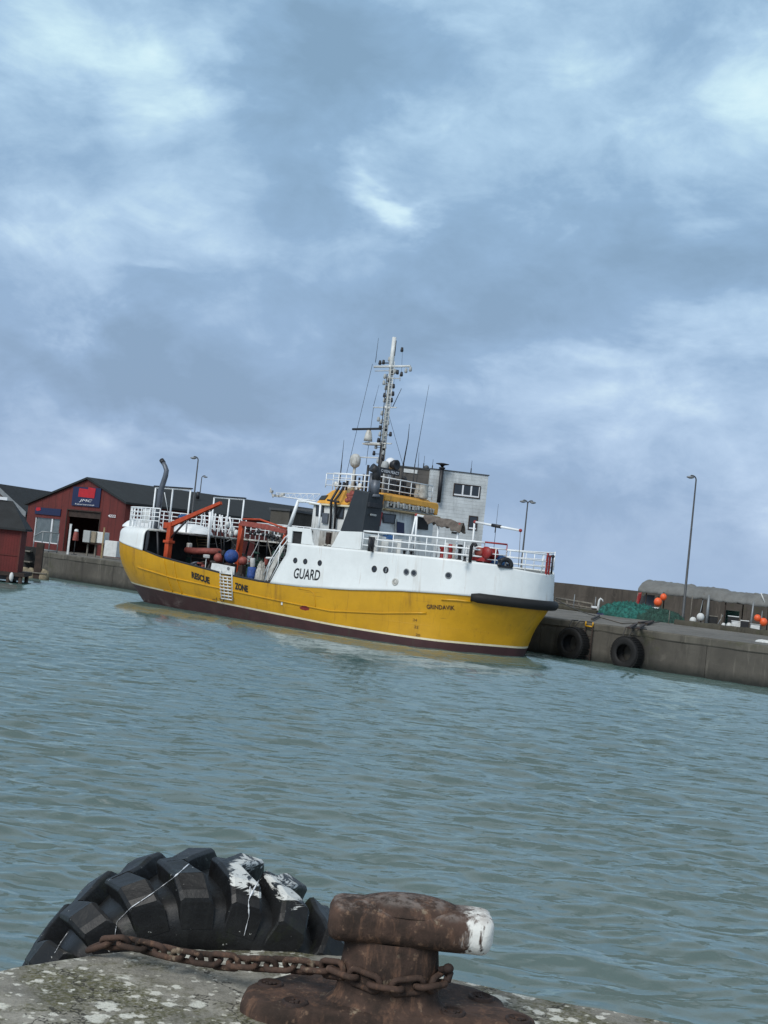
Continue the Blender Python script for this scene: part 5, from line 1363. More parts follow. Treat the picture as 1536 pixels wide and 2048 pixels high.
# ladder from the well deck up to the shelter deck, then the gear
mb = MB(); la, lb = sp(392, 1060, -.5), sp(396, 1100, -.5); lc, ld = sp(415, 1062, -.5), sp(419, 1100, -.5)
for a, b in ((la, lb), (lc, ld)): mb.tube([a, b], .035, 6)
for i in range(7): f = (i + .3) / 7; mb.tube([la.lerp(lb, f), lc.lerp(ld, f)], .035, 6)
mb.build('deck_ladder', M['wood_yellow'], ship)
# white rope and pipe tangle hanging off the shelter rail
mb = MB(); rng = random.Random(9)
for i in range(9):
    a = 402 + i * 7 + rng.random() * 4; y_ = 1022 + i * 1.5
    mb.tube([sp(a, y_, -.4), sp(a - 3 + rng.random()*8, y_ + 18, -.6), sp(a - 5 + rng.random()*9, y_ + 34, -.4)], .028 + rng.random()*.025, 6)
mb.tube([sp(421, 1022, .2), sp(419, 1050, .2), sp(416, 1100, .2)], .07, 6); mb.build('white_lines', M['rail_white'], ship)
mb = MB()
for px, py in ((455,1050),(462,1068),(472,1066),(466,1060),(480,1064)): mb.sph(sp(px, py, -.8), (.14, .12, .18), 7, 9)
mb.build('hanging_floats', M['plastic_white'], ship)
# stair from the well deck to the boat deck
mb = MB(); S0, S1 = sp(533, 1160, 3.45), sp(565, 1092, 3.45)
for off in (0, .75):
    a, b = S0 + V((0, off, 0)), S1 + V((0, off, 0)); mb.prism([a + V((-.14, 0, 0)), a + V((.14, 0, 0)), b + V((.14, 0, 0)), b + V((-.14, 0, 0))], (0, .04, 0))
for i in range(8):
    p = S0.lerp(S1, (i + .5) / 8); mb.box(p + V((0, .37, 0)), (.22, .72, .03))
stp = mb.build('deck_stair', M['dirty_white'], ship)
for off in (3.5, 2.75, 3.9):
    k = (off - 3.5) * 6
    tube_part('handrail', [sp(530 - k*.3, 1165, off) if off > 3.6 else sp(527, 1150, off), sp(541, 1120, off), sp(556, 1095, off), sp(570, 1075, off), sp(580, 1068, off)], .026, 'rail_white', stp)
tube_part('handrail', [sp(533, 1142, 3.9), sp(553, 1108, 3.9), sp(577, 1078, 3.9)], .022, 'rail_white', stp); tube_part('handrail', [sp(561, 1085, 3.9), sp(556, 1130, 3.9), sp(540, 1160, 3.9)], .02, 'rail_white', stp)
# boarding ladder hung over the yellow bulwark
mb = MB(); A, B = -15.35, -14.25
zt2 = zb(-14.8)
def bl(x, z, o=.09): return L(x, HS(x, min(z, zt2)) + o, z)
mb.tube([bl(-15.25, zt2 - 1.20), bl(-15.25, zt2 + .25)], .035, 6); mb.tube([bl(-14.40, zt2 - 1.16), bl(-14.40, zt2 + .25)], .035, 6)
for i in range(9): z = zt2 - 1.17 + i * .155; mb.tube([bl(-15.25, z), bl(-14.40, z)], .032, 6)
for xx in (-14.98, -14.68): mb.tube([bl(xx, zt2 - 1.18), bl(xx, zt2 - .1)], .03, 6)
mb.build('boarding_ladder', M['plastic_white'], ship)
mb = MB(); mb.prism([bl(-16.1, zt2 + .02, -.02), bl(-14.35, zt2 - .05, -.02), bl(-14.35, zt2 + .44, -.02), bl(-15.6, zt2 + .5, -.02), bl(-16.05, zt2 + .5, -.02)], (0, .05, 0)); mb.build('canvas_dodger', M['plastic_white'], ship, bevel=.01)
mb = MB(); c = bl(-14.75, zt2 + .33, .02); mb.torus(c, .06, .016, 14, 5, Matrix.Rotation(math.radians(90), 3, 'X')); mb.build('eyelet', M['black_paint'], ship)

# ------------------------------------------------------------------ things lying in the well deck (each its own)
def on_deck(px, py, off): p = sp(px, py, off); return p
DZ = 1.25
def trestle(p, top, w=.3):
    m_ = MB()
    for dx in (-w, w): m_.cyl(V((p.x + dx, p.y, DZ)), V((p.x + dx, p.y, top)), .05, n=6)
    m_.box(V((p.x, p.y, top)), (w * 2.4, .5, .06)); m_.build('work_bench', M['wood_brown'], ship)
# small inflatable boat on chocks
pc = on_deck(405, 1098, 1.2); pc.z = pc.z - .15
base = SHIPM @ V((pc.x, pc.y, pc.z - .3)); trestle(V((pc.x, pc.y, 0)), pc.z - .32, .7)
root = empty('inflatable_boat', base, 'faded red inflatable boat stowed on the well deck behind the crane', 'boat'); root.rotation_euler = (0, 0, -TH)
def lb_(v): return V(v) - V((0, 0, -.3))
ringp = [V((math.cos(a) * 1.05 * (1 if math.cos(a) < 0 else 1.15), math.sin(a) * .5 * (1 - .25 * max(0, math.cos(a))), .3 + .10 * max(0, math.cos(a)))) for a in np.linspace(0, 2 * math.pi, 29)[:-1]]
mb = MB(); mb.tube(ringp, .17, 12, closed=True); mb.build('tube', M['red_faded'], root)
mb = MB(); mb.box((0, 0, .2), (1.7, .7, .06)); mb.box((-.3, 0, .36), (.25, .8, .05)); mb.build('floor', M['tarp_grey'], root)
mb = MB(); mb.box((-1.05, 0, .52), (.22, .25, .35)); mb.cyl((-1.05, 0, .1), (-1.05, 0, .4), .06); mb.build('outboard', M['dirty_white'], root, bevel=.04)
def ball(name, px, py, off, r, mat, label, cat, group=None, flat=1.0):
    p = on_deck(px, py, off); b_ = SHIPM @ (p - V((0, 0, r * flat))); root = empty(name, b_, label, cat, group)
    m_ = MB(); m_.sph((0, 0, r * flat), (r, r, r * flat), 14, 20); m_.build('float', M[mat], root)
    m_ = MB(); m_.cyl((0, 0, 2 * r * flat - .02), (0, 0, 2 * r * flat + .09), r * .22, r * .14); m_.torus((0, 0, 2 * r * flat + .09), r * .12, .02, 12, 5, Matrix.Rotation(math.radians(90), 3, 'X')); m_.build('neck', M['black_rubber'], root)
    # rests on gear stacked in the well
    m_ = MB(); m_.box(V((p.x, p.y, (DZ + p.z - r * flat) / 2)), (r * 1.3, r * 1.3, max(.05, p.z - r * flat - DZ))); m_.build('gear_box', M['wood_brown'], ship, bevel=.02)
ball('buoy', 463, 1113, 2.2, .36, 'blue_plastic', 'large round blue buoy standing in the well deck', 'buoy')
ball('buoy', 437, 1116, 2.0, .25, 'red_faded', 'faded pink buoy left of the big blue one in the well deck', 'buoy')
ball('buoy', 486, 1122, 2.2, .23, 'red_faded', 'faded pink buoy right of the big blue one in the well deck', 'buoy')
for i, (px, py, off, rx, ry, h_, mt, lb_t) in enumerate((
  (378, 1120, 2.6, .5, .4, .9, 'green_net_dark', 'dark green net heap at the foot of the orange crane'), (420, 1128, 2.4, .7, .45, 1.0, 'dark_rope', 'black heap of rope behind the white canvas dodger'),
  (452, 1126, 1.6, .8, .5, 1.25, 'red_faded', 'dull red net heap beneath the blue buoy'), (478, 1136, 2.6, .6, .4, .85, 'dark_rope', 'black rope heap between the buoys and the blue drum'),
  (520, 1110, -.6, .9, .6, 1.5, 'green_net_dark', 'tall dark green net heap behind the stair'), (545, 1120, .6, .6, .5, 1.3, 'tarp_brown', 'brown sacking heap at the foot of the stair'))):
    p = sp(px, py, off); heap('fishing_net', V((p.x, p.y, DZ)), rx, ry, h_, mt, lb_t, 'fishing net', 40 + i * 3, amp=.55, n=30)
def slack(px0, py0, px1, py1, off, sag, r, mat):
    a, b = sp(px0, py0, off), sp(px1, py1, off); pts = []
    for k in range(11): f = k / 10; p = a.lerp(b, f); p.z -= sag * 4 * f * (1 - f); pts.append(p)
    tube_part('deck_line', pts, r, mat, n=5)
for a in ((395,1082,470,1075,-1.5,.25,.014,'rail_white'), (440,1058,520,1068,-1.2,.3,.014,'dark_rope'), (490,1075,545,1090,-.5,.2,.02,'rope_grey'), (455,1070,500,1120,-.3,.1,.02,'dark_rope'), (520,1075,500,1115,0,.12,.016,'rail_white'), (535,1080,548,1130,.4,.05,.025,'rope_grey'), (376,1070,384,1110,1.0,.05,.03,'black_paint'), (428,1062,437,1105,.2,.05,.025,'black_paint')): slack(*a)
# blue drum and white sack by the stair
p = on_deck(503, 1150, 3.0); b_ = SHIPM @ V((p.x, p.y, DZ)); root = empty('plastic_drum', b_, 'blue plastic drum standing by the stair on the well deck', 'drum')
mb = MB(); hh = sp(503, 1134, 3.0).z - DZ; mb.lathe([(0, 0), (.20, 0), (.22, .04), (.22, hh * .3), (.235, hh * .33), (.22, hh * .36), (.22, hh * .65), (.235, hh * .68), (.22, hh * .71), (.22, hh - .05), (.19, hh), (0, hh)], (0, 0, 0), 18); mb.build('barrel', M['blue_plastic'], root)
mb = MB(); mb.cyl((.09, 0, hh), (.09, 0, hh + .03), .04); mb.build('bung', M['black_rubber'], root)
p = on_deck(521, 1150, 3.0); heap('bulk_sack', V((p.x, p.y, DZ)), .30, .28, sp(520, 1124, 3.0).z - DZ, 'sack_white', 'crumpled white sack beside the blue drum on the well deck', 'sack', 21, amp=.18)
# mooring rope from the fairlead to the quay
F0 = SHIPM @ FAIR; rp = [F0]
land = [at_z(1196, 1233, GZ + .03), at_z(1245, 1247, GZ + .03), at_z(1290, 1246, GZ + .03), at_z(1318, 1244, GZ + .03)]
a, b = F0, land[0]
for i in range(1, 16):
    f = i / 16; p = a.lerp(b, f); p.z -= .62 * 4 * f * (1 - f) * .55; rp.append(p)
rp += land; mb = MB(); mb.tube(rp, .026, 6); tag(mb.build('mooring_rope', M['rope_grey'], org=F0), 'slack mooring rope from the black fairlead at the bow to the quay', 'rope')
# ------------------------------------------------------------------ quay side: lamps
def lamp(px_top, py_top, Y, arms, label, group='street lamps along the quay'):
    top = at_y(px_top, py_top, Y); base = V((top.x, top.y, GZ)); root = empty('street_lamp', base, label, 'street lamp', group); H = top.z - GZ
    mb = MB(); mb.tube([V((0, 0, 0)), V((0, 0, .5)), V((0, 0, .52)), V((0, 0, H - .25))], [.115, .105, .085, .045], 10); mb.build('pole', M['lamp_dark'], root)
    for d in arms:
        R_ = .26; c = V((d * R_, 0, H - R_)); pts = [V((0, 0, H - R_ - .05))] + [c + V((-d * math.cos(a) * R_, 0, math.sin(a) * R_)) for a in np.linspace(0, 1.9, 9)]
        mb = MB(); mb.tube(pts, .042, 8); ar = mb.build('arm', M['lamp_dark'], root)
        e = pts[-1] + V((d * .02, 0, -.10)); mb = MB(); mb.sph(e, (.24, .13, .075), 10, 16); mb.cyl(e + V((0, 0, .05)), pts[-1], .04, n=8); lh = mb.build('lamp_head', M['galv'], root)
        g = MB(); g.sph(e + V((0, 0, -.045)), (.15, .09, .05), 8, 12); g.build('diffuser', M['box_grey'], lh)
lamp(1393, 952, 82.5, (-1,), 'tall street lamp with one arm on the right behind the green nets')
lamp(1056, 1001, 98, (-1, 1), 'street lamp with two arms standing behind the ship bow')
lamp(397, 914, 100, (-1,), 'street lamp with one arm to the left rising behind the orange crane')
lamp(404, 951, 138, (1,), 'far street lamp with its arm to the right behind the long dark roof')

# ------------------------------------------------------------------ breakwater, canopy, nets, kerb
def make_breakwater():
    mb = MB(); rows = []
    for i in range(201):
        t = -26 + 120 * i / 200; j = .025 * mnoise.noise(V((t * .4, 0, 0)))
        rows.append([q(t, 31, GZ - .3), q(t, 31.15, 2.5), q(t, 31.2, 3.40 + j), q(t, 32.0, 3.42 + j), q(t, 32.3, GZ - .3)])
    mb.grid(rows, sm=False); mb.add(rows[0], [(0,1,2,3,4)]); mb.add(rows[-1], [(0,1,2,3,4)])
    tag(mb.build('breakwater_wall', M['wall_conc'], org=q(20, 31, GZ)), 'long dark concrete breakwater wall along the back of the quay', 'wall')
make_breakwater()
def make_canopy():
    l0 = at_plane(1281, 1184, q(0, 23.0, 0), QN); t0 = (l0 - Q0).dot(QD); o = q(t0, 24, GZ)
    root = empty('canopy', o, 'long sagging grey tarpaulin canopy on posts before the breakwater wall', 'canopy')
    mb = MB(); rows = []; n = 260; Lc = 34.0
    for i in range(n + 1):
        t = Lc * i / n; row = []
        sag = .10 * abs(math.sin(t * 1.15)) * (1 if t > 5 else .25) + (.16 * max(0, mnoise.noise(V((t * .55, 3, 0)))) if t > 5 else 0)
        if 10.0 < t < 10.35: sag += .22
        for k in range(13):
            a = math.pi * k / 12; d = -1.25 * math.copysign(abs(math.cos(a)) ** 1.1, math.cos(a)); z = 3.38 + .82 * math.sin(a) ** 1.15
            rag = .10 * mnoise.noise(V((t * 1.6, k * .25, 1))) + .05 * mnoise.noise(V((t * 7, k, 4)))
            rib = .05 if (t % 1.55) < .12 else 0
            row.append(q(t0 + t + .12 * mnoise.noise(V((k * .6, 9, t))), 24 + d * (1 + rib), z - sag * math.sin(a) - .012 * t + (rag if t > .2 else 0) + rib))
        rows.append(row)
    mb.grid(rows); ob = mb.build('cover', M['tarp_grey'], root, org=o); sm2 = ob.modifiers.new('thick', 'SOLIDIFY'); sm2.thickness = .03
    for i in range(12):
        for d in (22.95, 25.05):
            mb = MB(); t = t0 + .5 + i * 2.9; mb.cyl(q(t, d, GZ), q(t, d, 3.34), .04, n=8); mb.build('canopy_post', M['wood_brown'], root, org=o)
    mb = MB(); a = at_plane(1522, 1186, q(0, 22.9, 0), QN); b = at_plane(1530, 1206, q(0, 22.9, 0), QN); mb.tube([a, b], .035, 6); mb.build('strap', M['plastic_white'], root, org=o)
make_canopy()
def make_kerb():
    mb = MB(); rows = []
    ta = (at_z(1366, 1250, GZ) - Q0).dot(QD); tb = ta + 30
    for i in range(120):
        t = ta + (tb - ta) * i / 119; inl = 16.6
        j = .05 * mnoise.noise(V((t * 1.4, 0, 0))); rows.append([q(t, inl - .25, GZ - .02), q(t, inl - .23, GZ + .20 + j), q(t, inl - .12, GZ + .30 + j), q(t, inl + .14, GZ + .29 + j), q(t, inl + .25, GZ - .02)])
    mb.grid(rows); mb.add(rows[0], [(0,1,2,3,4)])
    tag(mb.build('timber_kerb', M['kerb'], org=q(ta + 5, 16.6, GZ)), 'low dark mossy kerb beam on the quay right of the street lamp', 'kerb')
make_kerb()
I4 = Matrix.Identity(4)
def qheap(name, px, py, rx, ry, h_, mat, label, cat, seed, group=None, amp=.35, n=44, rot=-math.pi/4):
    c = at_z(px, py, GZ); return heap(name, c, rx, ry, h_, mat, label, cat, seed, xf=None, group=group, rot=rot, amp=amp, n=n)
qheap('fishing_net', 1262, 1236, 2.0, 1.5, .80, 'green_net', 'big pile of bright green fishing net on the quay', 'fishing net', 2, amp=.7, n=100)
qheap('fishing_net', 1318, 1243, 1.6, 1.2, .62, 'green_net_dark', 'darker green fishing net pile next to the street lamp', 'fishing net', 6, amp=.7, n=90)
qheap('fishing_net', 1208, 1230, .5, .35, .16, 'navy_sign', 'small dark blue net scrap at the left end of the green piles', 'fishing net', 9)
def quay_ladder():
    c = at_plane(1177, 1270, q(0, -.12, 0), QN); o = V((c.x, c.y, 0)); root = empty('quay_ladder', o, 'rusty ladder with a yellow top fixed to the quay wall beside the left tyre', 'ladder'); t = (c - Q0).dot(QD)
    mb = MB()
    for d in (-.2, .2): mb.cyl(q(t + d, -.14, -.6), q(t + d, -.14, GZ + .02), .03, n=8)
    mb.build('stringer', M['rust_dark'], root, org=o); mb = MB(); mb.cyl(q(t - .2, -.14, GZ - .15), q(t - .2, -.14, GZ + .05), .036, n=8); mb.cyl(q(t + .2, -.14, GZ - .15), q(t + .2, -.14, GZ + .05), .036, n=8); mb.cyl(q(t - .2, -.14, GZ - .16), q(t + .2, -.14, GZ - .16), .036, n=8); mb.build('yellow_top', M['yellow_paint'], root, org=o)
    for i in range(6): mb = MB(); mb.cyl(q(t - .2, -.14, -.4 + i * .3), q(t + .2, -.14, -.4 + i * .3), .02, n=6); mb.build('rung', M['rust_dark'], root, org=o)
quay_ladder()
# planks and frame on the quay edge above the second tyre
def plank(a, b, w, mat, label, name='plank'):
    A, B = at_z(*a, GZ + .06), at_z(*b, GZ + .06); d = (B - A).normalized(); n = V((-d.y, d.x, 0)); mb = MB(); mb.prism([A - n * w, B - n * w, B + n * w, A + n * w], (0, 0, .09))
    return tag(mb.build(name, M[mat], org=A, bevel=.01), label, 'plank')
plank((1292, 1249), (1303, 1245), .09, 'wood_brown', 'short brown plank lying by the nets on the quay edge'); plank((1278, 1247), (1306, 1244), .07, 'wood_brown', 'longer brown plank pointing at the green nets')
plank((1258, 1258), (1272, 1250), .07, 'wood_brown', 'dark plank above the right hand tyre on the coping'); plank((1276, 1259), (1288, 1251), .07, 'wood_brown', 'dark plank beside the one above the right hand tyre')
plank((1184, 1240), (1198, 1233), .05, 'dark_rope', 'dark rope end on the coping above the left hand tyre')
# far side gear: floats, boxes, flag, poles
def floatb(px, py, Y, r, mat, label, group='floats and gear by the breakwater'):
    c = at_y(px, py, Y); root = empty('float', V((c.x, c.y, c.z - r)), label, 'float', group)
    mb = MB(); mb.sph((0, 0, r), (r, r, r * 1.08), 12, 18); mb.build('float_body', M[mat], root)
    mb = MB(); mb.cyl((0, 0, 2 * r), (0, 0, 2 * r + r * .4), r * .25, r * .16, 8); mb.build('neck', M['black_rubber'], root)
    # hangs from / lies on a steel stake standing on the quay
    if c.z - r > GZ + .1:
        return c
    return c
def stake(px, py, Y, h_top, r, mat, label, name='post', lean=0.0):
    c = at_y(px, py, Y); b = V((c.x, c.y, GZ)); mb = MB(); mb.tube([b, V((c.x + lean * .5, c.y, (GZ + h_top) / 2)), V((c.x + lean, c.y, h_top))], [r, r * .85, r * .6], 8); mb.cyl(b, b + V((0, 0, .05)), r * 2.2, n=8)
    return tag(mb.build(name, M[mat], org=b), label, 'post')
floatb(1316, 1204, 85, .26, 'buoy_orange', 'larger bright orange float hanging under the canopy edge'); floatb(1327, 1194, 85.2, .21, 'buoy_orange', 'smaller bright orange float just above the larger one')
stake(1321, 1215, 85.4, 3.7, .03, 'galv', 'thin steel stake holding two orange floats')
floatb(1515, 1236, 76, .19, 'buoy_orange', 'orange float left of the pair at the far right'); floatb(1527, 1244, 76, .22, 'buoy_orange', 'orange float right of the pair at the far right')
stake(1522, 1250, 76.2, 3.05, .03, 'galv', 'thin steel stake beside the two orange floats at the far right')
def box(px0, py0, px1, py1, Y, d, mat, label, cat, name, bevel=.03, lid=None, group=None, drop=True):
    a = at_y(px0, py0, Y); b = at_y(px1, py1, Y); z0 = GZ if drop else min(a.z, b.z); c = V(((a.x + b.x) / 2, Y + d / 2, z0)); w = abs(b.x - a.x); hh = max(a.z, b.z) - z0
    root = empty(name, c, label, cat, group); root.rotation_euler = (0, 0, math.radians(-12))
    mb = MB(); mb.bb(-w/2, w/2, -d/2, d/2, 0, hh); mb.build('box_body', M[mat], root, bevel=bevel)
    mb = MB(); mb.bb(-w/2 - .02, w/2 + .02, -d/2 - .02, d/2 + .02, hh, hh + .05); mb.build('lid', M[lid or mat], root, bevel=.015); return root
box(1291, 1190, 1309, 1212, 88, .5, 'steel_grey', 'grey steel cabinet under the end of the canopy', 'cabinet', 'steel_cabinet', lid='galv')
box(1281, 1192, 1289, 1212, 88.6, .4, 'lamp_dark', 'narrow dark cabinet left of the grey one under the canopy', 'cabinet', 'steel_cabinet')
# red flag on its pole
c = at_y(1272, 1210, 87); root = empty('marker_flag', V((c.x, c.y, GZ)), 'red marker flag on a pole behind the green nets', 'flag'); t_ = at_y(1278, 1186, 87)
mb = MB(); mb.cyl((0, 0, 0), (t_.x - c.x - .06, 0, t_.z - GZ), .02, n=6); mb.build('pole', M['wood_grey'], root)
mb = MB(); rows = []
for i in range(9):
    f = i / 8; rows.append([V((t_.x - c.x - .06 - .10 * (1 - f) + .27 * u_ * (1 - .35 * abs(f - .5)), .04 * math.sin(f * 7 + u_ * 5), (t_.z - GZ) - .85 * (1 - f) + .06 * u_)) for u_ in (0, .33, .66, 1)])
mb.grid(rows); ob = mb.build('cloth', M['red_paint'], root); s2 = ob.modifiers.new('thick', 'SOLIDIFY'); s2.thickness = .01
def tray(px, py, Y, w, h_, mat, label, cat, name):
    c = at_y(px, py, Y); root = empty(name, V((c.x, c.y, GZ)), label, cat); hh = c.z - GZ
    mb = MB(); mb.bb(-w/2, w/2, -.2, .2, hh - h_/2, hh + h_/2); mb.build('tray', M[mat], root, bevel=.03); mb = MB()
    mb.box((0, 0, (hh - h_/2) / 2), (w * .8, .34, hh - h_/2)); mb.build('stand', M['wood_brown'], root)
tray(1313, 1216.5, 84, .42, .10, 'sign_white', 'white tray on a dark stand below the orange floats', 'tray', 'fish_tray')
tray(1188.5, 1214.5, 88, .36, .14, 'sign_white', 'white tray on a dark stand near the ship bow', 'tray', 'fish_tray')
# bent white pipe and stakes near the bow
c = at_y(1196, 1222, 86); b = V((c.x, c.y, GZ)); mb = MB(); pts = [b] + [at_y(a_, b_, 86) for a_, b_ in ((1197, 1208), (1198.5, 1201), (1201, 1197), (1205, 1200), (1206, 1204))]; mb.tube(pts, [.09, .07, .07, .06, .05, .04], 8); tag(mb.build('davit', M['plastic_white'], org=b), 'small bent white davit on the quay near the ship bow', 'davit')
stake(1190, 1212, 88.3, 2.75, .04, 'galv', 'short grey stake beside the white davit'); stake(1147, 1214, 90, 2.75, .04, 'galv', 'grey stake by the pipe rail near the ship bow'); stake(1339, 1228, 77.5, 2.5, .03, 'wood_grey', 'thin grey stake in the darker green net pile')
mb = MB(); A, B = at_y(1112, 1196, 93), at_y(1184, 1208, 89); o = V((A.x, A.y, GZ))
mb.tube([A, B], .07, 8); mb.tube([A - V((0, 0, .28)), B - V((0, 0, .28))], .06, 8)
for f in (0, .33, .66, 1): p = A.lerp(B, f); mb.cyl(p, V((p.x, p.y, GZ)), .06, n=8)
tag(mb.build('guard_rail', M['wood_grey'], org=o), 'low weathered guard rail on the quay in front of the breakwater', 'guard rail')
mb = MB(); A, B = at_z(1108, 1216, GZ), at_z(1196, 1228, GZ); d = (B - A).normalized(); n = V((-d.y, d.x, 0)); mb.prism([A - n * .2, B - n * .2, B + n * .2, A + n * .2], (0, 0, .22)); tag(mb.build('timber_kerb', M['kerb'], org=A, bevel=.04), 'low pale kerb beam on the quay near the ship bow', 'kerb')
# gear behind the right hand kerb
stake(1413, 1245, 79.5, 3.62, .10, 'galv', 'tall tapered pale post right of the big street lamp'); stake(1501, 1252, 77, 3.5, .07, 'galv', 'pale post with bent top left of the far right floats', lean=.05)
stake(1381, 1232, 80.5, 3.5, .035, 'rope_grey', 'thin stake hung with old rope right of the street lamp'); stake(1397, 1225, 81, 3.3, .03, 'galv', 'thin leaning grey stake left of the tapered pale post', lean=.2)
stake(1442, 1240, 79, 2.6, .05, 'wood_grey', 'short grey stake between the two pale posts')
for i, (px, py, r, mt, lb_t) in enumerate(((1386, 1241, .20, 'plastic_white', 'white float just right of the street lamp foot'), (1401, 1234, .22, 'plastic_white', 'white float beside the tapered pale post'), (1447, 1250, .12, 'plastic_white', 'small white float left of the fish boxes'), (1458, 1251, .16, 'plastic_white', 'white ring float touching the fish boxes'))):
    floatb(px, py, 79 - i * .4, r, mt, lb_t)
box(1459, 1233, 1478, 1249, 78.6, .5, 'dark_inside', 'low dark crate with a pale lid behind the kerb', 'crate', 'fish_crate', lid='plastic_white')
box(1466, 1243, 1487, 1258, 77.4, .5, 'plastic_white', 'pale green white fish box heaped behind the kerb', 'crate', 'fish_crate')
box(1484, 1242, 1498, 1259, 77.0, .5, 'black_paint', 'black crate between the white boxes behind the kerb', 'crate', 'fish_crate', lid='plastic_white')
box(1504, 1249, 1521, 1260, 76, .5, 'plastic_white', 'flat white box below the far right orange floats', 'crate', 'fish_crate', lid='box_grey')
box(1413, 1232, 1436, 1252, 79.6, .6, 'dark_inside', 'large dark crate behind the tapered pale post', 'crate', 'fish_crate', lid='wood_grey')
stake(1432, 1250, 79.0, 2.55, .03, 'galv', 'leaning pale stick against the dark crate', lean=.35)
qheap('fishing_net', 1450, 1247, .7, .45, .5, 'dark_rope', 'dark heap of old rope and net behind the kerb', 'fishing net', 31)
box(1455, 1222, 1480, 1230, 86, .6, 'green_net_dark', 'green tarpaulin covered box against the breakwater wall', 'box', 'covered_box', drop=True)
qheap('tarpaulin', 1527, 1285, .42, .28, .12, 'plastic_white', 'crumpled white sheet lying at the right edge of the quay', 'tarpaulin', 17)

# ------------------------------------------------------------------ grey harbour tower behind the ship
def make_tower():
    Y0 = 84.0; A = at_y(862, 938, Y0); ax = V((.985, .17, 0)).normalized(); nb = V((-ax.y, ax.x, 0)); n = -nb
    o = V((A.x, A.y, GZ)); root = empty('harbour_tower', o, 'grey board clad harbour tower behind the ship with a stained darker wing', 'building')
    root.rotation_euler = (0, 0, math.atan2(ax.y, ax.x))
    inv = (Matrix.Translation(o) @ Matrix.Rotation(math.atan2(ax.y, ax.x), 4, 'Z')).inverted()
    def tp(px, py, d=0.0): return inv @ at_plane(px, py, o + nb * d, n)
    r = tp(977, 952); H = tp(862, 938).z; W = r.x
    mb = MB(); mb.bb(0, W, 0, 5.5, -.1, H); mb.build('wall', M['grey_boards'], root)
    mb = MB(); mb.bb(-.04, W + .05, -.05, 5.55, H, H + .06); mb.build('roof_edge', M['lamp_dark'], root)
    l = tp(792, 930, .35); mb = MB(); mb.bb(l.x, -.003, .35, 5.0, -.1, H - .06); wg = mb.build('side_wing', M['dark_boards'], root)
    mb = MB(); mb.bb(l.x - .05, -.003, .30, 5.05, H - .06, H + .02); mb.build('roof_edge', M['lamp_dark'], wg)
    a, b = tp(806, 933, .35), tp(836, 942, .35); mb = MB(); mb.bb(a.x, b.x, .31, .35, a.z - .35, a.z - .12); mb.build('pale_panel', M['plastic_white'], wg)
    def win(px0, py0, px1, py1, panes, name='window'):
        a, b = tp(px0, py0), tp(px1, py1); x0, x1, z1, z0 = a.x, b.x, a.z, b.z
        mb = MB(); t = .06
        mb.bb(x0, x1, -.05, -.003, z1 - t, z1); mb.bb(x0, x1, -.05, -.003, z0, z0 + t); mb.bb(x0, x0 + t, -.05, -.003, z0 + t, z1 - t); mb.bb(x1 - t, x1, -.05, -.003, z0 + t, z1 - t)
        w = mb.build(name, M['wood_brown'], root)
        g = MB(); g.bb(x0 + t, x1 - t, -.022, -.004, z0 + t, z1 - t); g.build('pane', M['glass'], w)
        f = MB(); s_ = .05
        f.bb(x0 + t, x1 - t, -.045, -.024, z0 + t, z0 + t + .09)
        for i in range(1, panes + 1 if panes > 1 else 1):
            xm = x0 + t + (x1 - x0 - 2 * t) * i / panes; f.bb(xm - s_, xm + (s_ if i < panes else 0), -.045, -.024, z0 + t + .09, z1 - t)
        f.build('frame', M['sign_white'], w)
    win(908, 966, 959, 998, 3); win(938, 1031, 953, 1061, 1)
    a, b = tp(903, 1063), tp(917, 1068); mb = MB(); mb.bb(a.x, b.x, -.04, -.003, b.z, a.z); mb.build('vent_slot', M['dark_inside'], root)
    # black stove pipe with a flat cowl
    t0, t1 = tp(885, 934, -.3), tp(876, 1005, -.3); mb = MB(); mb.cyl((t0.x, -.22, t1.z), (t0.x, -.22, t0.z), .13, n=14)
    mb.cyl((t0.x, -.22, t0.z - .12), (t0.x, -.22, t0.z - .02), .2, n=14)
    for z in (.3, .7): mb.box((t0.x, -.10, t1.z + (t0.z - t1.z) * z), (.12, .2, .05))
    sp_ = mb.build('stove_pipe', M['black_paint'], root)
    mb = MB(); zc = tp(885, 929, -.3).z; mb.lathe([(.06, -.16), (.16, -.04), (.42, .02), (.42, .05), (.1, .10), (0, .10)], (t0.x, -.22, zc), 18); mb.build('cowl', M['black_paint'], sp_)
    for px, py0, py1 in ((949, 917, 946), (871, 915, 937), (853, 910, 937)):
        p, q_ = tp(px, py1), tp(px + 3, py0); mb = MB(); mb.tube([(p.x, 1.0, H), (p.x, 1.0, H + (q_.z - p.z) * .45), (p.x, 1.0, H + (q_.z - p.z) * .46), (p.x, 1.0, H + (q_.z - p.z))], [.035, .035, .014, .01], 6); mb.build('aerial', M['black_paint'], root)
    mb = MB(); p = tp(858, 935); mb.sph((p.x, .8, H + .1), (.18, .18, .16), 8, 12); mb.build('roof_vent', M['lamp_dark'], root)
    w = inv @ at_y(996, 1008, 84)
    c = at_y(993, 1045, 90); mb = MB(); b = V((c.x, c.y, GZ)); mb.tube([b, V((c.x, c.y, at_y(996, 1008, 90).z))], [.03, .01], 6); tag(mb.build('aerial_pole', M['lamp_dark'], org=b), 'thin aerial pole to the right of the grey tower', 'aerial')
make_tower()

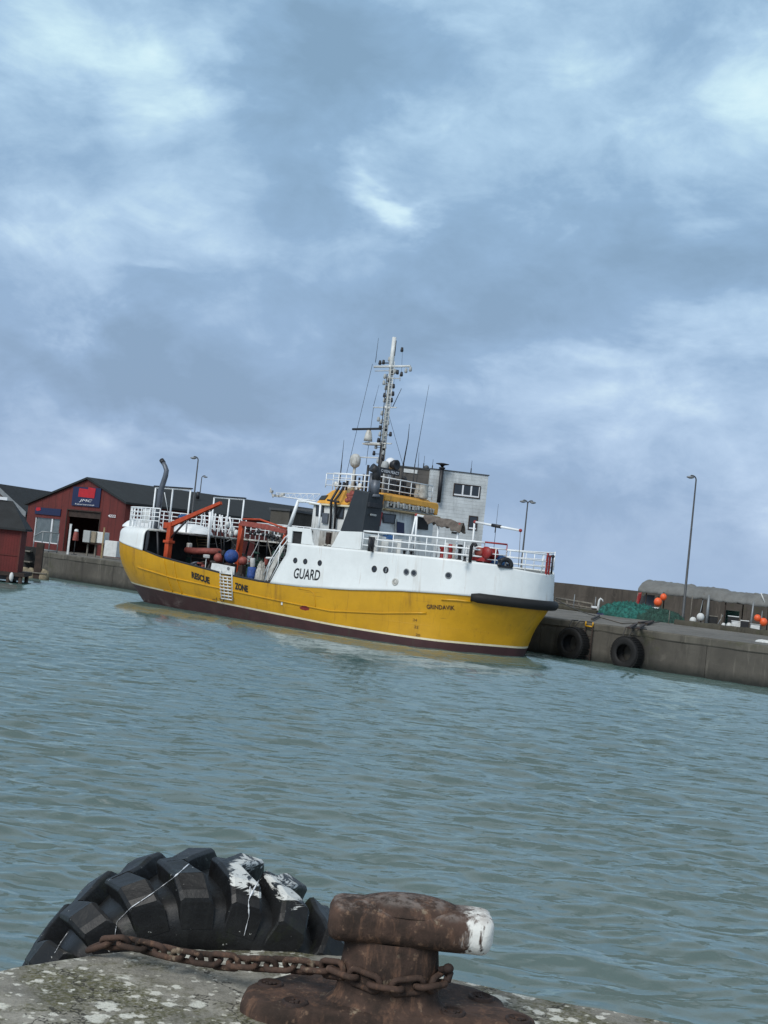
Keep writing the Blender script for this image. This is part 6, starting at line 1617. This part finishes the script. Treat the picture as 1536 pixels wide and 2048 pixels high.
# ------------------------------------------------------------------ red gabled harbour building
def make_red_hall():
    inl = 8.0; pl0 = q(0, inl, 0)
    def gp(px, py, d=0.0): return at_plane(px, py, q(0, inl + d, 0), QN)
    def tz(p): return (p - Q0).dot(QD), p.z
    el, pk, er = gp(57, 1009), gp(178, 959), gp(252, 1006)
    tL, zL = tz(el); tP, zP = tz(pk); tR, zR = tz(er); LEN = 24.0
    o = q((tL + tR) / 2, inl, GZ); root = empty('harbour_hall', o, 'long red harbour hall with navy sign and red square on its gable', 'building')
    # front wall with real openings
    D = [gp(a, b) for a, b in ((136, 1020), (201, 1027), (201, 1110), (130, 1106))]; dL, dR = tz(D[0])[0], tz(D[1])[0]; dT = tz(D[0])[1]
    Wn = [gp(a, b) for a, b in ((71, 1034), (120, 1038), (116, 1085), (68, 1083))]; wL, wR = tz(Wn[0])[0], tz(Wn[1])[0]; wT, wB = tz(Wn[0])[1], tz(Wn[3])[1]
    def slab(mb, poly, d0=0.0, d1=.25): mb.prism([q(t, inl + d0, z) for t, z in poly], QN * (d1 - d0))
    def roofz(t): return zL + (zP - zL) * (t - tL) / (tP - tL) if t < tP else zP + (zR - zP) * (t - tP) / (tR - tP)
    mb = MB()
    slab(mb, [(tL, GZ - .1), (wL, GZ - .1), (wL, roofz(wL)), (tL, zL)])
    slab(mb, [(wL, GZ - .1), (wR, GZ - .1), (wR, wB), (wL, wB)]); slab(mb, [(wL, wT), (wR, wT), (wR, roofz(wR)), (wL, roofz(wL))])
    slab(mb, [(wR, GZ - .1), (dL, GZ - .1), (dL, roofz(dL)), (wR, roofz(wR))])
    slab(mb, [(dL, dT), (dR, dT), (dR, roofz(dR))] + ([(tP, zP)] if dL < tP < dR else []) + [(dL, roofz(dL))])
    slab(mb, [(dR, GZ - .1), (tR, GZ - .1), (tR, zR), (dR, roofz(dR))])
    wl = mb.build('gable_wall', M['red_boards'], root, org=o)
    mb = MB(); mb.prism([q(tR - .2, inl + .26, GZ - .1), q(tR - .2, inl + LEN, GZ - .1), q(tR - .2, inl + LEN, zR - .1), q(tR - .2, inl + .26, zR - .1)], QD * .2)
    mb.prism([q(tL, inl + .26, GZ - .1), q(tL, inl + LEN, GZ - .1), q(tL, inl + LEN, zL - .1), q(tL, inl + .26, zL - .1)], QD * .2); mb.build('side_wall', M['red_boards'], root, org=o)
    mb = MB(); ov = .22
    def roofpl(ta, za, tb, zb2):
        k = (zb2 - za) / (tb - ta); ta2 = ta - (.35 if ta < tb else -.35); za2 = za + k * (ta2 - ta)
        mb.prism([q(ta2, inl - ov, za2 + .02), q(tb, inl - ov, zb2 + .02), q(tb, inl - ov, zb2 + .18), q(ta2, inl - ov, za2 + .18)], QN * (LEN + ov))
    roofpl(tL, zL, tP, zP); roofpl(tR, zR, tP, zP); rf = mb.build('roof', M['roof_felt'], root, org=o)
    mb = MB(); v_ = q(tP + (tR - tP) * .45, inl + 9, (zP + zR) / 2 + .35); mb.cyl(v_, v_ + V((0, 0, .6)), .14); mb.build('roof_vent', M['black_paint'], rf, org=o)
    # dark interior: floor and back board set well inside
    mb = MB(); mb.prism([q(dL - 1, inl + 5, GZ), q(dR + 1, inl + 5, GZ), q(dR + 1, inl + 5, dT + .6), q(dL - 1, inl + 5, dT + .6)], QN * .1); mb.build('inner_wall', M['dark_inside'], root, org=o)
    mb = MB(); fr = .09
    for a, b, c_, d_ in ((dL - fr, dL, GZ, dT), (dR, dR + fr, GZ, dT), (dL - fr, dR + fr, dT, dT + fr)): mb.prism([q(a, inl - .04, c_), q(b, inl - .04, c_), q(b, inl - .04, d_), q(a, inl - .04, d_)], QN * .035)
    mb.prism([q(dL, inl + .1, dT - .5), q(dR, inl + .1, dT - .5), q(dR, inl + .1, dT), q(dL, inl + .1, dT)], QN * .08)
    mb.build('door_frame', M['wood_brown'], root, org=o)
    # shop window
    mb = MB(); mb.prism([q(wL, inl + .12, wB), q(wR, inl + .12, wB), q(wR, inl + .12, wT), q(wL, inl + .12, wT)], QN * .05); gl = mb.build('window', M['glass_pale'], root, org=o)
    mb = MB(); wm = wL + (wR - wL) * .68; t_ = .07
    for a, b, c_, d_ in ((wL, wL + t_, wB + t_, wT), (wR - t_, wR, wB + t_, wT), (wL, wR, wB, wB + t_), (wm - .09, wm + .09, wB + t_, wT)): mb.prism([q(a, inl + .04, c_), q(b, inl + .04, c_), q(b, inl + .04, d_), q(a, inl + .04, d_)], QN * .07)
    mb.build('frame', M['sign_white'], gl, org=o)
    # signs
    def sign(name, pts, mat, d=-.09, th=.06, parent=root):
        ps = [gp(a, b, d) for a, b in pts]; ts = [tz(p)[0] for p in ps]; zs = [tz(p)[1] for p in ps]; t0, t1, z0, z1 = min(ts), max(ts), min(zs), max(zs)
        mb = MB(); mb.prism([q(t0, inl + d, z0), q(t1, inl + d, z0), q(t1, inl + d, z1), q(t0, inl + d, z1)], QN * th); return mb.build(name, M[mat], parent, org=o), (t0, t1, z0, z1)
    s1, (t0, t1, z0, z1) = sign('sign_board', [(147, 973), (198, 1015)], 'navy_sign')
    def onsign(f0, f1, g0, g1, name, mat, par, box_=(t0, t1, z0, z1), d=-.115):
        a, b, c_, e = box_; mb = MB(); mb.prism([q(a + (b - a) * f0, inl + d, c_ + (e - c_) * g0), q(a + (b - a) * f1, inl + d, c_ + (e - c_) * g0), q(a + (b - a) * f1, inl + d, c_ + (e - c_) * g1), q(a + (b - a) * f0, inl + d, c_ + (e - c_) * g1)], QN * .02); return mb.build(name, M[mat], par, org=o)
    mb = MB(); pl_ = [(.22, .48), (.80, .45), (.82, .96), (.56, 1.02), (.55, .90), (.23, .93)]
    mb.prism([q(t0 + (t1 - t0) * f, inl - .118, z0 + (z1 - z0) * g) for f, g in pl_], QN * .024); mb.build('emblem', M['sign_red'], s1, org=o)
    def stext(txt, f0, f1, g0, g1, par, box_=(t0, t1, z0, z1), d=-.108, mat='sign_white', shear=0, bold=0):
        vs, fs = text_pts(txt, 1.0, shear, bold); a, b, c_, e = box_; mb = MB()
        mb.add([q(a + (b - a) * (f0 + (f1 - f0) * u_), inl + d, c_ + (e - c_) * (g0 + (g1 - g0) * v_)) for u_, v_ in vs], fs); mb.build('lettering', M[mat], par, org=o)
    stext('JMC', .27, .74, .20, .37, s1, shear=.25); stext('Fiskeriterminal', .14, .82, .06, .13, s1)
    s2, bx = sign('sign_board', [(71, 1014), (120, 1032)], 'navy_sign')
    mb = MB(); a, b, c_, e = bx; mb.prism([q(a + (b - a) * f, inl - .115, c_ + (e - c_) * g) for f, g in ((.03, .55), (.05, .95), (.2, 1.0), (.23, .6), (.12, .45))], QN * .02); mb.build('emblem', M['sign_red'], s2, org=o)
    s3, bx3 = sign('number_plate', [(216, 1028), (232, 1036)], 'red_wood', d=-.03, th=.02); stext('4222', .04, .96, .1, .9, s3, bx3, d=-.036, bold=.02)
    return gp, inl, tz
GP, INL, TZ = make_red_hall()

# houses further left
def house(px_pts, Y, yaw, depth, mats, label, window=False):
    """gable front from its photo outline, roof running back"""
    ax = V((math.cos(yaw), math.sin(yaw), 0)); nb = V((-ax.y, ax.x, 0)); P0 = at_y(*px_pts[0], Y)
    pts = [at_plane(a, b, P0, -nb) for a, b in px_pts]; l, pk, r = pts; o = V((pk.x, pk.y, GZ)); root = empty('house', o, label, 'house')
    mb = MB(); mb.prism([V((l.x, l.y, GZ - .1)), V((r.x, r.y, GZ - .1)), r, pk, l], nb * depth); mb.build('wall', M[mats[0]], root, org=o)
    mb = MB(); up = V((0, 0, .22))
    for a, b in ((l, pk), (r, pk)):
        e = a + (a - b) * .12; mb.prism([e - nb * .4 + up*.1, b - nb * .4 + up*.1, b - nb * .4 + up * 1.1, e - nb * .4 + up * 1.1], nb * (depth + .8))
    mb.build('roof', M[mats[1]], root, org=o)
    mb = MB()
    for a, b in ((l, pk), (r, pk)):
        e = a + (a - b) * .12; mb.prism([e - nb * .46 - up, b - nb * .46 - up, b - nb * .46 + up * 1.2, e - nb * .46 + up * 1.2], nb * .05)
    mb.build('bargeboard', M[mats[2]], root, org=o)
house([(-70, 1025), (-6, 972), (50, 1024)], 128, math.radians(-20), 16, ('brick_grey', 'roof_dark', 'galv'), 'brown gabled house with pale bargeboards behind the red hut')
house([(20, 1040), (33, 985), (75, 1040)], 150, math.radians(38), 14, ('beige_wall', 'roof_dark', 'beige_wall'), 'beige house with dark roof left of the red harbour hall')
# concrete block house and long shed seen through the ship's rigging
def slabhouse(px0, py0, px1, py1, Y, d, mat, roof, label, yaw=-.5):
    a, b = at_y(px0, py0, Y), at_y(px1, py1, Y); o = V(((a.x + b.x) / 2, Y, GZ)); root = empty('shed', o, label, 'shed'); root.rotation_euler = (0, 0, yaw)
    w = abs(b.x - a.x) / math.cos(yaw); H = max(a.z, b.z) - GZ
    mb = MB(); mb.bb(-w/2, w/2, 0, d, -.1, H); mb.build('wall', M[mat], root); mb = MB(); mb.bb(-w/2 - .1, w/2 + .1, -.1, d + .1, H, H + .14); mb.build('roof', M[roof], root)
    mb = MB(); mb.bb(-w*.3, -w*.1, -.05, -.003, H * .35, H * .75); mb.build('window', M['glass'], root)
slabhouse(541, 1021, 580, 1023, 88, 4, 'quay_conc', 'lamp_dark', 'grey concrete block shed seen above the folded crane')
slabhouse(588, 1022, 690, 1030, 96, 6, 'box_grey', 'lamp_dark', 'low pale grey shed seen through the white gallows', yaw=-.2)

# ------------------------------------------------------------------ red hut on its jetty at the left edge
def make_hut():
    Y = 80.0; yaw = math.radians(7); ax = V((math.cos(yaw), math.sin(yaw), 0)); nb = V((-ax.y, ax.x, 0)); n = -nb
    c = at_y(33, 1145, Y); o = V((c.x, c.y, c.z)); inv = (Matrix.Translation(o) @ Matrix.Rotation(yaw, 4, 'Z')).inverted()
    def hp(px, py): return inv @ at_plane(px, py, o, n)
    root = empty('boat_hut', o, 'small dark red boat hut with dark roof at the left edge', 'hut'); root.rotation_euler = (0, 0, yaw)
    zt = hp(33, 1059).z; xl = -5.5; dp = 2.6
    mb = MB(); mb.bb(xl, 0, 0, dp, 0, zt); mb.build('wall', M['hut_boards'], root)
    mb = MB(); mb.bb(-.05, .05, -.05, .05, 0, zt); mb.build('corner_board', M['red_wood'], root); mb = MB(); mb.bb(xl, -.06, -.04, -.003, zt * .38, zt * .40); mb.build('batten', M['red_wood'], root)
    zr = zt + 1.55; mb = MB(); e = .28
    mb.add([V((xl - e, -e, zt - .06)), V((e, -e, zt - .06)), V((e - 1.15, dp / 2, zr)), V((xl - e, dp / 2, zr)), V((xl - e, dp + e, zt - .06)), V((e, dp + e, zt - .06)), V((xl - e, -e, zt + .06)), V((e, -e, zt + .06)), V((e - 1.15, dp / 2, zr + .12)), V((xl - e, dp / 2, zr + .12)), V((xl - e, dp + e, zt + .06)), V((e, dp + e, zt + .06))],
           [(0,1,2,3),(3,2,5,4),(9,8,7,6),(10,11,8,9),(0,6,7,1),(1,7,8,2),(2,8,11,5),(5,11,10,4),(4,10,9,3),(3,9,6,0),(1,2,5),(7,11,8)]); rf = mb.build('roof', M['roof_dark'], root)
    mb = MB(); mb.bb(xl, -1.2, dp / 2 - .12, dp / 2 + .12, zr + .12, zr + .30); mb.build('ridge_light', M['sign_white'], rf)
    # deck and piles
    jo = o + V((0, 0, 0)); J = empty('jetty', V((o.x, o.y, 0)), 'dark timber jetty carrying the red hut and steps', 'jetty'); J.rotation_euler = (0, 0, yaw)
    mb = MB(); mb.bb(xl - .5, .5, -.4, dp + .6, o.z - .22, o.z - .003); mb.build('deck', M['wood_brown'], J)
    mb = MB(); mb.bb(xl - .4, .35, .0, .1, .15, o.z - .23); mb.build('fascia', M['black_paint'], J)
    for x in (-4.6, -3.2, -1.8, -.4, .3):
        for y in (-.25, 2.4): mb = MB(); mb.cyl((x, y, -1.2), (x, y, o.z - .22), .12, n=10); mb.build('pile', M['wood_brown'], J)
    mb = MB(); mb.sph(inv @ at_plane(25, 1153, o, n) + V((0, -.45, o.z)), (.13, .12, .26), 8, 10); mb.cyl(inv @ at_plane(25, 1145, o, n) + V((0, -.43, o.z)), inv @ at_plane(25, 1150, o, n) + V((0, -.45, o.z)), .03); mb.build('fender', M['plastic_white'], J)
make_hut()
def make_steps():
    Y = 90.0; o = at_y(52, 1142, Y); root = empty('quay_steps', V((o.x, o.y, .6)), 'dark timber steps with pale treads between the hut and the quay', 'steps')
    O_ = V((o.x, o.y, .6))
    for (x0, x1, y) in ((45, 60, 1101), (42, 60, 1122), (41, 92, 1142)):
        a, b = at_y(x0, y, Y), at_y(x1, y + (x1 - x0) * .11, Y); zc = a.z
        mb = MB(); mb.bb(a.x, b.x, Y, Y + .7, zc - .05, zc + .03); mb.build('tread', M['wood_grey'], root, org=O_, bevel=.01)
    a, b = at_y(44, 1092, Y), at_y(66, 1160, Y); mb = MB(); mb.bb(a.x, b.x, Y + .72, Y + .9, -.5, a.z); mb.build('backing', M['dark_inside'], root, org=O_)
    a, b = at_y(73, 1085, Y), at_y(80, 1150, Y); mb = MB(); mb.bb(a.x, b.x, Y + .1, Y + .35, -.8, a.z); mb.build('timber_post', M['wood_brown'], root, org=O_, bevel=.02)
    for px in (46, 86):
        p = at_y(px, 1142, Y); mb = MB(); mb.cyl(V((p.x, Y + .4, -1)), V((p.x, Y + .4, p.z)), .10, n=10); mb.build('pile', M['wood_brown'], root, org=O_)
    for i, (px, py, r) in enumerate(((46, 1153, .26), (58, 1154, .22), (84, 1156, .26))):
        c = at_y(px, py, Y); b_ = V((c.x, c.y + .3, -.45)); mb = MB(); P_ = []
        for u_ in range(9):
            row = []
            for v_ in range(12):
                a, b2 = math.pi * u_ / 8, 2 * math.pi * v_ / 12; d = V((math.sin(a) * math.cos(b2), math.sin(a) * math.sin(b2), math.cos(a))); k = 1 + .25 * mnoise.noise(d * 2 + V((i * 5, 0, 0)))
                row.append(V((c.x, c.y + .3, .15)) + V((d.x * r * 1.5 * k, d.y * r * k, d.z * .55 * k)))
            P_.append(row)
        mb.grid(P_, cv=True); tag(mb.build('boulder', M['stone_block'], org=b_), ('yellowish boulder under the left end of the steps', 'yellowish boulder in the middle below the steps', 'yellowish boulder under the right end of the steps')[i], 'boulder')
make_steps()
# gear in front of the red hall
def gq(px, py, Y): return at_y(px, py, Y)
def rail_left():
    Y = 97.5; pts = [gq(a, b, Y) for a, b in ((69, 1072), (85, 1063), (118, 1067))]; o = V((pts[0].x, Y, GZ)); mb = MB(); mb.tube(pts, .05, 8)
    for p in (pts[0], pts[1].lerp(pts[2], .05), pts[1].lerp(pts[2], .5), pts[2]): mb.cyl(p, V((p.x, p.y, GZ - .05)), .04, n=8)
    lo = [V((p.x, p.y, GZ + .12)) for p in pts]; mb.tube([lo[0], lo[2]], .05, 8); tag(mb.build('hand_rail', M['galv'], org=o), 'grey steel hand rail in front of the shop window', 'hand rail')
rail_left()
def post(px, top, bot, Y, r, mat, label):
    a, b = gq(px, top, Y), gq(px, bot, Y); o = V((a.x, Y, GZ)); mb = MB(); mb.box(V((a.x, Y, (a.z + GZ) / 2)), (r * 2, r * 2, a.z - GZ)); mb.box(V((a.x, Y, a.z + .02)), (r * 2.4, r * 2.4, .04)); tag(mb.build('post', M[mat], org=o), label, 'post')
post(142, 1049, 1106, 97, .07, 'plastic_white', 'white post left of the dark doorway'); post(209, 1056, 1115, 96, .05, 'wood_yellow', 'wooden post right of the crates by the doorway')
def crate(px0, py0, px1, py1, Y, mat, label, d=.9):
    a, b = gq(px0, py0, Y), gq(px1, py1, Y); z0, z1 = min(a.z, b.z), max(a.z, b.z); w = abs(b.x - a.x); o = V(((a.x + b.x) / 2, Y, GZ)); root = empty('crate', o, label, 'crate', 'crates in front of the red hall'); root.rotation_euler = (0, 0, math.radians(-20))
    mb = MB(); mb.bb(-w/2, w/2, 0, d, max(.0, z0 - GZ), z1 - GZ); mb.build('side', M[mat], root, bevel=.03)
    return root, w, z0 - GZ
table = empty('trestle_table', V((gq(187, 1085, 97).x, 97, GZ)), 'dark trestle table carrying the crates before the doorway', 'table'); table.rotation_euler = (0, 0, math.radians(-20))
zt3 = gq(187, 1086.5, 97).z - GZ
mb = MB(); mb.bb(-.75, .8, 0, .9, zt3 - .07, zt3 - .01); mb.build('tabletop', M['wood_brown'], table)
for x in (-.65, .0, .7): mb = MB(); mb.bb(x - .05, x + .05, .3, .4, 0, zt3 - .07); mb.build('leg', M['wood_grey'], table)
crate(166, 1060, 179, 1085.5, 97, 'box_grey', 'pale grey crate, left one on the trestle table'); crate(179, 1062, 191, 1086, 97, 'cardboard', 'brown cardboard crate in the middle of the trestle table'); crate(191, 1063, 205, 1087, 97, 'plastic_white', 'whitish crate, right one on the trestle table')
r_, w, _ = crate(208, 1080, 233, 1115, 95, 'plastic_white', 'big white insulated box beside the stern of the ship', d=1.0)
c = gq(152, 1070, 98); root = empty('work_coat', V((c.x, c.y, GZ)), 'red work coat hung on a stand in the dark doorway', 'coat')
mb = MB(); mb.cyl((0, 0, 0), (0, 0, c.z - GZ + .45), .03, n=8); mb.cyl((0, 0, 0), (0, 0, .05), .22, n=12); mb.build('stand', M['lamp_dark'], root)
mb = MB(); zc = c.z - GZ; mb.lathe([(.22, zc - .40), (.20, zc - .1), (.17, zc + .15), (.10, zc + .32), (0, zc + .33)], (0, 0, 0), 14); mb.build('cloth', M['red_faded'], root); mb = MB(); mb.lathe([(.16, zc + .26), (.13, zc + .40), (.0, zc + .44)], (0, 0, 0), 12); mb.build('hood', M['plastic_white'], root)
